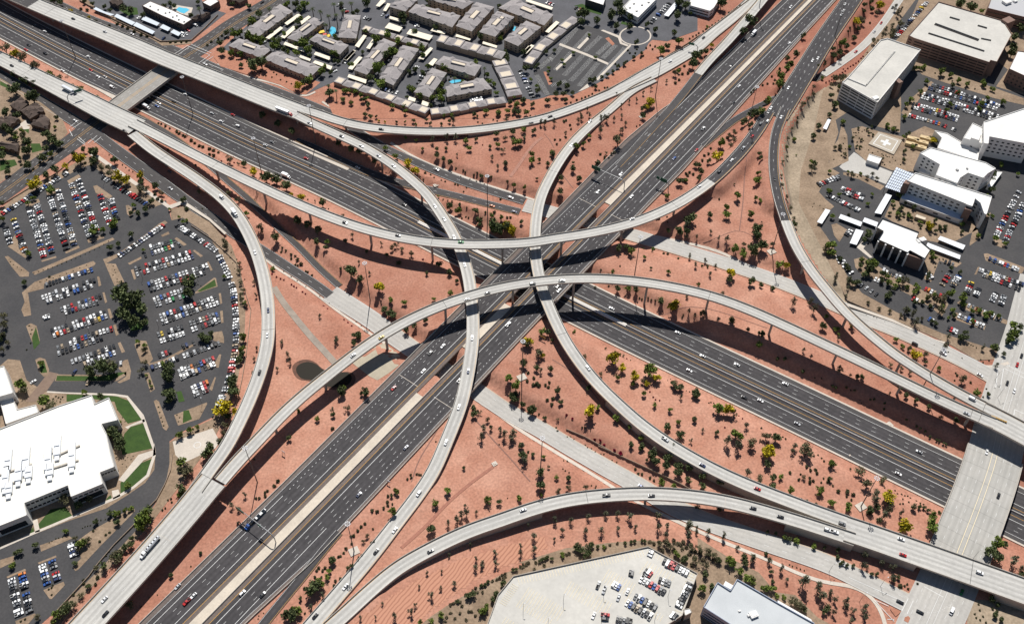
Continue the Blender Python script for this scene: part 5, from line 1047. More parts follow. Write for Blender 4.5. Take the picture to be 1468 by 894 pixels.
garage_row(T(480,0,[(455,282),(570,312),(690,342)]), 8, 3.6, "short garage row by the upper carports, right one", 4)
garage_row(T(480,0,[(1232,455),(1290,570),(1355,720)]), 14, 3.8, "garage row running up from the verge beside the parked cars", 6)
garage_row(T(720,0,[(190,480),(290,350),(390,270),(470,200),(555,135)]), 10, 3.8, "garage row along the edge of the empty car park", 8)
# pools with a yellow and red play slide
for p, nm, z in ((T(240,0,[(1210,235),(1235,200),(1262,210),(1270,240),(1240,275)]), "a", .1), (T(480,0,[(860,615),(890,600),(945,600),(950,612),(880,628)]), "b", .1), (T(480,0,[(1335,230),(1350,200),(1362,203),(1350,235)]), "c", .1)): pg("pool_water", p, mat("pool_water", (.10,.45,.62)), z + .06, .2)
q = G(*T(240,0,[(1185,250)])[0], 1); root = empty("water_slide", (q[0], q[1], .1), "yellow and red water slide beside the turquoise apartment pool", "slide")
m = MB(); m.box((-4, 2, .6), (6, 4, 1.0), .4); m.box((3, -4, .5), (5, 4, .8), -.2); m.build("yellow_chute", mat("yellow_plastic", (.75,.50,.03), .4), root); m = MB(); m.box((0, -2, .6), (4, 2.4, 1.0), .3); m.build("red_chute", mat("red_plastic", (.55,.06,.04), .4), root)
# motel, brown houses, warehouses
r, c, P_ = flat_building("motel", "two storey motel with white roof beside a blue pool", T(0,0,[(1068,45),(1130,10),(1290,75),(1445,145),(1380,188),(1215,118)]), 7, mat("brown_stucco", (.15,.11,.095), .9), M_roofw, .3, [1.2, 4.2], wintype="sq", gap=5, cat="motel")
roof_boxes(r, c, "roof_unit", M_metal, [(*T(0,0,[(x, y)])[0], 1.6, 1.4, .9, .4) for x, y in ((1130,50),(1190,75),(1245,100),(1300,130),(1345,150),(1385,165),(1275,95),(1330,120))], 7)
flat_building("motel", "second motel block with partly brown roof at the top edge", T(240,0,[(262,20),(330,-20),(390,10),(322,50)]), 7, mat("brown_stucco", (.15,.11,.095)), M_roofw, .3, [1.2, 4.2], cat="motel")
for p, l in ((T(0,0,[(820,15),(860,-15),(925,15),(885,42)]), "brown roofed motel house at the top edge"), (T(240,0,[(170,155),(200,130),(320,95),(260,140)]), "low brown roofed shed beside the motel pool"), (T(240,0,[(440,-10),(500,-30),(600,-10),(540,20)]), "brown roofed motel house beside the street at the top edge")): apartment(p, 5, l, group="motel houses", wallm=mat("brown_stucco", (.15,.11,.095)), mt=M_roofb, patchy=False, rows=[1.2])
for i, p in enumerate((T(0,0,[(75,790),(150,735),(215,775),(140,835)]), T(0,0,[(155,830),(260,770),(330,830),(225,891)]), T(0,160,[(230,95),(330,25),(370,60),(355,130),(260,175)])[:4], T(0,160,[(30,60),(95,20),(145,55),(75,110)]), T(0,160,[(-40,250),(-20,235),(140,240),(130,300)]), T(0,160,[(-60,80),(0,40),(70,80),(20,120)]), T(0,160,[(180,0),(290,-30),(320,0),(210,30)]))):
    apartment(p, 4.6, "dark brown shingled house at the left edge, %s from the top" % ordw(i + 1), group="brown shingled houses", wallm=mat("brown_wood", (.12,.08,.06), .9), mt=M_roofb, patchy=False, rows=[1.2])
r, c, P_ = flat_building("warehouse", "white roofed warehouse beside the turning circle", T(720,0,[(985,-25),(1165,-10),(1020,135),(898,68)]), 8, M_bwall, M_roofw, .5, [2.5], cat="warehouse")
roof_boxes(r, c, "roof_unit", M_metal, [(*T(720,0,[(x, y)])[0], 2, 1.6, 1, .4) for x, y in ((960,60),(1010,85),(1050,40),(1100,20),(990,30))], 8)
flat_building("warehouse", "white roofed office block with chamfered corner at the top edge", T(720,0,[(1420,-20),(1640,-20),(1590,60),(1560,85),(1405,42)]), 8, M_bwall, M_roofw, .5, [2, 5], cat="office")
flat_building("warehouse", "dark walled warehouse with white roof at the top edge", T(720,0,[(640,-30),(780,-20),(760,42),(625,-2)]), 7, mat("dark_panel", (.06,.06,.065), .8), M_roofw, .4, [], cat="warehouse")
# big white office at the lower left
M_cream = mat("cream_white_roof", (.80,.77,.70), .75, (.72,.69,.62), .04, (.4,.7), .03); M_pan = mat("white_panel", (.62,.60,.57), .8, fine=.03)
r, c, P_ = flat_building("office_building", "huge cream white flat roofed office filling the lower left corner", T(0,480,[(-60,730),(300,590),(440,535),(690,452),(712,520),(820,472),(888,640),(765,670),(800,740),(830,880)]) + T(0,640,[(862,152),(752,195),(775,280),(545,372) if False else (535,378),(512,292),(185,425),(205,515),(-60,620)]), 11.5, M_pan, M_cream, .7, [], cat="office")
def band(pts, zs, h, mt, nm, k):
    a, b = [np.array(G(*q, 11.5)) for q in T(0, 640, pts)]; d = (b - a) / np.linalg.norm(b - a); L_ = np.linalg.norm(b - a)
    for z in zs:
        for j in range(k):
            s0, s1 = L_ * (j + .12) / k, L_ * (j + .88) / k; add_part(r, c, nm, mt, lambda m: m.wallbox(a + d * s0, a + d * s1, .08, z, z + h, 0, back=.02))
band([(185,425),(512,292)], (2.2, 7.6), 1.8, M_glass, "window", 10); band([(535,378),(775,280)], (7.6,), 1.5, M_glass, "window", 6); band([(752,195),(862,152)], (7.6,), 1.5, M_glass, "window", 5); band([(-60,620),(205,515)], (1.5,), 5.5, M_glass, "window", 1); band([(535,378),(775,280)], (1.2,), 5.0, M_glass, "window", 1)
for x, y, L_ in ((60,100,17),(195,90,19),(40,230,17),(140,180,16),(360,90,18),(430,-10,16),(540,60,20),(375,170,9),(215,190,9),(65,310,8)):
    q = G(*T(0,640,[(x, y)])[0], 13); rz = 1.83; m = MB(); m.box((q[0], q[1], 12.7), (L_, 4.6, 2.2), rz); m.box((q[0] + cos(rz) * L_ * .18, q[1] + sin(rz) * L_ * .18, 14.1), (L_ * .5, 3.6, .7), rz); m.box((q[0] - cos(rz) * (L_ * .5 + 2), q[1] - sin(rz) * (L_ * .5 + 2), 12.3), (4, 3, 1.5), rz); loc(m, c).build("roof_unit", M_cpw, r)
for a, b in (((240,130),(-60,230)), ((450,20),(330,70)), ((600,-10),(440,60)), ((590,100),(400,160)), ((160,260),(20,280))):
    u, v = [np.array(G(*q, 12)) for q in T(0,640,[a, b])]; add_part(r, c, "duct", M_para, lambda m: m.wallbox(u, v, .6, 11.5, 12.5, 0, back=.6))
flat_building("office_building", "stepped white wing of the big office at the left edge", T(0,480,[(-60,260),(30,232),(100,435),(-60,480)]), 11.5, M_pan, M_cream, .5, [3], cat="office"); flat_building("entrance_porch", "low white porch between the big office and its wing", T(0,480,[(0,490),(85,440),(130,560),(270,525),(292,580),(45,670)]), 6, M_pan, M_cream, .5, [], cat="porch")
# office with pale blue roof at the bottom
Z9 = lambda p: T(960, 724, p, 5.0)
r, c, P_ = flat_building("office_building", "office with pale blue roof and blue window bands at the bottom edge", Z9([(342,552),(435,612),(482,530),(775,700),(1035,845),(1020,1000),(600,960),(240,730)]), 12, mat("blue_panel", (.30,.34,.42), .6), M_blue, 1.0, [1.2, 4.4, 7.8], winm=M_bglass, cat="office")
roof_boxes(r, c, "roof_unit", M_bwall, [(*Z9([(600,785)])[0], 5, 4, 1.6, .4), (*Z9([(500,757)])[0], 1.6, 1.2, .6, .4), (*Z9([(565,790)])[0], 1.6, 1.4, 1, .4)], 12)
add_part(r, c, "side_wing", M_bwall, lambda m: m.prism(ccw(roofpoly(Z9([(775,678),(1015,815),(1030,850),(775,705)]), 11.6)), 0, 11.6)); add_part(r, c, "stair_tower", M_bwall, lambda m: m.prism(ccw(roofpoly(Z9([(400,540),(455,572),(438,600),(385,570)]), 11)), 0, 11))
# rooftop car park at the bottom
Z7 = lambda p: T(720, 724, p, 5.0); ZR = 7.0
r, c, P_ = flat_building("rooftop_car_park", "pale rooftop car park with a dark parapet at the bottom edge", Z7([(-30,640),(80,508),(1045,297),(1400,490),(1290,790),(1180,860),(1150,1000),(-160,1000)]), ZR, M_wall, M_deck, 1.0, [1.2, 4.2], winm=M_open, wintype="open", wsize=(1, 1.3), cat="car park", roofname="top_deck")
mbk = MB()
for r_, fl_ in ((((110,515),(1000,315),44), -1), (((-20,690),(70,560),10), -1), (((165,630),(420,780),13), -1), (((100,725),(330,860),12), 1), (((165,630),(420,780),13), 1), (((470,585),(760,745),14), -1), (((470,585),(760,745),14), 1), (((740,500),(930,605),10), -1), (((740,500),(930,605),10), 1), (((1010,440),(1200,545),9), -1), (((1020,440),(1210,545),9), 1), (((30,800),(140,870),6), -1), (((880,690),(1130,830),12), 1), (((1385,500),(1290,770),13), -1), (((1060,305),(1380,480),16), -1)):
    (a, b), (c_, d_), n_ = r_; p_ = Z7([(a, b), (c_, d_)]); bays(*p_[0], *p_[1], n_, 5.0, z=ZR + .015, cream=True, flip=fl_)
struct(mbk.build("bay_lines", PAINT))
flat_building("stair_house", "small stair house at the right corner of the rooftop car park", Z7([(1300,745),(1345,735),(1360,765),(1310,790)]), 8.5, M_wall, M_roofw, .2, [])
# perimeter walls
def wall_thing(name, label, pts, h, mt, th=.3, z=None, group=None):
    P = [GT(x, y) if z is None else np.array([*G(x, y, z), z]) for x, y in pts]; c = P[len(P) // 2].copy(); m = MB()
    for a, b in zip(P[:-1], P[1:]):
        d = (b - a)[:2]; d /= np.linalg.norm(d); n = np.array([-d[1], d[0]]) * th / 2
        vs = []
        for dz in (-1.2, h):
            vs += [(*(a[:2] + n), a[2] + dz), (*(b[:2] + n), b[2] + dz), (*(b[:2] - n), b[2] + dz), (*(a[:2] - n), a[2] + dz)]
        m.add(vs, [(3, 2, 1, 0), (4, 5, 6, 7), (0, 1, 5, 4), (1, 2, 6, 5), (2, 3, 7, 6), (3, 0, 4, 7)])
    m.v = [(v[0] - c[0], v[1] - c[1], v[2] - c[2]) for v in m.v]; o = m.build(name, mt); o.location = tuple(c); return tag(o, label, "wall", group)
M_tanw = mat("tan_block_wall", (.34,.26,.195), .9, (.28,.215,.16), .4, fine=.1)
wall_thing("retaining_wall", "long tan retaining wall above the lower right frontage road", T(720,480,[(480,712),(620,770),(820,880)]) + T(720,640,[(720,0),(900,80),(1140,190),(1330,280),(1450,345)]), 1.7, M_tanw)
wall_thing("retaining_wall", "tan wall between the upper ramp and the planted car park edge", T(720,0,[(300,868),(560,780),(800,680),(1000,560),(1200,450),(1380,340),(1468,280)]) + T(960,0,[(260,255),(400,150),(600,0)]), 1.6, M_tanw)
wall_thing("garden_wall", "tan block wall along the car park drive at lower left", T(0,640,[(1300,60),(1285,180),(1240,290),(1180,400),(1100,480),(1000,600),(860,740),(740,880)]) + [(128,826),(104,852),(78,880)], 1.5, M_tanw)
wall_thing("garden_wall", "tan block wall winding between car park and flyover at left", T(240,320,[(180,20),(330,120),(450,230),(520,300),(560,420),(600,560),(630,650)]) + T(240,480,[(610,0),(590,180),(560,350),(520,520),(470,650),(400,800)]), 1.3, M_tanw)
wall_thing("garden_wall", "dark planter wall along the upper left of the fan shaped car park", T(0,160,[(20,700),(220,580),(420,470),(560,350),(660,320)]), 1.2, M_tanw)
wall_thing("hedge_wall", "tan boundary wall of the motel at the street corner", T(0,0,[(600,10),(850,150),(1150,290),(1210,320),(1440,310),(1530,230),(1640,120)]), 1.8, M_tanw)
# ------------------------------------------------------------------ plants
def leafmat(name, a, b):
    m = bpy.data.materials.new(name); m.use_nodes = True; N = m.node_tree.nodes; L = m.node_tree.links; p = N["Principled BSDF"]; p.inputs["Roughness"].default_value = .8; p.inputs["Specular IOR Level"].default_value = .15
    g = N.new("ShaderNodeNewGeometry"); oi = N.new("ShaderNodeObjectInfo"); r = N.new("ShaderNodeMix"); r.data_type = 'RGBA'; r.inputs[6].default_value = (*a, 1); r.inputs[7].default_value = (*b, 1)
    L.new(g.outputs["Random Per Island"], r.inputs[0]); hs = N.new("ShaderNodeHueSaturation"); mr = N.new("ShaderNodeMapRange"); mr.inputs[3].default_value = .7; mr.inputs[4].default_value = 1.3
    L.new(oi.outputs["Random"], mr.inputs[0]); L.new(mr.outputs[0], hs.inputs["Value"]); L.new(r.outputs[2], hs.inputs["Color"]); L.new(hs.outputs[0], p.inputs["Base Color"]); return m
M_bark = mat("bark", (.12,.09,.07), .95)
LEAF = {'d': leafmat("leaf_dark", (.055,.075,.030), (.135,.155,.065)), 'g': leafmat("leaf_bright", (.085,.130,.024), (.19,.23,.05)), 'y': leafmat("leaf_yellow", (.24,.22,.02), (.60,.46,.025)),
        'e': leafmat("leaf_grey", (.075,.082,.050), (.175,.175,.110)), 'o': leafmat("leaf_olive", (.085,.085,.045), (.17,.155,.085)), 'b': leafmat("leaf_shrub", (.042,.050,.024), (.105,.105,.050)),
        'r': leafmat("leaf_magenta", (.16,.006,.025), (.30,.015,.05)), 'p': leafmat("leaf_palm", (.030,.045,.018), (.07,.085,.035)), 's': leafmat("leaf_brushy", (.085,.075,.045), (.17,.14,.085))}
def leaves(mb, rs, centre, rad, n, size, squash=1.0):
    """n small leaf-sized faces spread through a clump's volume"""
    for _ in range(n):
        v = rs.normal(size=3); v /= np.linalg.norm(v); v *= rad * (rs.rand() ** .45); v[2] *= squash; c = np.array(centre) + v
        a = rs.normal(size=3); a /= np.linalg.norm(a); b = np.cross(a, rs.normal(size=3)); b /= np.linalg.norm(b); s = size * (.6 + .8 * rs.rand())
        mb.add([c - a * s - b * s * .5, c + a * s - b * s * .5, c + a * s * .6 + b * s * .6, c - a * s * .6 + b * s * .6], [(0, 1, 2, 3)])
PROTO = {}
def proto(kind, var):
    """unit plant (crown radius 1) as (trunk mesh or None, crown mesh)"""
    k = (kind, var)
    if k in PROTO: return PROTO[k]
    rs = np.random.RandomState(hash(kind) % 1 + ord(kind) * 10 + var); cr = MB(); tr = MB()
    if kind in 'dgyo':
        nc = {'d': 9, 'g': 8, 'y': 9, 'o': 8}[kind]; hc = 1.25; lo = .55 if kind == 'o' else .35
        for i in range(nc):
            th = rs.rand() * 6.28; ph = rs.rand(); rr = .62 * math.sqrt(rs.rand()); z = hc + (ph - .5) * .9
            leaves(cr, rs, (rr * cos(th), rr * sin(th), z), .36 + .2 * rs.rand(), 52 if kind != 'o' else 38, .135 if kind != 'o' else .11, .85)
            tr.cyl((0, 0, .3), (rr * cos(th) * .8, rr * sin(th) * .8, z - .1), .045, .015, 5)
        tr.cyl((0, 0, -.3), (0, 0, .5), .09, .06, 6)
    elif kind == 'e':
        for i in range(11):
            z = 1.0 + 1.9 * (i / 10) + rs.normal() * .15; th = rs.rand() * 6.28; rr = (.8 - .45 * abs(i / 10 - .35)) * rs.rand()
            leaves(cr, rs, (rr * cos(th), rr * sin(th), z), .36 + .18 * rs.rand(), 26, .125)
            tr.cyl((0, 0, z - .8), (rr * cos(th), rr * sin(th), z), .035, .012, 5)
        tr.cyl((0, 0, -.4), (.05, .03, 2.7), .10, .03, 6)
    elif kind == 'p':
        for i in range(22):
            th = i / 22 * 6.28 + rs.rand() * .2; el = rs.rand() * 1.1 - .35; ln = .9 + .25 * rs.rand(); prev = np.array([0, 0, 3.4]); side = np.array([-sin(th), cos(th), 0])
            for s in range(4):
                e = el - s * .38; nx2 = prev + np.array([cos(th) * cos(e), sin(th) * cos(e), sin(e)]) * ln / 4; w0 = .13 * (1 - s / 4.5); w1 = .13 * (1 - (s + 1) / 4.5)
                cr.add([prev - side * w0, prev + side * w0, nx2 + side * w1, nx2 - side * w1], [(0, 1, 2, 3)]); prev = nx2
        tr.cyl((0, 0, -.4), (0, 0, 3.4), .13, .09, 7)
    else:
        n = 6 if kind != 's' else 7
        for i in range(n):
            th = rs.rand() * 6.28; rr = .45 * math.sqrt(rs.rand()); leaves(cr, rs, (rr * cos(th), rr * sin(th), .55 + .2 * rs.normal() * .4), .5, 34 if kind != 's' else 22, .17, .8)
        tr = None
    cm = bpy.data.meshes.new("crown"); cm.from_pydata([tuple(map(float, v)) for v in cr.v], [], cr.f); cm.materials.append(LEAF[kind])
    tm = None
    if tr is not None: tm = bpy.data.meshes.new("trunk"); tm.from_pydata([tuple(map(float, v)) for v in tr.v], [], tr.f); tm.materials.append(M_bark)
    PROTO[k] = (tm, cm); return PROTO[k]
KIND = {'d': ("mesquite_tree", "dark green mesquite tree", "tree", 1.25), 'g': ("acacia_tree", "bright green acacia tree", "tree", 1.25), 'y': ("palo_verde_tree", "yellow flowering tree", "tree", 1.25), 'e': ("eucalyptus_tree", "thin grey green tree", "tree", 2.6),
        'o': ("ironwood_tree", "sparse olive brown tree", "tree", 1.25), 'b': ("desert_shrub", "small dark round shrub", "shrub", .55), 'r': ("bougainvillea_bush", "magenta flowering bush", "bush", .55), 'p': ("palm_tree", "green palm", "tree", 3.4), 's': ("brush_plant", "straw coloured brush plant", "shrub", .55)}
# place names used in the labels: (pixel x, y, words)
ZONE = [(60,75,"strip between upper left freeway and ramp"),(320,220,"strip beside the sunken freeway at left"),(420,285,"strip below the sunken freeway at left"),(60,200,"brown house gardens"),(130,240,"street corner of the left car park"),(195,260,"upper right edge of the left car park"),(60,300,"upper left edge of the left car park"),(120,330,"upper left car park"),(190,420,"middle of the left car park"),(300,420,"fan shaped car park"),(350,440,"fan car park edge by the flyover"),(130,540,"drive above the big white office"),(80,560,"entrance of the big white office"),(160,640,"lawn of the big white office"),(110,720,"shaded front of the big white office"),(150,780,"drive islands at lower left"),(190,740,"wall beside the lower left flyover"),(260,660,"sports court by the left flyover"),(440,540,"red triangle with the pond"),(450,380,"slope between two frontage lanes at left"),(480,440,"walk beside the left frontage road"),(540,400,"red slope below the topmost flyover"),(480,340,"shadow band under the topmost flyover"),(620,380,"red slope left of the crossing"),(500,560,"bank beside the crossing freeway at left"),(420,680,"bank beside the lower crossing freeway"),(290,800,"bank under the broad lower left deck"),(540,740,"verge between crossing freeway and slender flyover"),(470,840,"verge by the exit lane at the bottom"),(640,710,"red triangle between the two bottom ramps"),(690,660,"slope below the crossing by the frontage road"),(770,670,"red slope left of the near ramp"),(620,830,"rilled slope under the near ramp"),(760,770,"slope under the near ramp"),(640,870,"brush belt left of the rooftop car park"),(850,790,"brush belt above the rooftop car park"),(1010,800,"brush belt right of the rooftop car park"),(1060,850,"brush belt beside the blue roofed office"),(960,760,"walk below the near ramp"),(1080,800,"walk of the lower right frontage road"),(1160,850,"red verge at the lower right corner"),(1270,850,"red verge by the lower right junction"),(1150,790,"verge under the merged deck"),(1260,810,"verge under the broad deck at lower right"),(1420,870,"corner lot at lower right"),(1450,790,"bank right of the street bridge"),(780,530,"red slope right of the crossing"),(800,600,"rilled slope beside the right flyover"),(870,660,"wall above the lower right frontage road"),(980,690,"shadow side of the right flyover"),(900,550,"red field beside the sunken freeway"),(1020,590,"red field right of the flyover"),(1120,680,"red field at lower right"),(1280,700,"red field by the street bridge"),(1010,470,"bank of the sunken freeway under the long arch"),(1200,570,"shadow bank of the sunken freeway"),(1250,540,"bank under the long arch at right"),(960,370,"slope between frontage road and long arch"),(1080,430,"red slope above the long arch"),(1080,350,"verge above the right frontage road"),(1010,240,"verge beside the raised carriageway"),(1060,290,"red triangle inside the right ramps"),(1130,120,"verge below the raised carriageway"),(1240,40,"verge right of the raised carriageway"),(1190,90,"slip road planting by the white car park"),(1170,240,"tan slope of the hospital"),(1210,170,"service road of the hospital"),(1240,260,"upper hospital car park"),(1250,400,"lower hospital car park"),(1300,440,"lower hospital tree row"),(1370,460,"hospital car park corner"),(1440,500,"right street corner"),(1330,310,"hospital garden"),(1360,140,"car rows by the brown car park"),(1440,60,"brown office at top right"),(1300,520,"verge by the right frontage road"),(1350,540,"red triangle at the right junction"),(1000,100,"verge left of the crossing freeway"),(880,170,"red slope above the crossing freeway"),(820,240,"slope inside the upper loop ramp"),(740,210,"red slope of the upper triangle"),(640,210,"slope below the apartment ramp"),(600,290,"strip between the upper frontage roads"),(700,310,"verge by the upper frontage road"),(560,160,"red verge below the apartments"),(700,165,"red verge above the upper ramp"),(850,130,"planted bank of the empty car park"),(800,70,"empty car park"),(900,60,"turning circle"),(880,20,"warehouse gardens"),(960,60,"office yard at the top"),(640,110,"apartment courts"),(440,60,"left apartment courts"),(380,80,"street corner of the apartments"),(280,40,"motel"),(150,30,"motel frontage"),(460,30,"apartment palms"),(470,200,"shadowed bank under the upper left fork"),(570,240,"bank beside the slender flyover")]
PLANTS = []
def plant_list(x0, y0, txt, s=5.2429):
    for it in txt.split(';'):
        it = it.split()
        if len(it) < 3: continue
        k = it[0][0]; r = float(it[0][1:]); v = list(map(float, it[1:]))
        for x, y in zip(v[::2], v[1::2]): PLANTS.append((k, x0 + x / s, y0 + y / s, r / s))
plant_list(0, 0, "o42 35 365 275 495 170 430; y38 115 410; g30 370 558; o32 440 590; b22 540 645 400 575; g32 600 678 710 735; d52 105 665 245 735; d26 170 605 210 615 262 635 100 560; d28 455 35 400 10; y18 672 140 530 85; b16 610 70 655 75 720 160 760 190 820 195 880 180 920 200 960 215 1010 240 1060 265 1100 275; d34 930 85 985 95; d24 1080 130 1240 60 1280 40; d22 1360 200 1440 130 1310 60; b14 1280 320 1320 318 1360 316 1400 312; d20 830 90 700 40 640 20 790 65")
plant_list(240, 0, "p26 765 65 1090 70 1150 100 1190 190 1250 35 1305 35 1320 90 240 75 1210 120 1270 130 1380 25; d30 685 110 400 340 830 305; d32 410 400; g34 635 160 500 260 545 250 605 270 650 290 705 300; d26 450 265; g26 480 400 550 410; d46 650 490 705 480; d20 555 490; g44 800 350 1020 320; g34 970 400 1060 370 1250 400 1070 600 1150 540; y34 985 645; d34 1040 640; d30 865 375 980 180 1000 70 960 30; g34 1030 35 900 30; b9 480 385 500 420 520 450 740 570 800 545 820 560 850 600 880 570 895 615 930 630 785 580 700 540 640 550; d38 1215 700; p22 1210 650 1265 680; d20 1290 475 1230 560; g20 1320 755 1380 770 1340 680 1410 690 1450 720; b14 330 315 300 340 380 290 410 268; d22 490 45 610 50; d20 120 140 190 130 230 30")
plant_list(480, 0, "d36 510 120 380 420 240 20; g32 395 270 480 310 655 365 455 390 310 295; g44 325 515 440 385 340 625; d30 270 585; g28 585 670 820 515 640 730; g36 740 735 800 700 800 745; d22 830 570 605 525 660 545; d24 700 10 520 170 960 90 1240 65; d28 910 180 1100 275 1250 270; g26 1240 300 1160 625; p20 990 580 900 590 1125 515; d26 1290 430 1290 460 1420 405; g22 1215 710; d30 1435 530; d18 210 395 60 755 540 730 720 790; g20 110 685 150 690 200 720 240 740 430 800 520 800 530 840 820 870 880 870 640 700 350 720 70 680; d22 210 750 255 790 1320 780 1350 830; g24 1130 850 1230 855 1300 845 1370 790; d24 1420 760 1380 850; b12 870 575 860 600; d20 50 40 20 300 170 90 140 100")
plant_list(720, 0, "d30 570 110 590 165 715 155 25 425; d40 870 40 900 90 830 120 620 110; d30 860 195 960 215 965 130; d24 1090 200 1150 230 1010 335 1295 250 1240 345; g36 1195 380 1330 310; d34 1310 120; d36 1380 45 1330 10; g14 1415 100; g20 1325 540 1090 800; b14 1355 555 1330 600 1300 625 1430 480 1370 495; d22 1440 420; y36 1115 765; y24 1080 810; d26 1060 830; e12 955 760 1010 750 1060 695 1120 660 1235 610 895 790; d26 690 620 430 650 490 660; d20 660 610 700 660 525 710 480 760; g16 450 460 700 440 535 405 655 270 350 520 365 600 345 550 465 495; d18 180 540 250 520 390 390 330 400 270 500; g20 215 610 260 660 310 170; d26 270 700 340 770 460 720 400 720; g18 90 740 40 840 100 800; d22 150 770 230 800 90 850; e12 640 820 590 860 770 870; b10 515 770 560 750 600 740 625 730 650 720 675 705 730 680 770 660 790 660; b11 850 480 880 500 915 490 940 460 960 400 945 380 990 430 1040 435 1060 420 1080 360 1110 340 1130 370 1150 350 1010 370 1000 400 1070 350; d18 830 545 870 510 920 490 750 590 790 570 1045 410 990 440; b9 860 700 860 715 190 835 210 870 250 870")
plant_list(960, 0, "d30 70 30; d40 60 130 390 30; g24 155 95; d24 35 260; g40 70 310; g14 285 200; b10 150 290 175 275 200 265 220 250 250 235 270 220 300 205 320 190 345 175 370 158 395 140 420 125 445 95 465 90 485 75 505 60 530 45; d36 205 420 180 480; d22 240 400 270 390; y16 315 345; d46 615 155; d36 545 245; o10 555 195; o26 45 550; b16 100 555 105 495 70 598 140 548 40 625 75 520; d24 1005 285; d32 945 420; g28 885 510 905 480; g34 835 570 830 630; d24 885 450; b14 825 515 835 505; b12 770 575 700 640 735 628 780 628 790 600; d12 610 700 630 685; g30 740 750 690 830; d26 720 780 630 860; y30 1405 160; o28 1430 150; b13 1355 210 1340 235; g34 1300 320; d26 1385 300 1330 360; d22 1225 425 1285 400 1240 430 1225 380; b18 1165 480 1120 500 1170 460; g18 1145 585; r8 1175 620 1200 610 1220 600 1240 585 1260 572 1280 560 1300 545 1320 535 1340 515 1360 500 1380 490 1400 475 1420 462 1440 440 1455 425; o28 1240 590 1290 590; o18 1080 655 1045 740 1080 710 1215 640; d24 1270 665 1210 730; o26 1000 790; d30 1240 800")
plant_list(1188, 0, "y34 385 40; d22 265 50 325 80 320 30; o20 360 95; y30 205 165; o26 255 160; d18 215 230 265 95; b12 160 207 145 237 310 172; g32 110 320; d26 190 300 140 360; d26 30 420 75 410 95 400; e18 520 100 500 60 430 220 410 260 540 80 480 190; o28 350 310 470 270 490 235 540 180; o26 60 590 110 580; r7 130 530 160 505 190 480 215 460 240 440 265 415 290 395 110 520; g20 720 500; g30 850 540; g22 915 560 975 605 1040 630 1160 620 1170 640 1235 665; d22 930 650; d44 1000 30 1080 50; g22 1145 95; d34 1440 220 1400 280 1390 350 1380 400; g20 735 615 690 690 690 510 650 510; g22 970 695 1155 775 1195 740 1310 770 915 780 885 830 620 750 1130 815 580 790 570 880; b9 800 550 870 580 900 600 930 610 980 640 1040 650 1100 670; g26 50 800")
plant_list(0, 160, "d30 75 160 125 30; o36 175 185; d38 345 175 400 220; d34 205 235 190 290; d18 425 50; g16 410 120; d14 40 10; d18 60 390 150 350; b14 300 380 345 350 250 430 160 400 205 385; y46 595 355; y24 490 410; y50 255 540; d34 420 440 350 490; d38 705 320 705 370; g36 705 300; d22 625 290 560 320; y40 880 490 940 515; y36 1055 485; d30 855 370; o30 820 420 830 460 760 420; d28 1060 540; d30 1175 570; o34 1050 580 1090 580; d28 1145 690 1095 745 1040 775; b18 1165 620 1185 655 1215 670; o24 1210 610; d28 1385 680; e12 1390 720; g34 380 585; g22 250 650 210 690; d26 20 700; g28 20 810; g24 1010 715; g36 860 835; d20 990 770; b7 920 400 945 420 970 440 1000 450 820 325 880 360; b14 640 385 680 400; b6 970 730 985 760; b13 1245 108; b10 1190 85 1212 92 1275 125; b16 1325 148 1345 160; b13 1375 178 1390 188; b18 1440 212; d14 1265 295")
plant_list(240, 160, "b14 65 148 95 165; b10 118 178 138 190; b20 185 212; b14 205 235; b16 240 255 265 265; b18 315 280 345 290; b16 320 322 345 330; b13 383 305; o32 465 360; r9 500 382 405 372; o14 530 390; d28 575 405; y38 645 455; b14 700 468; d42 740 495 815 510; g24 780 500; d38 890 560; y20 930 630; y36 1005 655; e10 1110 670; d28 1165 690; g18 1160 670; b8 1210 730 1055 660; d30 135 670; d18 150 740; o22 235 600 285 585; o24 460 610 530 660; g26 595 780; d38 975 820; o30 700 870; o24 1315 785; b10 215 400; d30 720 40 940 150 830 90; e18 1390 270 1445 290; d26 1285 240; b10 260 730; b8 85 715; g16 90 800 150 820 20 740")
plant_list(480, 160, "d26 125 280 185 300; d34 225 305 310 375 430 430; y10 330 70 375 80; d13 463 78 1070 40; g12 528 80 610 95; e20 890 60 840 190 910 190 735 205; d20 230 20 270 40; d12 310 40; g16 535 200; g13 610 220 660 283; g24 380 288 455 345; y36 552 385; y36 600 450; b10 615 430 640 490 665 510 720 475 745 495 800 515 830 525; b14 680 460; d18 765 290 835 285 1165 270; d24 765 340 815 365 870 390; e12 735 280 920 320; e16 845 245 915 240; g24 985 230 1010 285; d18 1065 220; g20 1225 250; d26 1215 180 1335 165; o20 1280 200 1265 290; g34 1360 230; d26 1155 270; e16 1180 340 1225 410; d26 1280 400 1390 240; e14 1425 205 1430 140; d18 1100 485; b11 965 440 980 455 910 425 1045 475 1070 460; o16 1295 530; g18 1345 550 1425 570; b14 1175 490 1155 490; g13 778 642; d30 865 720; g28 925 740; b16 935 695; b9 815 660 850 668 880 672 990 720 985 790 1005 795 955 800; d26 1055 745; d30 1085 810; g20 1180 780 1250 795; b16 1200 755; b12 1130 755 1295 795 1320 795 1245 655; d18 1400 830; d44 1190 850 1235 870; y34 1285 860 1330 885; b8 875 460 945 488 1015 510 1065 525 1125 545 990 570 968 600; b7 200 470 235 485 270 490; b11 905 545 925 550; r6 1110 250; g22 1440 10 1140 10; d20 1050 30 1230 30; d22 1380 20; b9 1075 78 1110 90 1220 70 1290 50 1190 60; d16 720 100 800 100 860 80 690 70 590 70")
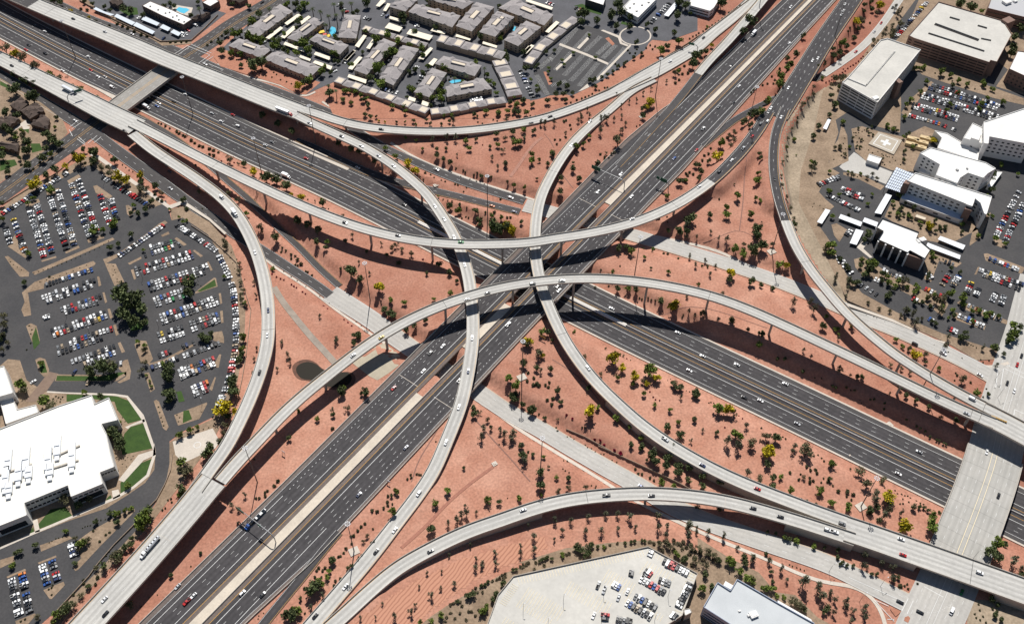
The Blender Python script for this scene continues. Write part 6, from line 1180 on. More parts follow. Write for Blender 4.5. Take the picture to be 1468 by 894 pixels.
plant_list(720, 160, "e18 290 75 320 80 390 75 300 110; g22 160 135; o18 165 195; d24 240 160; e16 600 40 570 60 655 20; e22 745 50 740 140 790 40 800 120; e14 840 50 900 30 930 85 475 160 890 140; b16 468 70; b11 480 65 510 100 515 130 435 210 410 245 395 210 480 195; g22 222 320 375 305 655 195 610 245; g28 220 370; d26 378 330; g30 560 265; d22 340 400; g16 278 365; d30 528 440; d24 440 510; d13 533 390 260 510; d26 580 515; d28 432 612; o18 37 530 85 550; g24 167 570; d14 140 825; b12 62 795; o46 870 225; e16 905 140; b26 720 388; b13 770 360 738 318; o13 780 310 820 315 840 305; b12 770 340; d26 1055 45; b9 1010 110 1035 100; d30 1330 535; b24 1370 515; g20 1240 635; b14 1385 465 1395 480 1435 470; d24 1450 410; e22 1385 830; b14 1165 805 1180 803; b9 1240 830 1240 790; e16 30 400 25 465; d22 700 440; b10 800 350; o14 20 60 35 45")
plant_list(960, 160, "d34 605 40 650 25 560 100; d24 610 115; o24 450 180 485 155; b16 435 195; o22 460 250 485 215; g34 388 235; b13 310 275 262 327 243 367 292 315; y44 362 335; d22 295 385 190 410 220 410; d30 232 460; d22 215 510; b14 125 465 135 480 175 470 150 455; d28 75 535; g16 125 515; d20 672 325 685 360; g22 665 465; g30 655 520; b9 488 545; g32 512 635; g20 652 650 680 665; b11 372 655; g24 432 715; g30 430 775; d28 298 785; g30 608 770; e22 640 860 680 865; d38 138 820 165 800; o14 960 50 920 130 930 200 890 200 880 270 880 340 850 380 840 480 960 80; o16 880 640 910 720 845 550 935 800; g18 880 275 935 215; g8 950 330; d26 935 845; d26 1080 195 1120 120; d26 1085 400; o30 1075 420; g24 1065 390; d22 1200 35; g22 1300 85; o20 1280 270 1240 270; g22 1195 600; g18 1270 630 1200 460; g16 1350 270 1340 460; b6 1085 690 1075 715 1155 730 1130 705; b9 1270 280 1290 330 1325 330; b16 1345 775; o26 1370 470; b8 1400 160 1425 200 1440 260 1410 230 1455 220")
plant_list(1188, 160, "g20 105 90; d13 220 130 290 140 320 120 210 270 235 275 245 220 330 180 300 170; b6 370 300 400 320 430 330 480 345 455 340 500 370 540 400; g16 450 130; d16 490 130 430 120 510 150; d16 600 170 580 180; d20 570 310 560 370; y26 790 215; g18 770 200 290 700 80 640 15 600 325 630; d22 640 730 595 780; d16 455 770 530 740 490 720 520 755 500 710 560 780 620 810 535 800; d14 690 870; g26 1295 395; d32 1140 730; d30 1225 480 1215 600; g18 1195 785 1160 800 1230 790; d20 1100 720; g14 1015 785; g22 520 630 545 640; y28 750 850 770 870; g24 25 800 1140 750; d18 1010 860 870 870 830 870; g18 1420 480; g16 150 450 240 470; b6 180 480 215 490 290 520")
plant_list(0, 320, "d72 920 560 1000 600; d60 940 680 1030 560; d50 1010 740 920 500 1060 660; d30 1090 750; d30 835 195; d22 890 165; d28 985 95; d24 185 455; b13 370 400; g18 1080 210; d46 1410 450 1420 520; g40 700 60; g24 770 50; g26 215 225; g34 850 10; b6 255 372 290 362 325 352 360 342 395 330 430 318 465 305 500 290 535 275 570 262 605 248 640 232 675 216 710 200 745 180 780 158 815 135; b6 80 290 100 310 130 330 160 350; b6 850 320 860 350 850 390 880 420 880 440 870 370; b8 220 770 230 830 240 800; o34 20 700 30 760 10 840; b6 300 440 350 425 400 412 450 395 500 378 550 358 600 335 650 315; b9 975 85 1000 70; g22 1380 0")
plant_list(240, 320, "e18 710 50 715 90; d34 815 110; e16 800 60; b12 865 182 890 205 930 228 930 265 960 245; b18 980 275 1005 305; b11 855 215 1055 365 1040 360 1085 388 980 315 960 310; g22 795 350; r9 785 380 820 402 850 415 878 427 932 460 952 472 970 483 1015 513 1038 530 1175 620 1202 640 1327 725 1357 745 1385 768; b7 875 362 930 402 975 432 1040 475 1145 548 1215 600; e14 650 440 655 500 665 540 1145 690 1150 750; d32 1140 60 1060 20 1120 150; e16 1130 70 1340 135 1390 85; g26 1203 155; d22 1190 190; b11 1303 345; d50 1375 360; d34 1450 420; e12 1440 290; d14 150 400; d36 190 415 170 460; g20 430 410; o22 560 580 590 610; o26 440 170 430 140; b6 250 470 230 460; o20 540 300 540 360 550 440 570 500 550 540; b7 480 220 520 270 560 340 580 420; g22 580 600; d30 260 850 300 860; d22 330 830; d24 1440 840; b6 250 60 285 85 320 110 360 140 395 170 420 200 445 230 470 260 490 300 505 340 520 380 530 430 540 480; o24 1270 870; e14 860 885")
plant_list(480, 320, "d50 118 355; d34 195 415; e13 183 290 258 370; d12 45 345; y42 330 485; g26 425 580; g24 523 603; d30 370 650 415 680 435 690 535 800; d24 600 770 685 735; g18 745 575; g24 870 530; d18 690 380 920 440; d30 785 320; d28 860 375; b24 480 300; o22 430 185 465 165 505 195 575 230; e12 350 150 125 85; r10 662 270; r11 70 728 98 745 127 768; b7 160 740 200 770 260 800; d36 190 845; d26 150 850; d16 240 215 390 240; g38 1180 30; d34 1200 50 1240 60; y28 1290 10 1320 40; y28 1325 70; d22 1085 10; g14 1250 80; b6 30 625; d20 80 140")
plant_list(720, 320, "d26 930 180 880 195; g28 970 210; g20 1130 195; g18 1070 255; b14 1245 230 1215 225 1060 185; b10 1325 260; d11 1118 338; g20 1248 365; e16 1410 245 1455 310; g18 830 362; b11 742 350; d26 870 495 1010 495; g26 945 490; b11 1030 560 1050 570 1095 560 1120 575 1150 580 800 470; d32 1190 580; y56 1285 620; e18 1405 660; e16 1450 690; b9 1360 685 1350 705; g30 300 815; d26 340 820; g18 540 815; d14 375 880; e22 1390 10; d20 1250 60 1330 70; e14 1385 90; y38 195 890; y26 70 50; d36 25 30; o12 700 480; b9 885 320 800 380")
plant_list(960, 320, "d38 660 50 650 90; e22 435 110 435 160; e14 370 110 310 60 125 100 205 100; o20 555 160; d42 625 190 700 165; g36 490 190; g34 555 230; d30 640 225; o24 780 155; g34 825 310; y28 875 320; e16 145 255 195 300 270 275 345 320 305 375; d12 65 260 245 318 288 325; y36 455 380; d28 445 430; d34 617 455; d24 683 470 773 498; g16 215 460; e26 930 590 1060 580 1090 640; g20 1185 700 1265 800; d32 1157 770; g16 1270 840; o18 400 525 130 545; y42 35 620; e18 150 665 200 710 260 690 365 720; d26 245 690 465 745; d22 460 730 695 830; d18 585 805 670 830; e14 1245 430 1340 480 1330 540; d26 1350 430 1380 450 1415 440; g44 1205 165; o28 1170 190; y30 1375 765; d16 1410 450; b9 100 680 95 710 450 190; d28 65 45 130 60; d20 85 70; b7 1375 630 1410 640 1440 650; d22 940 10")
plant_list(1188, 320, "g34 30 170 20 210; d20 90 270 130 310 145 340; d30 225 440; e22 55 400 60 440 155 430 150 500; d30 295 90; d22 300 60; g36 310 295 350 300; d36 300 350; d26 405 380 270 390; g26 455 450; o40 570 430; g28 530 440; g24 670 490 645 520; o26 755 555; o36 820 580 870 560 840 650; g38 915 525; g38 1010 565; d28 430 560; e28 580 650 640 680 660 740; d26 450 545; d24 940 700; g24 1080 740; g28 1250 130; g22 1320 160; d24 270 120; d20 915 345 985 380; g24 790 260 780 230; b9 800 330 830 270 860 270; d20 745 420 750 390; g24 1010 610 1130 650 1220 670 1180 680; g38 1380 770 1400 830; d28 1350 850 1430 790; e20 900 850; d24 1000 860 1020 830; d22 770 740 800 760; b7 240 660 280 690 340 705 360 715 420 740; e14 130 540; d26 640 600 590 660; g16 900 710; g22 1000 20 1120 100; y22 740 10 780 40; d18 800 65 840 50 1000 75 870 45; g22 50 800; g20 170 770; y26 175 770; g16 70 830")
plant_list(0, 480, "d60 760 250; o54 810 240; d42 850 260; g24 860 240; d46 690 270; g28 310 215 640 440; o26 60 60 20 110; g50 150 380; o40 170 410; g52 345 500; o46 380 520; b9 420 460 440 470 455 480 400 480 470 465 450 500; d54 860 740; o44 850 720; d46 890 790 900 830; g20 900 660; d30 760 460; d44 1265 240; d50 1260 290; d40 1260 330; g26 1230 220; o26 1085 110 1085 210 1060 270; g24 1040 60 1090 90; d52 1265 440; d40 1280 480; b8 1190 540 1200 580 1210 620 1220 650 1230 680; g30 1350 750 1430 720; g16 1105 310 1130 350 1140 390; b7 1330 600 1350 620 1340 650; d26 10 40 30 10; b9 200 110 230 60; b6 920 620 940 650 880 560")
plant_list(240, 480, "d28 270 30 300 40; g34 560 110 565 20; d30 560 150 540 190; d44 490 370 495 430 490 340; g24 505 440; y60 400 560 440 555; y40 515 590; d30 450 610; g34 95 750; g20 175 725 225 695; d42 330 860; d30 400 810; d18 440 780; e14 860 60 865 100; e18 900 145 920 190; e14 825 250 825 310; e14 650 175 640 240 640 290 670 95; e16 1260 50 1265 80; d38 1310 420; g28 1320 410; e18 1240 560; d20 1245 600; o26 1350 550; b18 1240 700; g22 1128 635; d24 918 785; d18 1460 440; d24 1440 20 1400 70; g20 990 575; b7 150 740 190 730 230 720 270 708 310 695 345 680; o30 430 680 420 740")
plant_list(480, 480, "d42 55 430; d36 225 435; o28 90 545; g34 1300 320; g42 1360 380; d36 1345 460 1350 480; g30 1440 60; d32 1415 215; d26 1410 525; b16 1445 345 1455 285; d30 1040 560 1050 610; o22 1085 580 1150 635 1175 700; e26 1120 700 1100 760; e22 1245 710 1250 770; e30 1340 740 1330 800; e20 1410 830; b8 760 800 1235 820; d18 1460 560; d30 175 10; d22 140 60")
plant_list(720, 480, "o40 180 60; d36 155 215; o42 275 140; y22 300 155; d24 255 250; e18 290 260; d24 360 260; d24 375 45; b15 195 285 237 322 187 345; b20 235 372 262 365 275 378; b15 328 375 348 390 357 355; d28 410 420; b19 382 475; b17 338 487 372 518; d22 438 500; d24 650 410; y56 655 575; g24 722 545; g32 850 625; g24 957 700; g24 1042 780; d28 1048 840 965 830; r13 483 600 525 628 695 785 738 790 765 823 843 862 890 882; b10 600 692 622 695 405 695 415 718; d18 320 622; b11 278 595; d34 148 525; d38 230 565; d30 100 480; g38 45 330; g48 95 390; b8 490 765 512 765 540 785 625 828 640 845 670 855; y50 830 180; y32 900 245; d11 778 105 885 148 912 160; r8 935 177 1110 425 1135 465 1152 483 1183 490; b7 965 188; g20 868 320; y40 990 310; g22 980 365; g52 1110 270; y36 1160 320; y22 1085 365; o24 1060 350; g22 1068 445; g20 1147 525; g22 1262 560; d28 1285 370; o28 1345 400; d24 1310 395; e16 1345 460; d34 1450 450; d24 1445 640; d30 1240 690; d36 1340 750; e16 1420 790; g20 1325 655; o18 740 295 620 160; b6 1245 340 1265 330 1320 365 1385 418; e26 1140 870; e28 70 770 15 740; d24 145 830; b9 195 875; o12 415 635")
plant_list(960, 480, "o28 35 380; d28 85 400; d34 205 460; e16 90 470; g46 370 545; y46 440 565; o30 485 590; b9 295 510 310 505 330 510 120 418 150 425; g20 65 655; e16 190 640; e14 250 710; d22 355 745; d36 80 760; e16 160 800; e22 580 675; g50 505 755; e34 440 790 520 820; o48 620 800; o38 730 755; d38 805 770; b10 850 765 870 780 690 700; o11 680 790; e22 945 830; o48 1025 850; y48 740 880; r8 548 627 520 605 415 692 728 812 765 832; g28 670 80; e14 1010 110 1065 160; e16 1280 240; d18 865 190 810 185; b9 1090 322 1140 325 1215 380 1250 400 1360 415; e12 1360 300; d22 1410 320 1440 320; d22 700 10; e12 1270 20; g16 10 560 0 700; b6 1430 490 1440 510; d18 1000 280")
plant_list(1188, 480, "y42 650 150; g22 555 90 500 40; d22 605 115; o28 725 150; d16 725 210; g18 828 250; o36 1010 330; b14 968 303 1065 355; g30 1115 430; d20 1195 450; b10 1160 465 945 340 1185 405 955 285; o28 85 260; e12 170 300 215 310 260 325; d24 235 310; e12 460 435; d24 580 460 530 400; d22 655 505 750 545; o20 845 620; d28 950 650; o18 610 275 545 250 465 220; d12 130 400 190 420 310 490 340 490 415 560 420 520 580 640 660 690 685 705 725 730 760 770 810 790 830 800 860 815 880 825; d14 30 390 55 400; e22 890 20 880 80; e18 1160 90 1260 230; d36 1240 110; g30 1240 90; b9 1000 175 900 130 1140 185 1160 205 1205 190; d28 980 30 1020 30; g34 1370 40; d24 1340 60; b7 1055 65 1070 75 1085 82 1110 95 790 75; d20 1310 150; b8 1280 390 1250 400")
plant_list(0, 640, "d24 820 500; g30 865 510; g26 960 290; d24 715 560; d28 275 745; d26 130 810 160 790; g14 110 880; o40 490 400; o36 680 390; d36 600 450; d26 660 400; g62 1080 540; g50 1060 590; d50 1110 500; o34 1430 180; g44 1370 120; o40 1400 200; d40 1360 330; g38 1355 340; b11 1285 390 1260 400 1290 415 1240 460 1220 475; d22 990 690; d28 940 760 900 800 985 735; o40 880 810; g34 600 730; o34 650 700; o24 560 690; b7 620 610 640 600 660 595 680 590 760 550 790 545 370 720 390 710 420 690 440 685 470 680 490 670; b13 700 630 795 660 825 640 750 710; d30 830 490; g24 890 500 940 480 980 460; g24 500 640; d26 880 570; b6 910 85 940 100 960 80 985 95 920 130 950 150 890 180 1000 70")
plant_list(240, 640, "d38 280 60; g36 320 30; o44 130 170; g44 110 110; d36 100 320; e18 580 360 575 430; e20 480 440 490 500; o20 535 470; b18 830 260 800 295; b14 750 330 730 345 690 385 665 385 735 372; b16 250 795; b15 1455 598 1430 630; b16 1400 665 1345 760; o22 1240 850; b13 1385 725 1325 795 1300 820 1285 825 1435 830 1460 815; e14 530 570; d10 655 100")
plant_list(480, 640, "g36 435 490; g28 465 330; d18 425 370; b13 570 210 545 242 575 233 630 208 645 210 615 205; b15 395 415 395 440 370 460 400 370; b18 280 478; b17 318 482; b15 225 575 200 595 172 628 145 655 125 670; b16 85 760 70 785; o20 245 668; o18 212 710; b11 285 618 430 430; b14 275 720 290 708 178 828 200 820 172 850; b16 125 725 45 820 25 825; d16 968 165; g32 850 330; g28 755 425; g32 1150 405; d24 1235 420; g26 1390 390; e26 950 510 990 490 920 545; e20 850 570 845 620; d38 720 620; e14 980 440; e14 1065 490; b6 1298 385; e22 1205 790; e18 1395 745 1390 790; e14 1020 735; e18 1060 840 1110 870; e14 860 810; d30 1420 80; e16 1410 50; b5 770 700")
plant_list(240, 724, "d30 1185 395; g24 1160 470; b14 1070 465 1110 465 1085 445 1130 445 1055 515 1205 540 1240 525 1195 575 1225 370 1245 360 1100 515 980 590; d50 1060 575 1030 610; g40 1090 560; g22 1145 515; d16 950 665; e20 1110 640 1030 720; g44 925 745; d50 870 800 900 790; o20 845 780; b10 985 770; d14 240 345; b8 170 435 30 505; b6 690 770 655 790 650 810; d16 1320 430 1295 450", 5.0)
plant_list(0, 724, "o40 935 715; d30 740 440 850 370; o44 830 380; b18 700 515; b14 685 565 600 535 600 560; d22 630 580; o26 580 645; b16 530 635 515 690; d36 460 760 480 730; g40 400 790; o36 520 710 430 770; g26 390 835; d20 1230 505; b6 1370 435 1130 640 1070 660 1010 725; g24 90 440; b10 370 590 350 600 380 570 370 640 180 815 150 830; o22 690 450; b9 780 330 790 360 760 360 650 490; o26 270 800; d20 540 410; g30 600 270; o26 560 310", 5.0)
plant_list(480, 724, "e24 690 640 700 700; e16 760 590; e20 855 560 850 610; e22 430 790 430 830; e24 545 760 540 810; e16 575 710; e22 1010 390 1010 440; e18 1055 430 1055 500; e22 1150 340 1155 410; e18 1330 290 1330 340; e12 765 470 605 580 340 700 290 800; e14 185 800 820 360 970 280 660 480; g22 610 840 690 825; g26 760 790; s15 830 710 850 700 870 690 830 770 900 690 910 720 940 640 960 660 990 610 1010 590 1020 620 1060 620 1060 580 1130 540 1160 530 1180 520 1200 500 1220 490 900 770 940 820 860 810 980 760 1010 790 1050 780 790 830 1330 440 1370 430 1390 410 1350 440 1230 480 800 800 1030 750 960 760; d28 960 650 990 640; g30 1060 760 1090 730; d26 1160 640 1130 680 1210 570; d16 1050 580 1080 570 1100 550 1275 465 1300 460 880 690", 5.0)
plant_list(720, 724, "e18 130 290 130 340; e24 230 215 230 310; e22 380 100 380 160; e14 375 240 375 300 185 140; e20 430 180 435 230; e20 495 105 495 155; e20 620 75 620 130; e24 597 180 595 230; e24 710 180 710 240; e20 745 55 745 130; e20 830 55 830 110; e18 830 165 830 220; e28 915 75 920 140; e18 955 150 950 220; e26 1120 70 1120 150; e22 1185 150 1170 210; e28 1335 130 1335 210; s15 10 495 20 510 125 435 150 425 165 440 175 415 230 455 240 410 480 345 460 350 490 335 770 280 780 290 825 270 880 265 740 300 300 430 20 480 5 525; d16 70 465 270 405 290 390 310 385 325 375 355 385; g18 430 350 435 370 730 300; d30 530 310 570 330; o30 540 290 620 300; d26 620 350 600 370 640 290; d16 685 300 880 275 925 265 950 260 1000 255 1020 258; g30 1250 350; d26 1290 400; o30 1180 270 1210 290 1130 280; s18 1060 260 1090 270 1280 280 1320 300 1360 320 1230 320 1340 350 1290 310 1150 320", 5.0)
plant_list(960, 724, "e28 135 170 140 230; e16 195 160 190 220; e24 280 190 280 250; e24 385 220 385 290; e18 490 300 490 350; e26 600 370 600 430; d26 535 390 540 420; e24 720 390 720 460; d20 725 480 735 550; d18 690 350; e24 800 450 795 510; e18 845 530 840 590; e44 970 540 965 580; e36 1070 590 1100 640; d26 1110 770 1130 740; e22 1155 620 1190 670; e22 1180 760; e26 1270 680 1270 730; e24 1320 750 1320 800; e20 1390 760; d22 825 230 850 245; d18 910 250; g24 910 255 1040 290; d16 1110 310; d20 1205 330; d17 1240 415 1225 425 1270 438 1315 440; b8 860 425 880 435 910 445 937 455 965 465; g40 60 350; d30 110 390; s20 30 250 60 270 100 260 150 280 90 300 180 330 220 340 280 350 180 370 240 390 160 420 320 390; o30 170 300 220 320 270 340 310 360 340 390 250 430 190 400; g30 450 410 500 470; g34 560 520 590 540; g36 430 400; d30 250 500 300 590; g34 230 590; d26 350 400; g30 680 590 740 600; o36 880 690 920 700 950 720; g22 820 660 770 650; d20 700 600; d24 960 750", 5.0)
plant_list(1188, 724, "d20 65 330 60 375; d17 100 415 130 440 175 440; e26 265 350 250 430; e16 275 440; d18 305 495 345 500; e22 380 410 380 480; e26 465 440 465 520; d18 495 520 460 540; b22 512 578; b11 545 575 565 565 570 597 637 560; d30 1160 680; d26 1190 790; d22 1210 715 1235 820; b14 1205 755 1175 740; b11 1073 708 1083 750 1047 778 1057 805 1085 820 1105 795 1127 838; e26 265 720 270 800; e24 130 680 130 720; e22 180 750 165 820; e20 45 670 40 760; e16 10 640; g50 1205 270; d44 1160 340; d44 1210 370; d24 1270 280; e36 1330 400 1340 450; e24 1380 450; y50 545 150; g36 750 80; g50 745 150; d18 600 20 680 20 650 20 710 40 790 55; d34 290 40; b30 290 45; b26 365 105; d26 345 20; e28 400 70; o26 430 30; e20 520 50 510 90; d24 1385 490", 5.0)
plant_list(1188, 640, "g20 25 110; o11 155 160; o42 225 180; o44 285 260; o34 385 240; b18 70 318; b22 130 320; b18 177 345; b11 130 355 165 378; g36 135 430; b34 290 460; e30 340 380 340 330; y48 430 360; d26 435 415; b8 403 295 433 315 477 312 495 335 523 338 547 350 568 352 585 365 630 385 657 403 680 410 530 375 512 408 533 405 575 395 653 437 680 445 710 460; o28 610 425; d18 10 230; g28 20 400", 5.0)
plant_list(960, 640, "e28 590 190; y48 740 45; d32 740 130; o48 1025 45; e20 925 30; d30 780 240 775 300; g22 835 225; o34 675 240; g30 1220 130; b16 1030 147 1062 175 1095 173 1108 198 908 192 1268 335 1100 428; o20 1008 228; b14 970 243 1055 232 1080 255 1195 240 1035 405; b10 985 205 1155 237 1140 268 1225 293 1330 372 1368 397 988 392 1358 165 1085 68 1115 62 1142 85 1160 107; b19 1058 265 1193 265 1380 362; b23 1330 338; g30 910 325; g32 1130 325; g18 1120 360; g40 1210 420; g38 1335 455; d34 65 140 65 190; d28 145 165 145 250 245 235 245 300; d32 380 265 30 20; o26 210 450; d26 375 470; d15 735 645 795 655; g18 860 685; d22 900 705 950 710; g30 1090 745; d17 1165 775; d20 1262 795; b16 1260 845 1305 870; e34 145 600; e16 205 640; e24 295 630; e26 405 680; e18 515 760; d26 555 830; e28 630 840 755 840; b16 725 805")
plant_list(720, 640, "d30 150 60; e28 165 100; d18 230 60; g18 310 80; d38 285 190 285 290; o15 345 152; g20 408 235; d22 500 235; o24 500 300 625 305; o26 420 330; b13 195 38; g26 130 390; g16 295 362; b8 455 165 475 180 502 193 670 290 705 295 700 308 460 103 488 108 825 100 860 115 700 40 740 55 765 55 640 8 670 14; r14 845 25; r17 890 50; d22 1040 20; d14 1085 105; d40 1130 60 1150 110; d34 1240 80 1235 150; d36 1320 140 1315 200; d32 1400 170 1400 250; g32 1200 268; g26 1290 300; b15 1000 165 1022 203 1050 205 1110 232 1138 252")
plant_list(0, 0, "d34 30 955 190 1135 210 1240 315 1190 395 1040 40 850 445 1080 10 1170; d26 110 1010 345 1120 60 1290; g24 120 1040 220 1100 380 1160 30 1120 160 980")
plant_list(1188, 160, "b7 190 160 205 180 225 160 250 150 270 140 300 145 320 160 230 260 250 270 300 290 330 310 410 330 440 340 460 380 420 400 120 200 110 240 125 280 100 330 60 300 40 360 130 350 560 700 590 720 600 760 620 800 520 820 640 840 680 860 720 840 560 760; g20 440 110 480 140 560 200 630 270 480 690 520 770 600 790 690 830 745 860 1190 640 1100 720; d20 545 730 580 690 800 830 1230 520 1210 470; o18 90 260 120 320 180 200 330 470 360 500 290 490 520 470 400 360")
plant_list(1188, 320, "g22 250 270 330 320 290 370 440 400 500 470 590 480 660 470 740 560 800 540 860 620 930 650 1080 660 1180 700 1280 700; d22 240 320 400 430 480 500 700 600 760 630; b7 800 260 840 300 850 360 780 380 1190 260 1240 275 1300 300 1360 320 1410 335; o18 300 600 380 640 460 660 540 690 700 720")
plant_list(480, 0, "g24 310 300 470 300 560 340 660 420 700 500 560 460 480 420 250 480 420 600 560 660 860 520 960 620 1060 470 1140 560 1200 640 720 610 800 640 890 700 1000 720 30 350 120 480 150 290 230 240; d22 330 470 560 540 690 600 740 540 1040 130 960 220 1200 300 1360 150 900 40 760 210 600 240 690 60 1280 400")
plant_list(240, 0, "g22 700 330 880 250 960 330 1080 290 1280 420 900 390 1000 470 1180 500 1260 270 640 300 870 140 1000 140; d20 780 240 830 340 970 220 1070 430 1150 170 1260 470 620 200")
# thin out exact repeats, sort by apparent size, keep at most 300 of each kind as things of their own
seen_ = []; PL2 = []
for p in PLANTS:
    k, x, y, r = p
    if x < -12 or x > 1480 or y < -12 or y > 908: continue
    if any(k == q[0] and abs(x - q[1]) < 2.2 and abs(y - q[2]) < 2.2 for q in seen_[-420:]): continue
    if k == 'e' and any(q[0] == 'e' and abs(x - q[1]) < 2.5 and 0 < y - q[2] < 16 for q in seen_[-60:]): continue
    seen_.append(p); PL2.append(p)
bykind = {}
for p in PL2: bykind.setdefault(p[0], []).append(p)
ZA_ = np.array([[z[0], z[1]] for z in ZONE], float)
cnt = {}
placed = []
for k, lst in bykind.items():
    lst.sort(key=lambda p: -p[3])
    for p in lst: placed.append((k, p))
zone_of = lambda x, y: int(np.argmin((ZA_[:, 0] - x) ** 2 + (ZA_[:, 1] - y) ** 2))
groups = {}
for k, p in placed: groups.setdefault((k, zone_of(p[1], p[2])), []).append(p)
FLAT = {'empty car park'}
extra = {}
def put_plant(k, p, label, var, individual=True):
    name, words_, cat, hf = KIND[k]; _, x, y, r = p; rad = r / PPM(x, y) * (1.0 if k not in 'e' else 1.0)
    h = {'d': 1.15, 'g': 1.15, 'y': 1.15, 'o': 1.15, 'e': 1.9, 'p': 3.4}.get(k, .5) * rad
    q = GT(x, y, h); tm, cm = proto(k, var); rz = rnd.random() * 6.28; sc = rad * (1.08 if k not in 'brs' else 1.1)
    if tm is None:
        o = bpy.data.objects.new(name, cm); COL.objects.link(o); o.location = tuple(q); o.rotation_euler = (0, 0, rz); o.scale = (sc, sc, sc * rnd.uniform(.85, 1.15)); return tag(o, label, cat, cat + "s of the junction")
    o = empty(name, tuple(q), label, cat, words_ + "s"); o.rotation_euler = (0, 0, rz); o.scale = (sc, sc, sc * rnd.uniform(.9, 1.15))
    for nm, me_ in (("trunk", tm), ("crown", cm)):
        c = bpy.data.objects.new(nm, me_); COL.objects.link(c); c.parent = o
    return o
nk = {}
stuffed = {}
for (k, z), lst in sorted(groups.items(), key=lambda t: -max(p[3] for p in t[1])):
    lst.sort(key=lambda p: p[1])
    for i, p in enumerate(lst):
        if nk.get(k, 0) >= 296: stuffed.setdefault(k, []).append(p); continue
        nk[k] = nk.get(k, 0) + 1
        w_ = KIND[k][1]
        lab = ("%s, %s from the left, %s" % (w_, ordw(i + 1), ZONE[z][2])) if len(lst) > 1 else ("lone %s, %s" % (w_, ZONE[z][2]))
        put_plant(k, p, lab, rnd.randrange(5))
for k, lst in stuffed.items():
    V = []; F = []; nv = 0
    for p in lst:
        _, x, y, r = p; rad = r / PPM(x, y); q = GT(x, y, .5 * rad); cm = proto(k, rnd.randrange(5))[1]
        a = np.empty(len(cm.vertices) * 3, np.float32); cm.vertices.foreach_get("co", a); a = a.reshape(-1, 3) * rad + q; V.append(a); F += [tuple(i + nv for i in f.vertices) for f in cm.polygons]; nv += len(a)
    o = link("distant_" + KIND[k][0] + "_mass", np.concatenate(V), F, LEAF[k]); o['kind'] = 'stuff'
print("PLANTS", nk, {k: len(v) for k, v in stuffed.items()})
# ------------------------------------------------------------------ vehicles
PAINTC = {'w': ("white", (.78,.78,.77)), 's': ("silver", (.46,.47,.48)), 'g': ("grey", (.17,.175,.18)), 'k': ("black", (.018,.018,.02)), 'b': ("blue", (.03,.09,.30)), 'r': ("red", (.42,.018,.018)), 'n': ("green", (.01,.22,.05)), 'y': ("yellow", (.60,.42,.04)), 't': ("tan", (.36,.28,.19)), 'o': ("orange", (.55,.16,.02)), 'd': ("dark blue", (.02,.035,.10))}
M_tyre = mat("tyre_rubber", (.015,.015,.015), .9); M_cglass = mat("car_glass", (.018,.022,.028), .08, spec=.7)
def pmat(k): return mat("paint_" + PAINTC[k][0].replace(' ', '_'), PAINTC[k][1], .28, spec=.55)
VM = {}
def prof(m, pts, w0, w1, mi):
    """extruded side profile: pts (x, z, half width)"""
    n = len(pts); vs = [(x, -h, z) for x, z, h in pts] + [(x, h, z) for x, z, h in pts]
    m.add(vs, [(i, (i + 1) % n, n + (i + 1) % n, n + i) for i in range(n)] + [tuple(range(n - 1, -1, -1)), tuple(range(n, 2 * n))], mi)
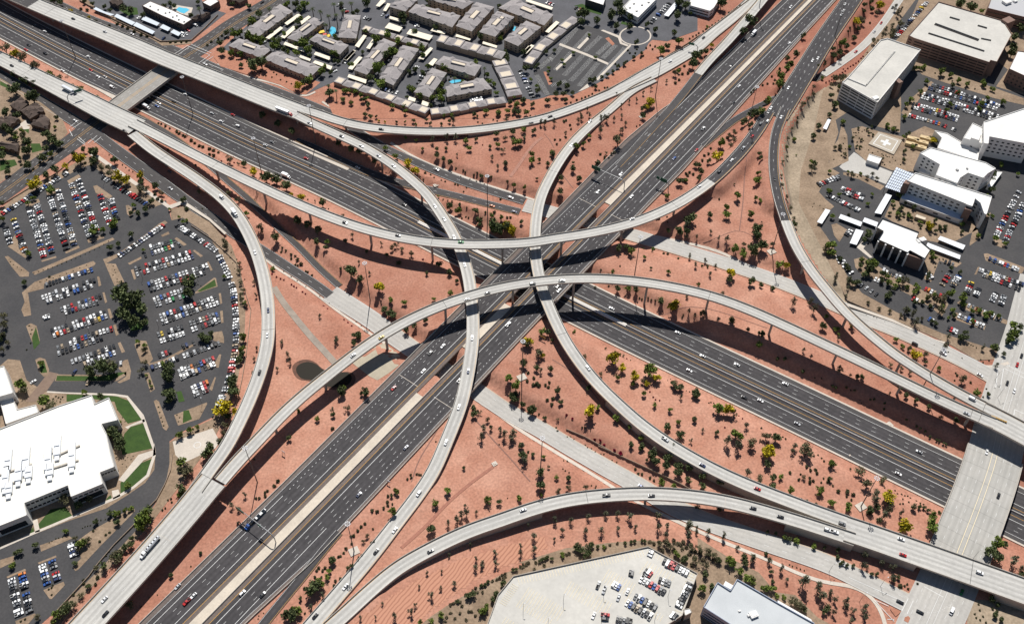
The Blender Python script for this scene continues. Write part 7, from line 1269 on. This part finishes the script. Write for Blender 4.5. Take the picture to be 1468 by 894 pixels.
def vmesh(t, k):
    if (t, k) in VM: return VM[(t, k)]
    m = MB()
    def wheels(xs, y, r=.34):
        for x in xs:
            for s in (-1, 1): m.cyl((x, s * (y - .12), r), (x, s * (y + .08), r), r, r, 8, 2)
    if t == 'c':      # sedan
        prof(m, [(-2.3,.32,.84),(2.25,.30,.82),(2.38,.62,.80),(2.25,.78,.84),(.95,.95,.9),(-1.55,1.0,.9),(-2.25,.95,.84),(-2.36,.65,.84)], 0, 0, 0)
        prof(m, [(1.0,.94,.82),(.25,1.40,.66),(-1.05,1.43,.66),(-1.75,.99,.82)], 0, 0, 1); m.box((-.4,0,1.425),(1.25,1.22,.06),0,0); wheels((1.42,-1.38),.82)
    elif t == 'v':    # suv
        prof(m, [(-2.35,.40,.9),(2.3,.38,.88),(2.42,.75,.88),(2.3,1.0,.9),(1.15,1.12,.95),(-2.3,1.15,.94),(-2.42,.8,.92)], 0, 0, 0)
        prof(m, [(1.2,1.1,.88),(.5,1.66,.74),(-2.0,1.70,.74),(-2.3,1.14,.88)], 0, 0, 1); m.box((-.75,0,1.70),(2.4,1.4,.07),0,0); wheels((1.5,-1.45),.86,.38)
    elif t == 'p':    # pickup
        prof(m, [(-2.8,.45,.9),(2.7,.42,.9),(2.82,.8,.9),(2.7,1.05,.92),(1.3,1.15,.95),(-.75,1.15,.95),(-.75,1.12,.95),(-2.8,1.12,.94)], 0, 0, 0)
        prof(m, [(1.3,1.13,.88),(.65,1.72,.76),(-.55,1.74,.76),(-.8,1.14,.88)], 0, 0, 1); m.box((.05,0,1.74),(1.15,1.4,.07),0,0); m.box((-1.85,0,1.13),(1.75,1.5,.05),0,2); wheels((1.75,-1.7),.86,.4)
    elif t == 'm':    # van
        prof(m, [(-2.6,.4,.95),(2.5,.38,.95),(2.65,.9,.95),(2.0,1.25,.97),(1.35,2.0,.9),(-2.55,2.1,.9),(-2.65,1.0,.97)], 0, 0, 0); prof(m, [(2.05,1.25,.86),(1.4,1.92,.8),(1.42,1.99,.8),(2.1,1.3,.86)], 0, 0, 1)
        for s in (-1, 1): m.box((0.2,s*.945,1.55),(2.6,.06,.42),0,1)
        wheels((1.7,-1.65),.9,.38)
    elif t in 'TX':   # box truck / articulated truck with box
        L_ = 6.0 if t == 'T' else 14.0; o = L_ / 2 - .2
        m.box((-1.2 - (0 if t == 'T' else 1), 0, 2.45),(L_,2.5,2.7),0,3); prof(m, [(o - .6,.5,1.1),(o + 1.7,.5,1.1),(o + 1.8,1.2,1.1),(o + 1.1,1.5,1.1),(o + .9,2.5,1.05),(o - .6,2.6,1.05)], 0, 0, 0); prof(m, [(o + 1.15,1.5,1.0),(o + .95,2.35,1.0),(o + 1.0,2.4,1.0),(o + 1.2,1.55,1.0)], 0, 0, 1); m.box((-1,0,.85),(L_ - .5,1.1,.4),0,2)
        wheels((o + .9, -o + .8, -o - .3, o - 2.2) if t == 'X' else (o + .9, -o - .2), 1.1, .5)
    elif t == 'K':    # tanker
        m.cyl((-7.5,0,2.1),(4.2,0,2.1),1.2,1.2,12,3)
        for x in (-6,-3.6,-1.2,1.2,3.2): m.box((x,0,3.3),(.9,.8,.25),0,2)
        prof(m, [(5.0,.5,1.15),(9.2,.5,1.1),(9.3,1.5,1.05),(7.6,1.8,1.1),(7.1,3.0,1.1),(5.0,3.1,1.1)], 0, 0, 0); prof(m, [(7.7,1.8,1.0),(7.2,2.85,1.0),(7.25,2.9,1.0),(7.75,1.85,1.0)], 0, 0, 1); m.box((0,0,.9),(13,1.0,.35),0,2); wheels((8.3,5.4,4.3,-5.6,-6.8),1.1,.5)
    elif t == 'F':    # flatbed car transporter carrying cars
        prof(m, [(4.2,.5,1.15),(7.4,.5,1.1),(7.5,1.5,1.05),(6.4,1.8,1.1),(6.0,2.9,1.1),(4.2,3.0,1.1)], 0, 0, 0); prof(m, [(6.5,1.8,1.0),(6.05,2.8,1.0),(6.1,2.85,1.0),(6.55,1.85,1.0)], 0, 0, 1); m.box((-3.5,0,1.0),(14.5,2.4,.3),0,2); wheels((6.8,4.6,-7,-8),1.1,.5)
        for x, mi in ((1.2, 2), (-4.0, 3), (-8.6, 3)):
            prof(m, [(x-2.2,1.2,.85),(x+2.2,1.2,.85),(x+2.2,1.7,.85),(x+.9,1.85,.85),(x-1.6,1.9,.85),(x-2.2,1.7,.85)], 0, 0, mi); prof(m, [(x+.9,1.85,.8),(x+.2,2.35,.66),(x-1.1,2.4,.66),(x-1.6,1.9,.8)], 0, 0, 1)
    me = bpy.data.meshes.new({'c':"sedan",'v':"suv",'p':"pickup",'m':"van",'T':"box_truck",'X':"semi_truck",'K':"tanker",'F':"transporter"}[t]); me.from_pydata([tuple(map(float, v)) for v in m.v], [], m.f)
    for q in (pmat(k), M_cglass, M_tyre, mat("trailer_skin", (.62,.64,.66), .35, metal=.3) if t != 'F' else pmat('w')): me.materials.append(q)
    me.polygons.foreach_set("material_index", m.m); me.update(); VM[(t, k)] = me; return me
VNAME = {'c': ("car","car"), 'v': ("sport_utility_car","car"), 'p': ("pickup_truck","pickup"), 'm': ("van","van"), 'T': ("box_truck","truck"), 'X': ("semi_truck","truck"), 'K': ("tanker_truck","truck"), 'F': ("car_transporter","truck")}
VWORD = {'c': "car", 'v': "tall estate car", 'p': "pickup", 'm': "van", 'T': "box truck", 'X': "articulated truck", 'K': "tanker", 'F': "car transporter"}
# roads the vehicles run on: name in labels, path, level
WAYS = [("the upper left viaduct", R1), ("the upper ramp below the apartments", R1A), ("the slender flyover through the middle", R1B), ("the broad deck at left", R2), ("the topmost flyover", R2M), ("the flyover round the fan car park", R2B), ("the long arched flyover", R3), ("the broad lower left deck", R3L), ("the merged deck at the right edge", R3R), ("the viaduct at the top edge", R4), ("the flyover right of centre", R5), ("the near ramp", R7), ("the broad deck at lower right", R7R), ("the raised carriageway", R6C), ("the curved asphalt ramp at right", R6), ("the right hand flyover end", R6D), ("the exit lane at the bottom", R8), ("the slip road by the white car park", F3), ("the asphalt slip road at upper right", F3A), ("the right frontage road", F2), ("the lower right frontage road", F1), ("the left frontage road", F1W), ("the lower left exit road", F1X), ("the upper frontage road", F2W), ("the upper exit road", F2X), ("the upper left street", STW), ("the right hand street", STE), ("the sunken freeway", BX), ("the crossing freeway", AX)]
WD = {w[0]: w for w in WAYS}
CODE = {'1': "the upper left viaduct", 'a': "the upper ramp below the apartments", 'b': "the slender flyover through the middle", '2': "the broad deck at left", 'm': "the topmost flyover", 'f': "the flyover round the fan car park", '3': "the long arched flyover", 'l': "the broad lower left deck", 'r': "the merged deck at the right edge", '5': "the flyover right of centre", '7': "the near ramp", 'R': "the broad deck at lower right", 'C': "the raised carriageway", '6': "the curved asphalt ramp at right", 'D': "the right hand flyover end", 'S': "the slip road by the white car park", 's': "the asphalt slip road at upper right", 'F': "the right frontage road", 'G': "the lower right frontage road", 'W': "the left frontage road", 'x': "the lower left exit road", 'U': "the upper frontage road", 'X': "the upper exit road", 'w': "the upper left street", 'e': "the right hand street", 'B': "the sunken freeway", 'A': "the crossing freeway", '4': "the viaduct at the top edge"}
DR = []
def drive(x0, y0, txt, s=5.2429):
    for it in txt.split(';'):
        it = it.split()
        if len(it) >= 4: DR.append((it[0], it[1][0], it[1][1], x0 + float(it[2]) / s, y0 + float(it[3]) / s))
drive(0, 0, "B cw 337 236; B ck 214 339; B cr 195 374; B vk 339 402; B cw 470 530; B cr 682 526; B cw 664 426; B cw 737 577; B cs 790 577; B mw 843 655; B ck 1305 762; B cw 1195 775; B cb 1180 798; B Tw 1100 808; B cw 1395 708; B cg 747 733; 1 ck 550 141; 1 cs 788 238; U cw 993 256; 2 ck 88 493; 2 Xd 525 685")
drive(240, 0, "U cw 285 483; B cs 335 850; w ck 712 18; 1 Xr 880 845; B cr 492 862")
drive(960, 0, "A cw 910 52; A Tw 630 258; A ck 465 492; A cw 900 325; A cw 523 648; A ck 480 770; A cg 370 803; C cw 1318 32; C pw 1292 110; C cw 1303 80; C cw 1115 438; C cw 1074 456; C cw 893 660; C cw 762 812; C ck 748 838; S cr 1400 388; a ck 255 283; 6 cw 838 880; a cw 5 460")
drive(1188, 0, "S ck 480 57; S cr 395 172; S cs 343 238; S cr 205 388")
drive(0, 160, "2 ck 935 145; W cw 565 68; W cg 1275 448; W cs 1283 577; w ck 60 490; w ck 205 385")
drive(240, 160, "B cw 405 72; B vw 530 107; B cg 785 227; B cs 735 252; B cr 1042 350; B Tw 893 487; b cs 1068 85; b ck 1310 185; b cw 1458 257; X cw 1430 420; m ck 1335 833; f mw 408 642; f Tw 505 765")
drive(480, 160, "a ck 348 131; b ck 52 184; b cw 205 258; b cs 330 331; b cw 442 407; b cw 752 708; b cs 822 806; B ck 520 697; X cw 172 418; U pw 763 435; U vw 1325 646; X co 1183 708; X cd 1350 752; m ck 78 834")
drive(720, 160, "a ck 360 35; a ck 217 86; 5 cw 522 250; A cw 893 467; A cw 720 600; A cw 973 637; A cb 1293 350; A cr 1460 288; m cw 977 803; U vw 65 647; 5 cw 660 72")
drive(960, 160, "A pw 252 127; s cr 200 288; m vg 684 90; m vw 735 72; m cr 622 185; m ps 552 275; m cw 467 364; m vk 375 450; m cw 222 561; 6 ck 790 505; 6 cw 838 47; C cg 745 3")
drive(240, 320, "f cw 657 217; f cd 757 652; f cw 750 838")
drive(480, 320, "m ck 475 90; m cn 948 140; b cw 895 103; b cw 975 310; b cw 1032 858; 3 cs 993 570; 3 ck 1146 522; 3 cy 350 855; A pw 1303 758")
drive(720, 320, "3 vk 228 453; 3 pw 447 430; A cw 428 502; B cw 822 638; B cw 1320 820; A ck 420 470")
drive(480, 480, "A cw 812 82; A ck 717 133; A cw 665 270; A cr 442 398; A pw 940 338; A cd 535 843; 3 cw 137 150; b cd 1003 267; b cw 933 540; b cw 835 805")
drive(240, 480, "f ck 692 280; 3 cw 1397 150; f cw 750 10")
drive(720, 480, "5 cw 645 245; 5 ps 1225 780; B cw 1407 265")
drive(960, 480, "B cw 248 157; B cw 506 221; B cw 152 263; B ck 560 467; B cw 683 492; B cs 960 664; B cw 870 365")
drive(1188, 480, "F vk 648 66; F pw 860 137; F cw 1138 300; e ck 1343 360; e cw 1395 418; e cr 1418 222; e cw 1452 242; e ck 1450 155; D mw 1080 478; 3 cs 1037 588; B cs 680 875")
drive(0, 640, "l Kw 1135 750")
drive(240, 640, "A Fb 650 560; A cd 1440 357")
drive(480, 640, "b vw 630 350; b cw 450 625; b ck 310 786; 7 ck 720 782; 7 cw 1418 473; A cd 182 355")
drive(720, 640, "7 pk 783 362; 7 ck 1122 366; G cb 1045 297; 7 cs 158 473")
drive(960, 640, "5 cd 246 137; 5 cr 660 314; 7 ck 627 460; 7 ck 833 524; 5 vg 1297 577; R vw 1187 622; R pw 1240 638; F cs 1300 880")
drive(0, 724, "l cw 748 672; l ck 755 775", 5.0)
drive(240, 724, "A pr 138 690; A cw 187 645; A vw 537 627; A ck 683 637; b cs 72 580; b cw 1275 582; b ck 1060 790", 5.0)
drive(1188, 724, "R cw 520 240; R cr 533 353; R vw 1083 480; G ck 512 690; G ck 655 763; e mw 882 757; e cn 955 620", 5.0)
drive(1188, 640, "e cw 1134 35; e ck 1218 350; B cd 527 172; B cw 500 192; B cs 650 40; R vg 98 552", 5.0)
used = {}
byway = {}
for rec in DR: byway.setdefault(rec[0], []).append(rec)
occupied = []
for code, recs in byway.items():
    wn, path = WD[CODE[code]]; recs.sort(key=lambda r: r[3])
    cnt_ = {}
    for r in recs: cnt_[(r[1], r[2])] = cnt_.get((r[1], r[2]), 0) + 1
    idx = {}
    for _, t, k, px, py in recs:
        i = path.near_px(px, py); z = path.p[i, 2]; q = G(px, py, z + .7); i = int(np.argmin(((path.p[:, :2] - q) ** 2).sum(1))); z = path.p[i, 2]
        a = math.atan2(path.d[i][1], path.d[i][0]); off = float((q - path.p[i, :2]) @ path.n[i])
        if code == 'A': a += 0 if off < 4 else pi
        elif code == 'B': a += 0 if off < 0 else pi
        elif code in '3l': a += pi if code == '3' else 0
        if any((q[0] - u[0]) ** 2 + (q[1] - u[1]) ** 2 < 16 for u in occupied): continue
        occupied.append(q)
        nm, cat = VNAME[t]; o = bpy.data.objects.new(nm, vmesh(t, k)); COL.objects.link(o); o.location = (q[0], q[1], z + .03); o.rotation_euler = (0, 0, a)
        n_ = cnt_[(t, k)]; idx[(t, k)] = idx.get((t, k), 0) + 1; w_ = "%s %s" % (PAINTC[k][0], VWORD[t])
        lab = "%s driving on %s" % (w_, wn) if n_ == 1 else "%s driving on %s, %s %s from the left" % (w_, wn, ordw(idx[(t, k)]), VWORD[t].split()[-1])
        if n_ > 1: lab = "%s driving on %s, %s such from the left" % (w_, wn, ordw(idx[(t, k)]))
        tag(o, lab, cat, "vehicles on the roads")
# ---- parked cars: rows (pixels of both ends, how many, name of the row)
ROWS = []
def row(x0, y0, x1, y1, n, lot, z=.05, fill=.93): ROWS.append((x0, y0, x1, y1, n, lot, z, fill))
L1, L2_, L3_, L4, L5, L6 = "the south west car park", "the fan shaped car park", "the upper left car park", "the rooftop car park", "the hospital car park", "the lower left corner car park"
def rows(x0, y0, lot, lst, s=5.2429, z=.05, fill=.93):
    for a, b, c, d, n in lst: row(x0 + a/s, y0 + b/s, x0 + c/s, y0 + d/s, n, lot, z, fill)
rows(0, 320, L1, [(340,462,700,345,15),(310,560,720,425,16),(320,600,700,465,15),(450,650,765,545,12),(480,672,770,580,11),(380,815,800,665,16),(395,845,810,695,16),(550,882,850,790,11),(345,690,355,720,2)])
rows(0, 480, L1, [(420,100,610,35,6),(428,140,775,20,12),(530,205,870,80,12),(625,222,872,128,9),(830,230,925,210,3)])
rows(0, 320, L2_, [(890,250,1235,10,18),(1125,185,1320,130,9),(1080,245,1360,155,11),(1010,345,1440,215,17),(1020,385,1460,250,17)])
for r in ((211,408,299,380,18),(214,416,300,388,18),(219,430,268,414,10),(222,437,270,422,10),(228,453.5,311,426,17),(231,462,314,433,17),(225,480,263,468,8),(271,464,313,450,9),(229,489,265,477,8),(274,473,316,458,9),(226,510,280,490,11),(216,527,316,491,20),(255,533,308,513,12),(258,541,309,521,12),(274,557,299,547,6),(277,565,298,557,5)): row(*r, L2_)
CURVE = [(253,323),(310.6,361)]
row(253, 322, 311, 360, 21, L2_)
cp = [(314,366),(323,384),(330,400),(335,417),(337,440),(338.5,460),(338.5,485),(336.5,505),(332,530),(326,550),(318,570),(312,583)]
for (a, b), (c, d) in zip(cp[:-1], cp[1:]): row(a, b, c, d, max(2, int(round(math.hypot(c - a, d - b) / 4.1))), "the outer curve of the fan car park")
row(2, 307, 98, 247, 24, "the upper edge of the upper left car park", fill=.85); rows(0, 160, "the right edge of the upper left car park", [(770,490,1120,705,20)])
for r in ((42,297,63,369,24),(52.5,291.6,75,363,24),(71.5,282,96,358,26),(83,272.5,107,352,26),(102,263,129,341,26),(112.5,257,140,335,26),(143,278,158,322,14),(159,285,168,316,10),(19,313,36,361,16),(8,326,15,350,8)): row(*r, L3_)
rows(0, 724, L6, [(80,520,140,790,12),(155,480,215,770,12),(300,420,340,570,7),(370,390,415,540,7),(510,265,540,385,6)], 5.0)
rows(720, 724, L4, [(1045,335,1080,350,2),(1150,395,1335,490,8),(1350,555,1260,730,9),(1245,775,1220,810,3),(910,480,940,487,2),(1020,465,1070,500,3),(1120,530,1208,563,4),(987,520,1170,628,8),(790,560,845,590,3),(945,645,1108,737,7),(885,690,1073,800,8),(740,765,735,830,2),(815,810,930,845,5)], 5.0, 7.02, 1.0)
for x, y in ((688,568),(730,605),(898,615),(833,660),(655,788)): row(720 + x/5, 724 + y/5, 720 + (x + 10)/5, 724 + (y + 4)/5, 1, L4, 7.02, 1.0)
for r in ((1335,121,1434,152,26),(1330,126,1430,157,26),(1323,134,1432,167,28),(1320,139,1425,171,26),(1308,148,1375,168,18),(1306,153,1373,173,18),(1302,165,1348,178,12),(1350,179,1371,187,6),(1329,3,1285,53,24),(1172,265,1204,253,9),(1206,269,1240,282,10),(1207,274,1238,286,9),(1185,279,1233,302,13),(1461,274,1434,326,16),(1468,290,1450,328,10),(1434,326,1427,341,6),(1451,324,1440,349,9),(1417,370,1461,387,12),(1403,386,1468,408,17),(1409,393,1463,415,13),(1360.6,393,1350,409,6),(1375,395,1365,411,6),(1393,404,1385,421,6),(1405,410,1398,425,6),(1428,419,1421.6,432.5,5),(1440,423,1434,438,5),(1325,413,1350,424,6),(1307,427,1339,442,7),(1380.6,434,1443,461,11),(1373,451.6,1411,468,9),(1358,470,1373,476,4),(1331,456,1338,460,2),(1232,406,1260,424,4),(1253,399,1266,405,3),(1264,387,1292,398,6),(1200,365,1206,378,3),(1215,385,1222,393,2),(1329,390,1336,400,3),(1353,374,1368,380,3),(1224,327,1212,338,4),(1232,331,1226,339,3),(1203,364,1213,384,5)):
    row(*r, L5, .09, .92)
rows(720, 0, "the apartment lane by the empty car park", [(130,520,235,740,10)], z=.06); rows(480, 0, "the apartment courts", [(1010,755,1110,740,6),(690,520,620,640,5),(630,490,560,570,3),(370,670,480,700,4),(20,30,100,100,4),(220,130,270,150,3),(350,110,400,130,3),(600,190,640,195,3)], z=.06); rows(240, 0, "the apartment lanes", [(730,320,740,330,1),(1240,520,1270,540,2),(1320,460,1350,470,2)], z=.06)
rows(720, 0, "the warehouse car park", [(1260,20,1110,180,11),(150,180,160,190,1),(330,15,390,40,3),(540,55,600,75,2)], z=.12); rows(0, 0, "the motel car park", [(1440,240,1360,275,3),(1230,290,1240,294,1),(1040,130,1060,140,2)], z=.08); rows(240, 0, "the motel side car park", [(330,110,90,275,13)], z=.08, fill=.7)
for k_, r in enumerate(((560,280,600,290,'m'),(660,360,705,365,'v'),(250,350,270,370,'c'))): row(r[0]/5.2429, 480 + r[1]/5.2429, r[2]/5.2429, 480 + r[3]/5.2429, 1, "the drive of the big white office", .05, 1)
CW = "w" * 33 + "s" * 15 + "g" * 13 + "k" * 24 + "r" * 9 + "b" * 5 + "d" * 3 + "t" * 2 + "y" + "n" + "o"
rk = random.Random(11); PK = []; lotn = {}
for x0, y0, x1, y1, n, lot, z, fill in ROWS:
    lotn[lot] = lotn.get(lot, 0) + 1; a, b = G(x0, y0, z + .6), G(x1, y1, z + .6); d = b - a; L_ = np.linalg.norm(d); d /= L_; ang = math.atan2(d[1], d[0]) + pi / 2
    if lot == L5 and (x0, y0) == (1329, 3): ang += .5
    k = 0
    for i in range(n):
        if rk.random() > fill: continue
        p = a + d * (L_ * (i + .5) / n if n > 1 else 0); k += 1
        t = rk.choice("cccccvvvpm" if rk.random() < .5 else "cccvvp"); c = rk.choice(CW); flip = pi if rk.random() < .5 else 0
        PK.append([p[0], p[1], z, ang + flip + rk.uniform(-.03, .03), t, c, lot, lotn[lot], k, math.hypot(p[0], p[1]), n > 2])
PK.sort(key=lambda r: r[9])
stuffV = []; stuffF = []; stuffM = []; nvv = 0; smats = []; mind = {}
lotrows = lotn
for j, (x, y, z, ang, t, c, lot, rn, k, dist, _) in enumerate(PK):
    if j < 300:
        o = bpy.data.objects.new("parked_car", vmesh(t, c)); COL.objects.link(o); o.location = (x, y, z); o.rotation_euler = (0, 0, ang)
        w_ = "%s parked %s" % (PAINTC[c][0], {'c': "car", 'v': "estate", 'p': "pickup", 'm': "van"}[t])
        tag(o, "%s, %s in row %s, %s" % (w_, ordw(k), ["one","two","three","four","five","six","seven","eight","nine","ten","eleven","twelve","thirteen","fourteen","fifteen","sixteen","seventeen","eighteen","nineteen","twenty"][min(rn, 20) - 1] if rn <= 20 else ordw(rn), lot), "car", "cars parked in rows")
    else:
        me = vmesh(t, c); A_ = np.empty(len(me.vertices) * 3, np.float32); me.vertices.foreach_get("co", A_); A_ = A_.reshape(-1, 3); cs, sn = cos(ang), sin(ang)
        stuffV.append(np.column_stack([A_[:, 0] * cs - A_[:, 1] * sn + x, A_[:, 0] * sn + A_[:, 1] * cs + y, A_[:, 2] + z]))
        for m_ in me.materials:
            if m_.name not in mind: mind[m_.name] = len(smats); smats.append(m_)
        loc_ = [mind[m_.name] for m_ in me.materials]
        for f in me.polygons: stuffF.append(tuple(i + nvv for i in f.vertices)); stuffM.append(loc_[f.material_index])
        nvv += len(A_)
o = link("far_parked_cars", np.concatenate(stuffV), stuffF, smats, None, stuffM); o['kind'] = 'stuff'
print("PARKED", len(PK), "DRIVING", len(occupied))
# ------------------------------------------------------------------ masts, sign gantries, lamps
M_pole = mat("mast_steel", (.13,.125,.12), .6, metal=.3)
HM = [(748,541,"in a concrete pad right of the crossing"),(507.7,790,"in a concrete pad beside the slender flyover"),(1234,726,"in a concrete pad on the red field at lower right"),(939.6,139,"by the yellow tree at the upper slip road"),(369,691,"on the bank beside the lower left deck"),(530.7,430.5,"beside the left frontage road"),(909.8,393.4,"on the slope below the right frontage road"),(699,307,"between the upper frontage roads"),(376,252,"beside the sunken freeway, far left of the crossing"),(452.7,206,"on the bank under the upper left fork"),(108.7,84,"in the sunken freeway's median at upper left"),(277,165,"in the sunken freeway's median by the street bridge"),(1086,20,"beside the crossing freeway at the top edge"),(1072,180,"between the crossing freeway and the raised carriageway"),(1196.5,53,"beside the slip road at upper right"),(1106,361,"in a concrete pad above the right frontage road"),(1324,552.5,"between the two right hand flyovers"),(774.5,677,"on the red slope left of the near ramp")]
for i, (x, y, l) in enumerate(HM):
    q = GT(x, y); h = 44 if i not in (1, 2) else 38
    o = empty("high_mast_lamp", tuple(q), "tall thin lamp mast " + l, "lamp", "high lamp masts"); m = MB(); m.cyl((0, 0, -.5), (0, 0, h), .42, .2, 8); m.build("mast", M_pole, o)
    m = MB(); n = 8
    for k in range(n):
        t = 2 * pi * k / n; m.box((1.5 * cos(t), 1.5 * sin(t), h - .2), (.8, .6, .5), t)
        m.cyl((0, 0, h - .1), (1.5 * cos(t), 1.5 * sin(t), h - .1), .07, n=4)
    m.build("lamp_ring", mat("lamp_housing", (.55,.56,.58), .5), o)
    if "pad" in l:
        m = MB(); m.box((0, 0, .15), (6.5, 5.5, .9), .5); m.build("concrete_pad", M_walk, o)
def gantry(bx, by, z, ex, ey, h, signs, label):
    b = G(bx, by, z); e = G(ex, ey, z + h); d = (e - b); L_ = np.linalg.norm(d); d /= L_; ang = math.atan2(d[1], d[0])
    o = empty("sign_gantry", (b[0], b[1], z), label, "sign gantry", "overhead sign gantries"); P = lambda s, zz: (d[0] * s, d[1] * s, zz)
    m = MB(); prev = P(0, -.3)
    for t in range(0, 10):
        a = t / 9 * pi / 2; cur = P((1 - cos(a)) * 4.0, h - 4.0 + sin(a) * 4.0)
        m.cyl(prev, cur, .38, .36, 8); prev = cur
    m.cyl(prev, P(L_, h), .34, .22, 8); m.build("pole", M_metal, o)
    for s0, wd, hh in signs:
        c = P(s0, h + .1); m = MB(); m.box((c[0] - sin(ang) * .55, c[1] + cos(ang) * .55, c[2]), (wd, .18, hh), ang); m.build("sign_panel", mat("sign_green", (.03,.12,.07), .6), o)
        m = MB(); m.box((c[0] + sin(ang) * .5, c[1] - cos(ang) * .5, c[2] - hh / 2 - .2), (wd, .5, .18), ang); m.build("sign_catwalk", M_dark, o)
gantry(395.5, 777, ZA, 349.7, 734.4, 9.5, [(31, 7.5, 3.4), (12.5, 3, 2)], "long curved sign gantry reaching over the lower crossing freeway")
gantry(894.5, 270.6, ZA, 860, 243, 9.5, [(29, 9, 4)], "curved sign gantry in the median of the crossing freeway above centre")
gantry(957.8, 272.5, ZA, 946, 255.4, 9.0, [(5.5, 6.5, 4), (11, 3, 3)], "sign gantry on the verge right of the crossing freeway")
gantry(999.5, 74.4, .4, 989, 62, 7.5, [(7, 6, 2.6)], "sign gantry over the slip road beside the top viaduct")
gantry(99, 147, 7.3, 112.5, 130.7, 8.5, [(11, 7, 3)], "curved sign gantry on the broad deck at upper left")
def lamp(x, y, label, h=9.5, arm=2.4, z=None, group="street lamps", ang=0.0):
    q = GT(x, y) if z is None else np.array([*G(x, y, z), z]); o = empty("street_lamp", tuple(q), label, "lamp", group)
    m = MB(); m.cyl((0, 0, -.3), (0, 0, h), .12, .08, 6); m.cyl((0, 0, h), (arm * cos(ang), arm * sin(ang), h + .2), .06, n=5); m.build("pole", M_pole, o); m = MB(); m.box((arm * cos(ang), arm * sin(ang), h + .15), (.9, .4, .2), ang); m.build("lamp_head", mat("lamp_housing", (.55,.56,.58)), o)
for i, (x, y) in enumerate(((150,745),(438,680),(328,850),(725,625),(710,835),(1092,825),(1188,650))): lamp(720 + x/5, 724 + y/5, "thin lamp post on the rooftop car park, %s from the left" % ordw([1,3,2,5,4,6,7][i]), 9, .8, 7.0, "lamp posts on the rooftop car park")
for i, (x, y) in enumerate(((62,336),(150,262),(190,350),(96,455),(130,480),(205,400),(250,360),(285,395),(300,460),(270,520),(290,580),(228,470))): lamp(x, y, "thin car park lamp post at left, %s in order from the left" % ordw(sorted([62,150,190,96,130,205,250,285,300,270,290,228]).index(x) + 1), 9, 1.0, None, "car park lamp posts")
for i, (x, y) in enumerate(((1188,820),(1232,862),(1262,840),(1395,800),(1426,545),(1430,570))): lamp(x, y, "street lamp at the right hand junctions, %s from the left" % ordw(i + 1), 10, 3.0, None, "junction lamps", .6)
# crash cushions, small cabinets and pads that show as bright dots
for i, (x, y, sx, sy) in enumerate(((1274.5,609,5,4.4),(1218,653,3,2.6),(709,664.6,3.6,3.2),(921.5,100+39,0,0),(919.5,167.5,4.4,3.4),(625,265.6,4.5,3.6))):
    if sx == 0: continue
    q = GT(x, y); m = MB(); m.box((0, 0, .15), (sx, sy, .7), .6); m.box((0, 0, .6), (sx * .45, sy * .45, .5), .6); o = m.build("drain_box", M_walk); o.location = tuple(q); tag(o, "square pale concrete drain box, %s from the left" % ordw(sorted([1274.5,1218,709,919.5,625]).index(x) + 1), "drain", "concrete drain boxes")
q = G(1432, 601, 13.2); m = MB()
for k in range(7): m.box((k * 1.6 - 5, 0, .5), (1.3, 1.0, 1.0), 0)
o = m.build("crash_cushion", mat("ochre_plastic", (.42,.26,.07), .7)); o.location = (q[0], q[1], 13.25); o.rotation_euler = (0, 0, -.5); tag(o, "ochre crash cushion where the two right hand flyovers merge", "crash cushion")
for x, y, l, wd in ((407, 651, "small white sign panel beside the lower crossing freeway, left side", 3), (557.5, 693, "small white sign panel on the verge right of the lower crossing freeway", 3), (778, 487, "orange sign board standing by the crossing freeway", 5)):
    q = GT(x, y); o = empty("roadside_sign", tuple(q), l, "sign", "roadside signs"); m = MB(); m.cyl((-wd * .3, 0, -.3), (-wd * .3, 0, 3.2), .1, n=5); m.build("post", M_metal, o); m = MB(); m.cyl((wd * .3, 0, -.3), (wd * .3, 0, 3.2), .1, n=5); m.build("post", M_metal, o); m = MB(); m.box((0, .1, 3.4), (wd, .1, 1.4)); m.build("panel", mat("ochre_plastic", (.42,.26,.07)) if wd == 5 else M_cpw, o); o.rotation_euler = (0, 0, -.55)
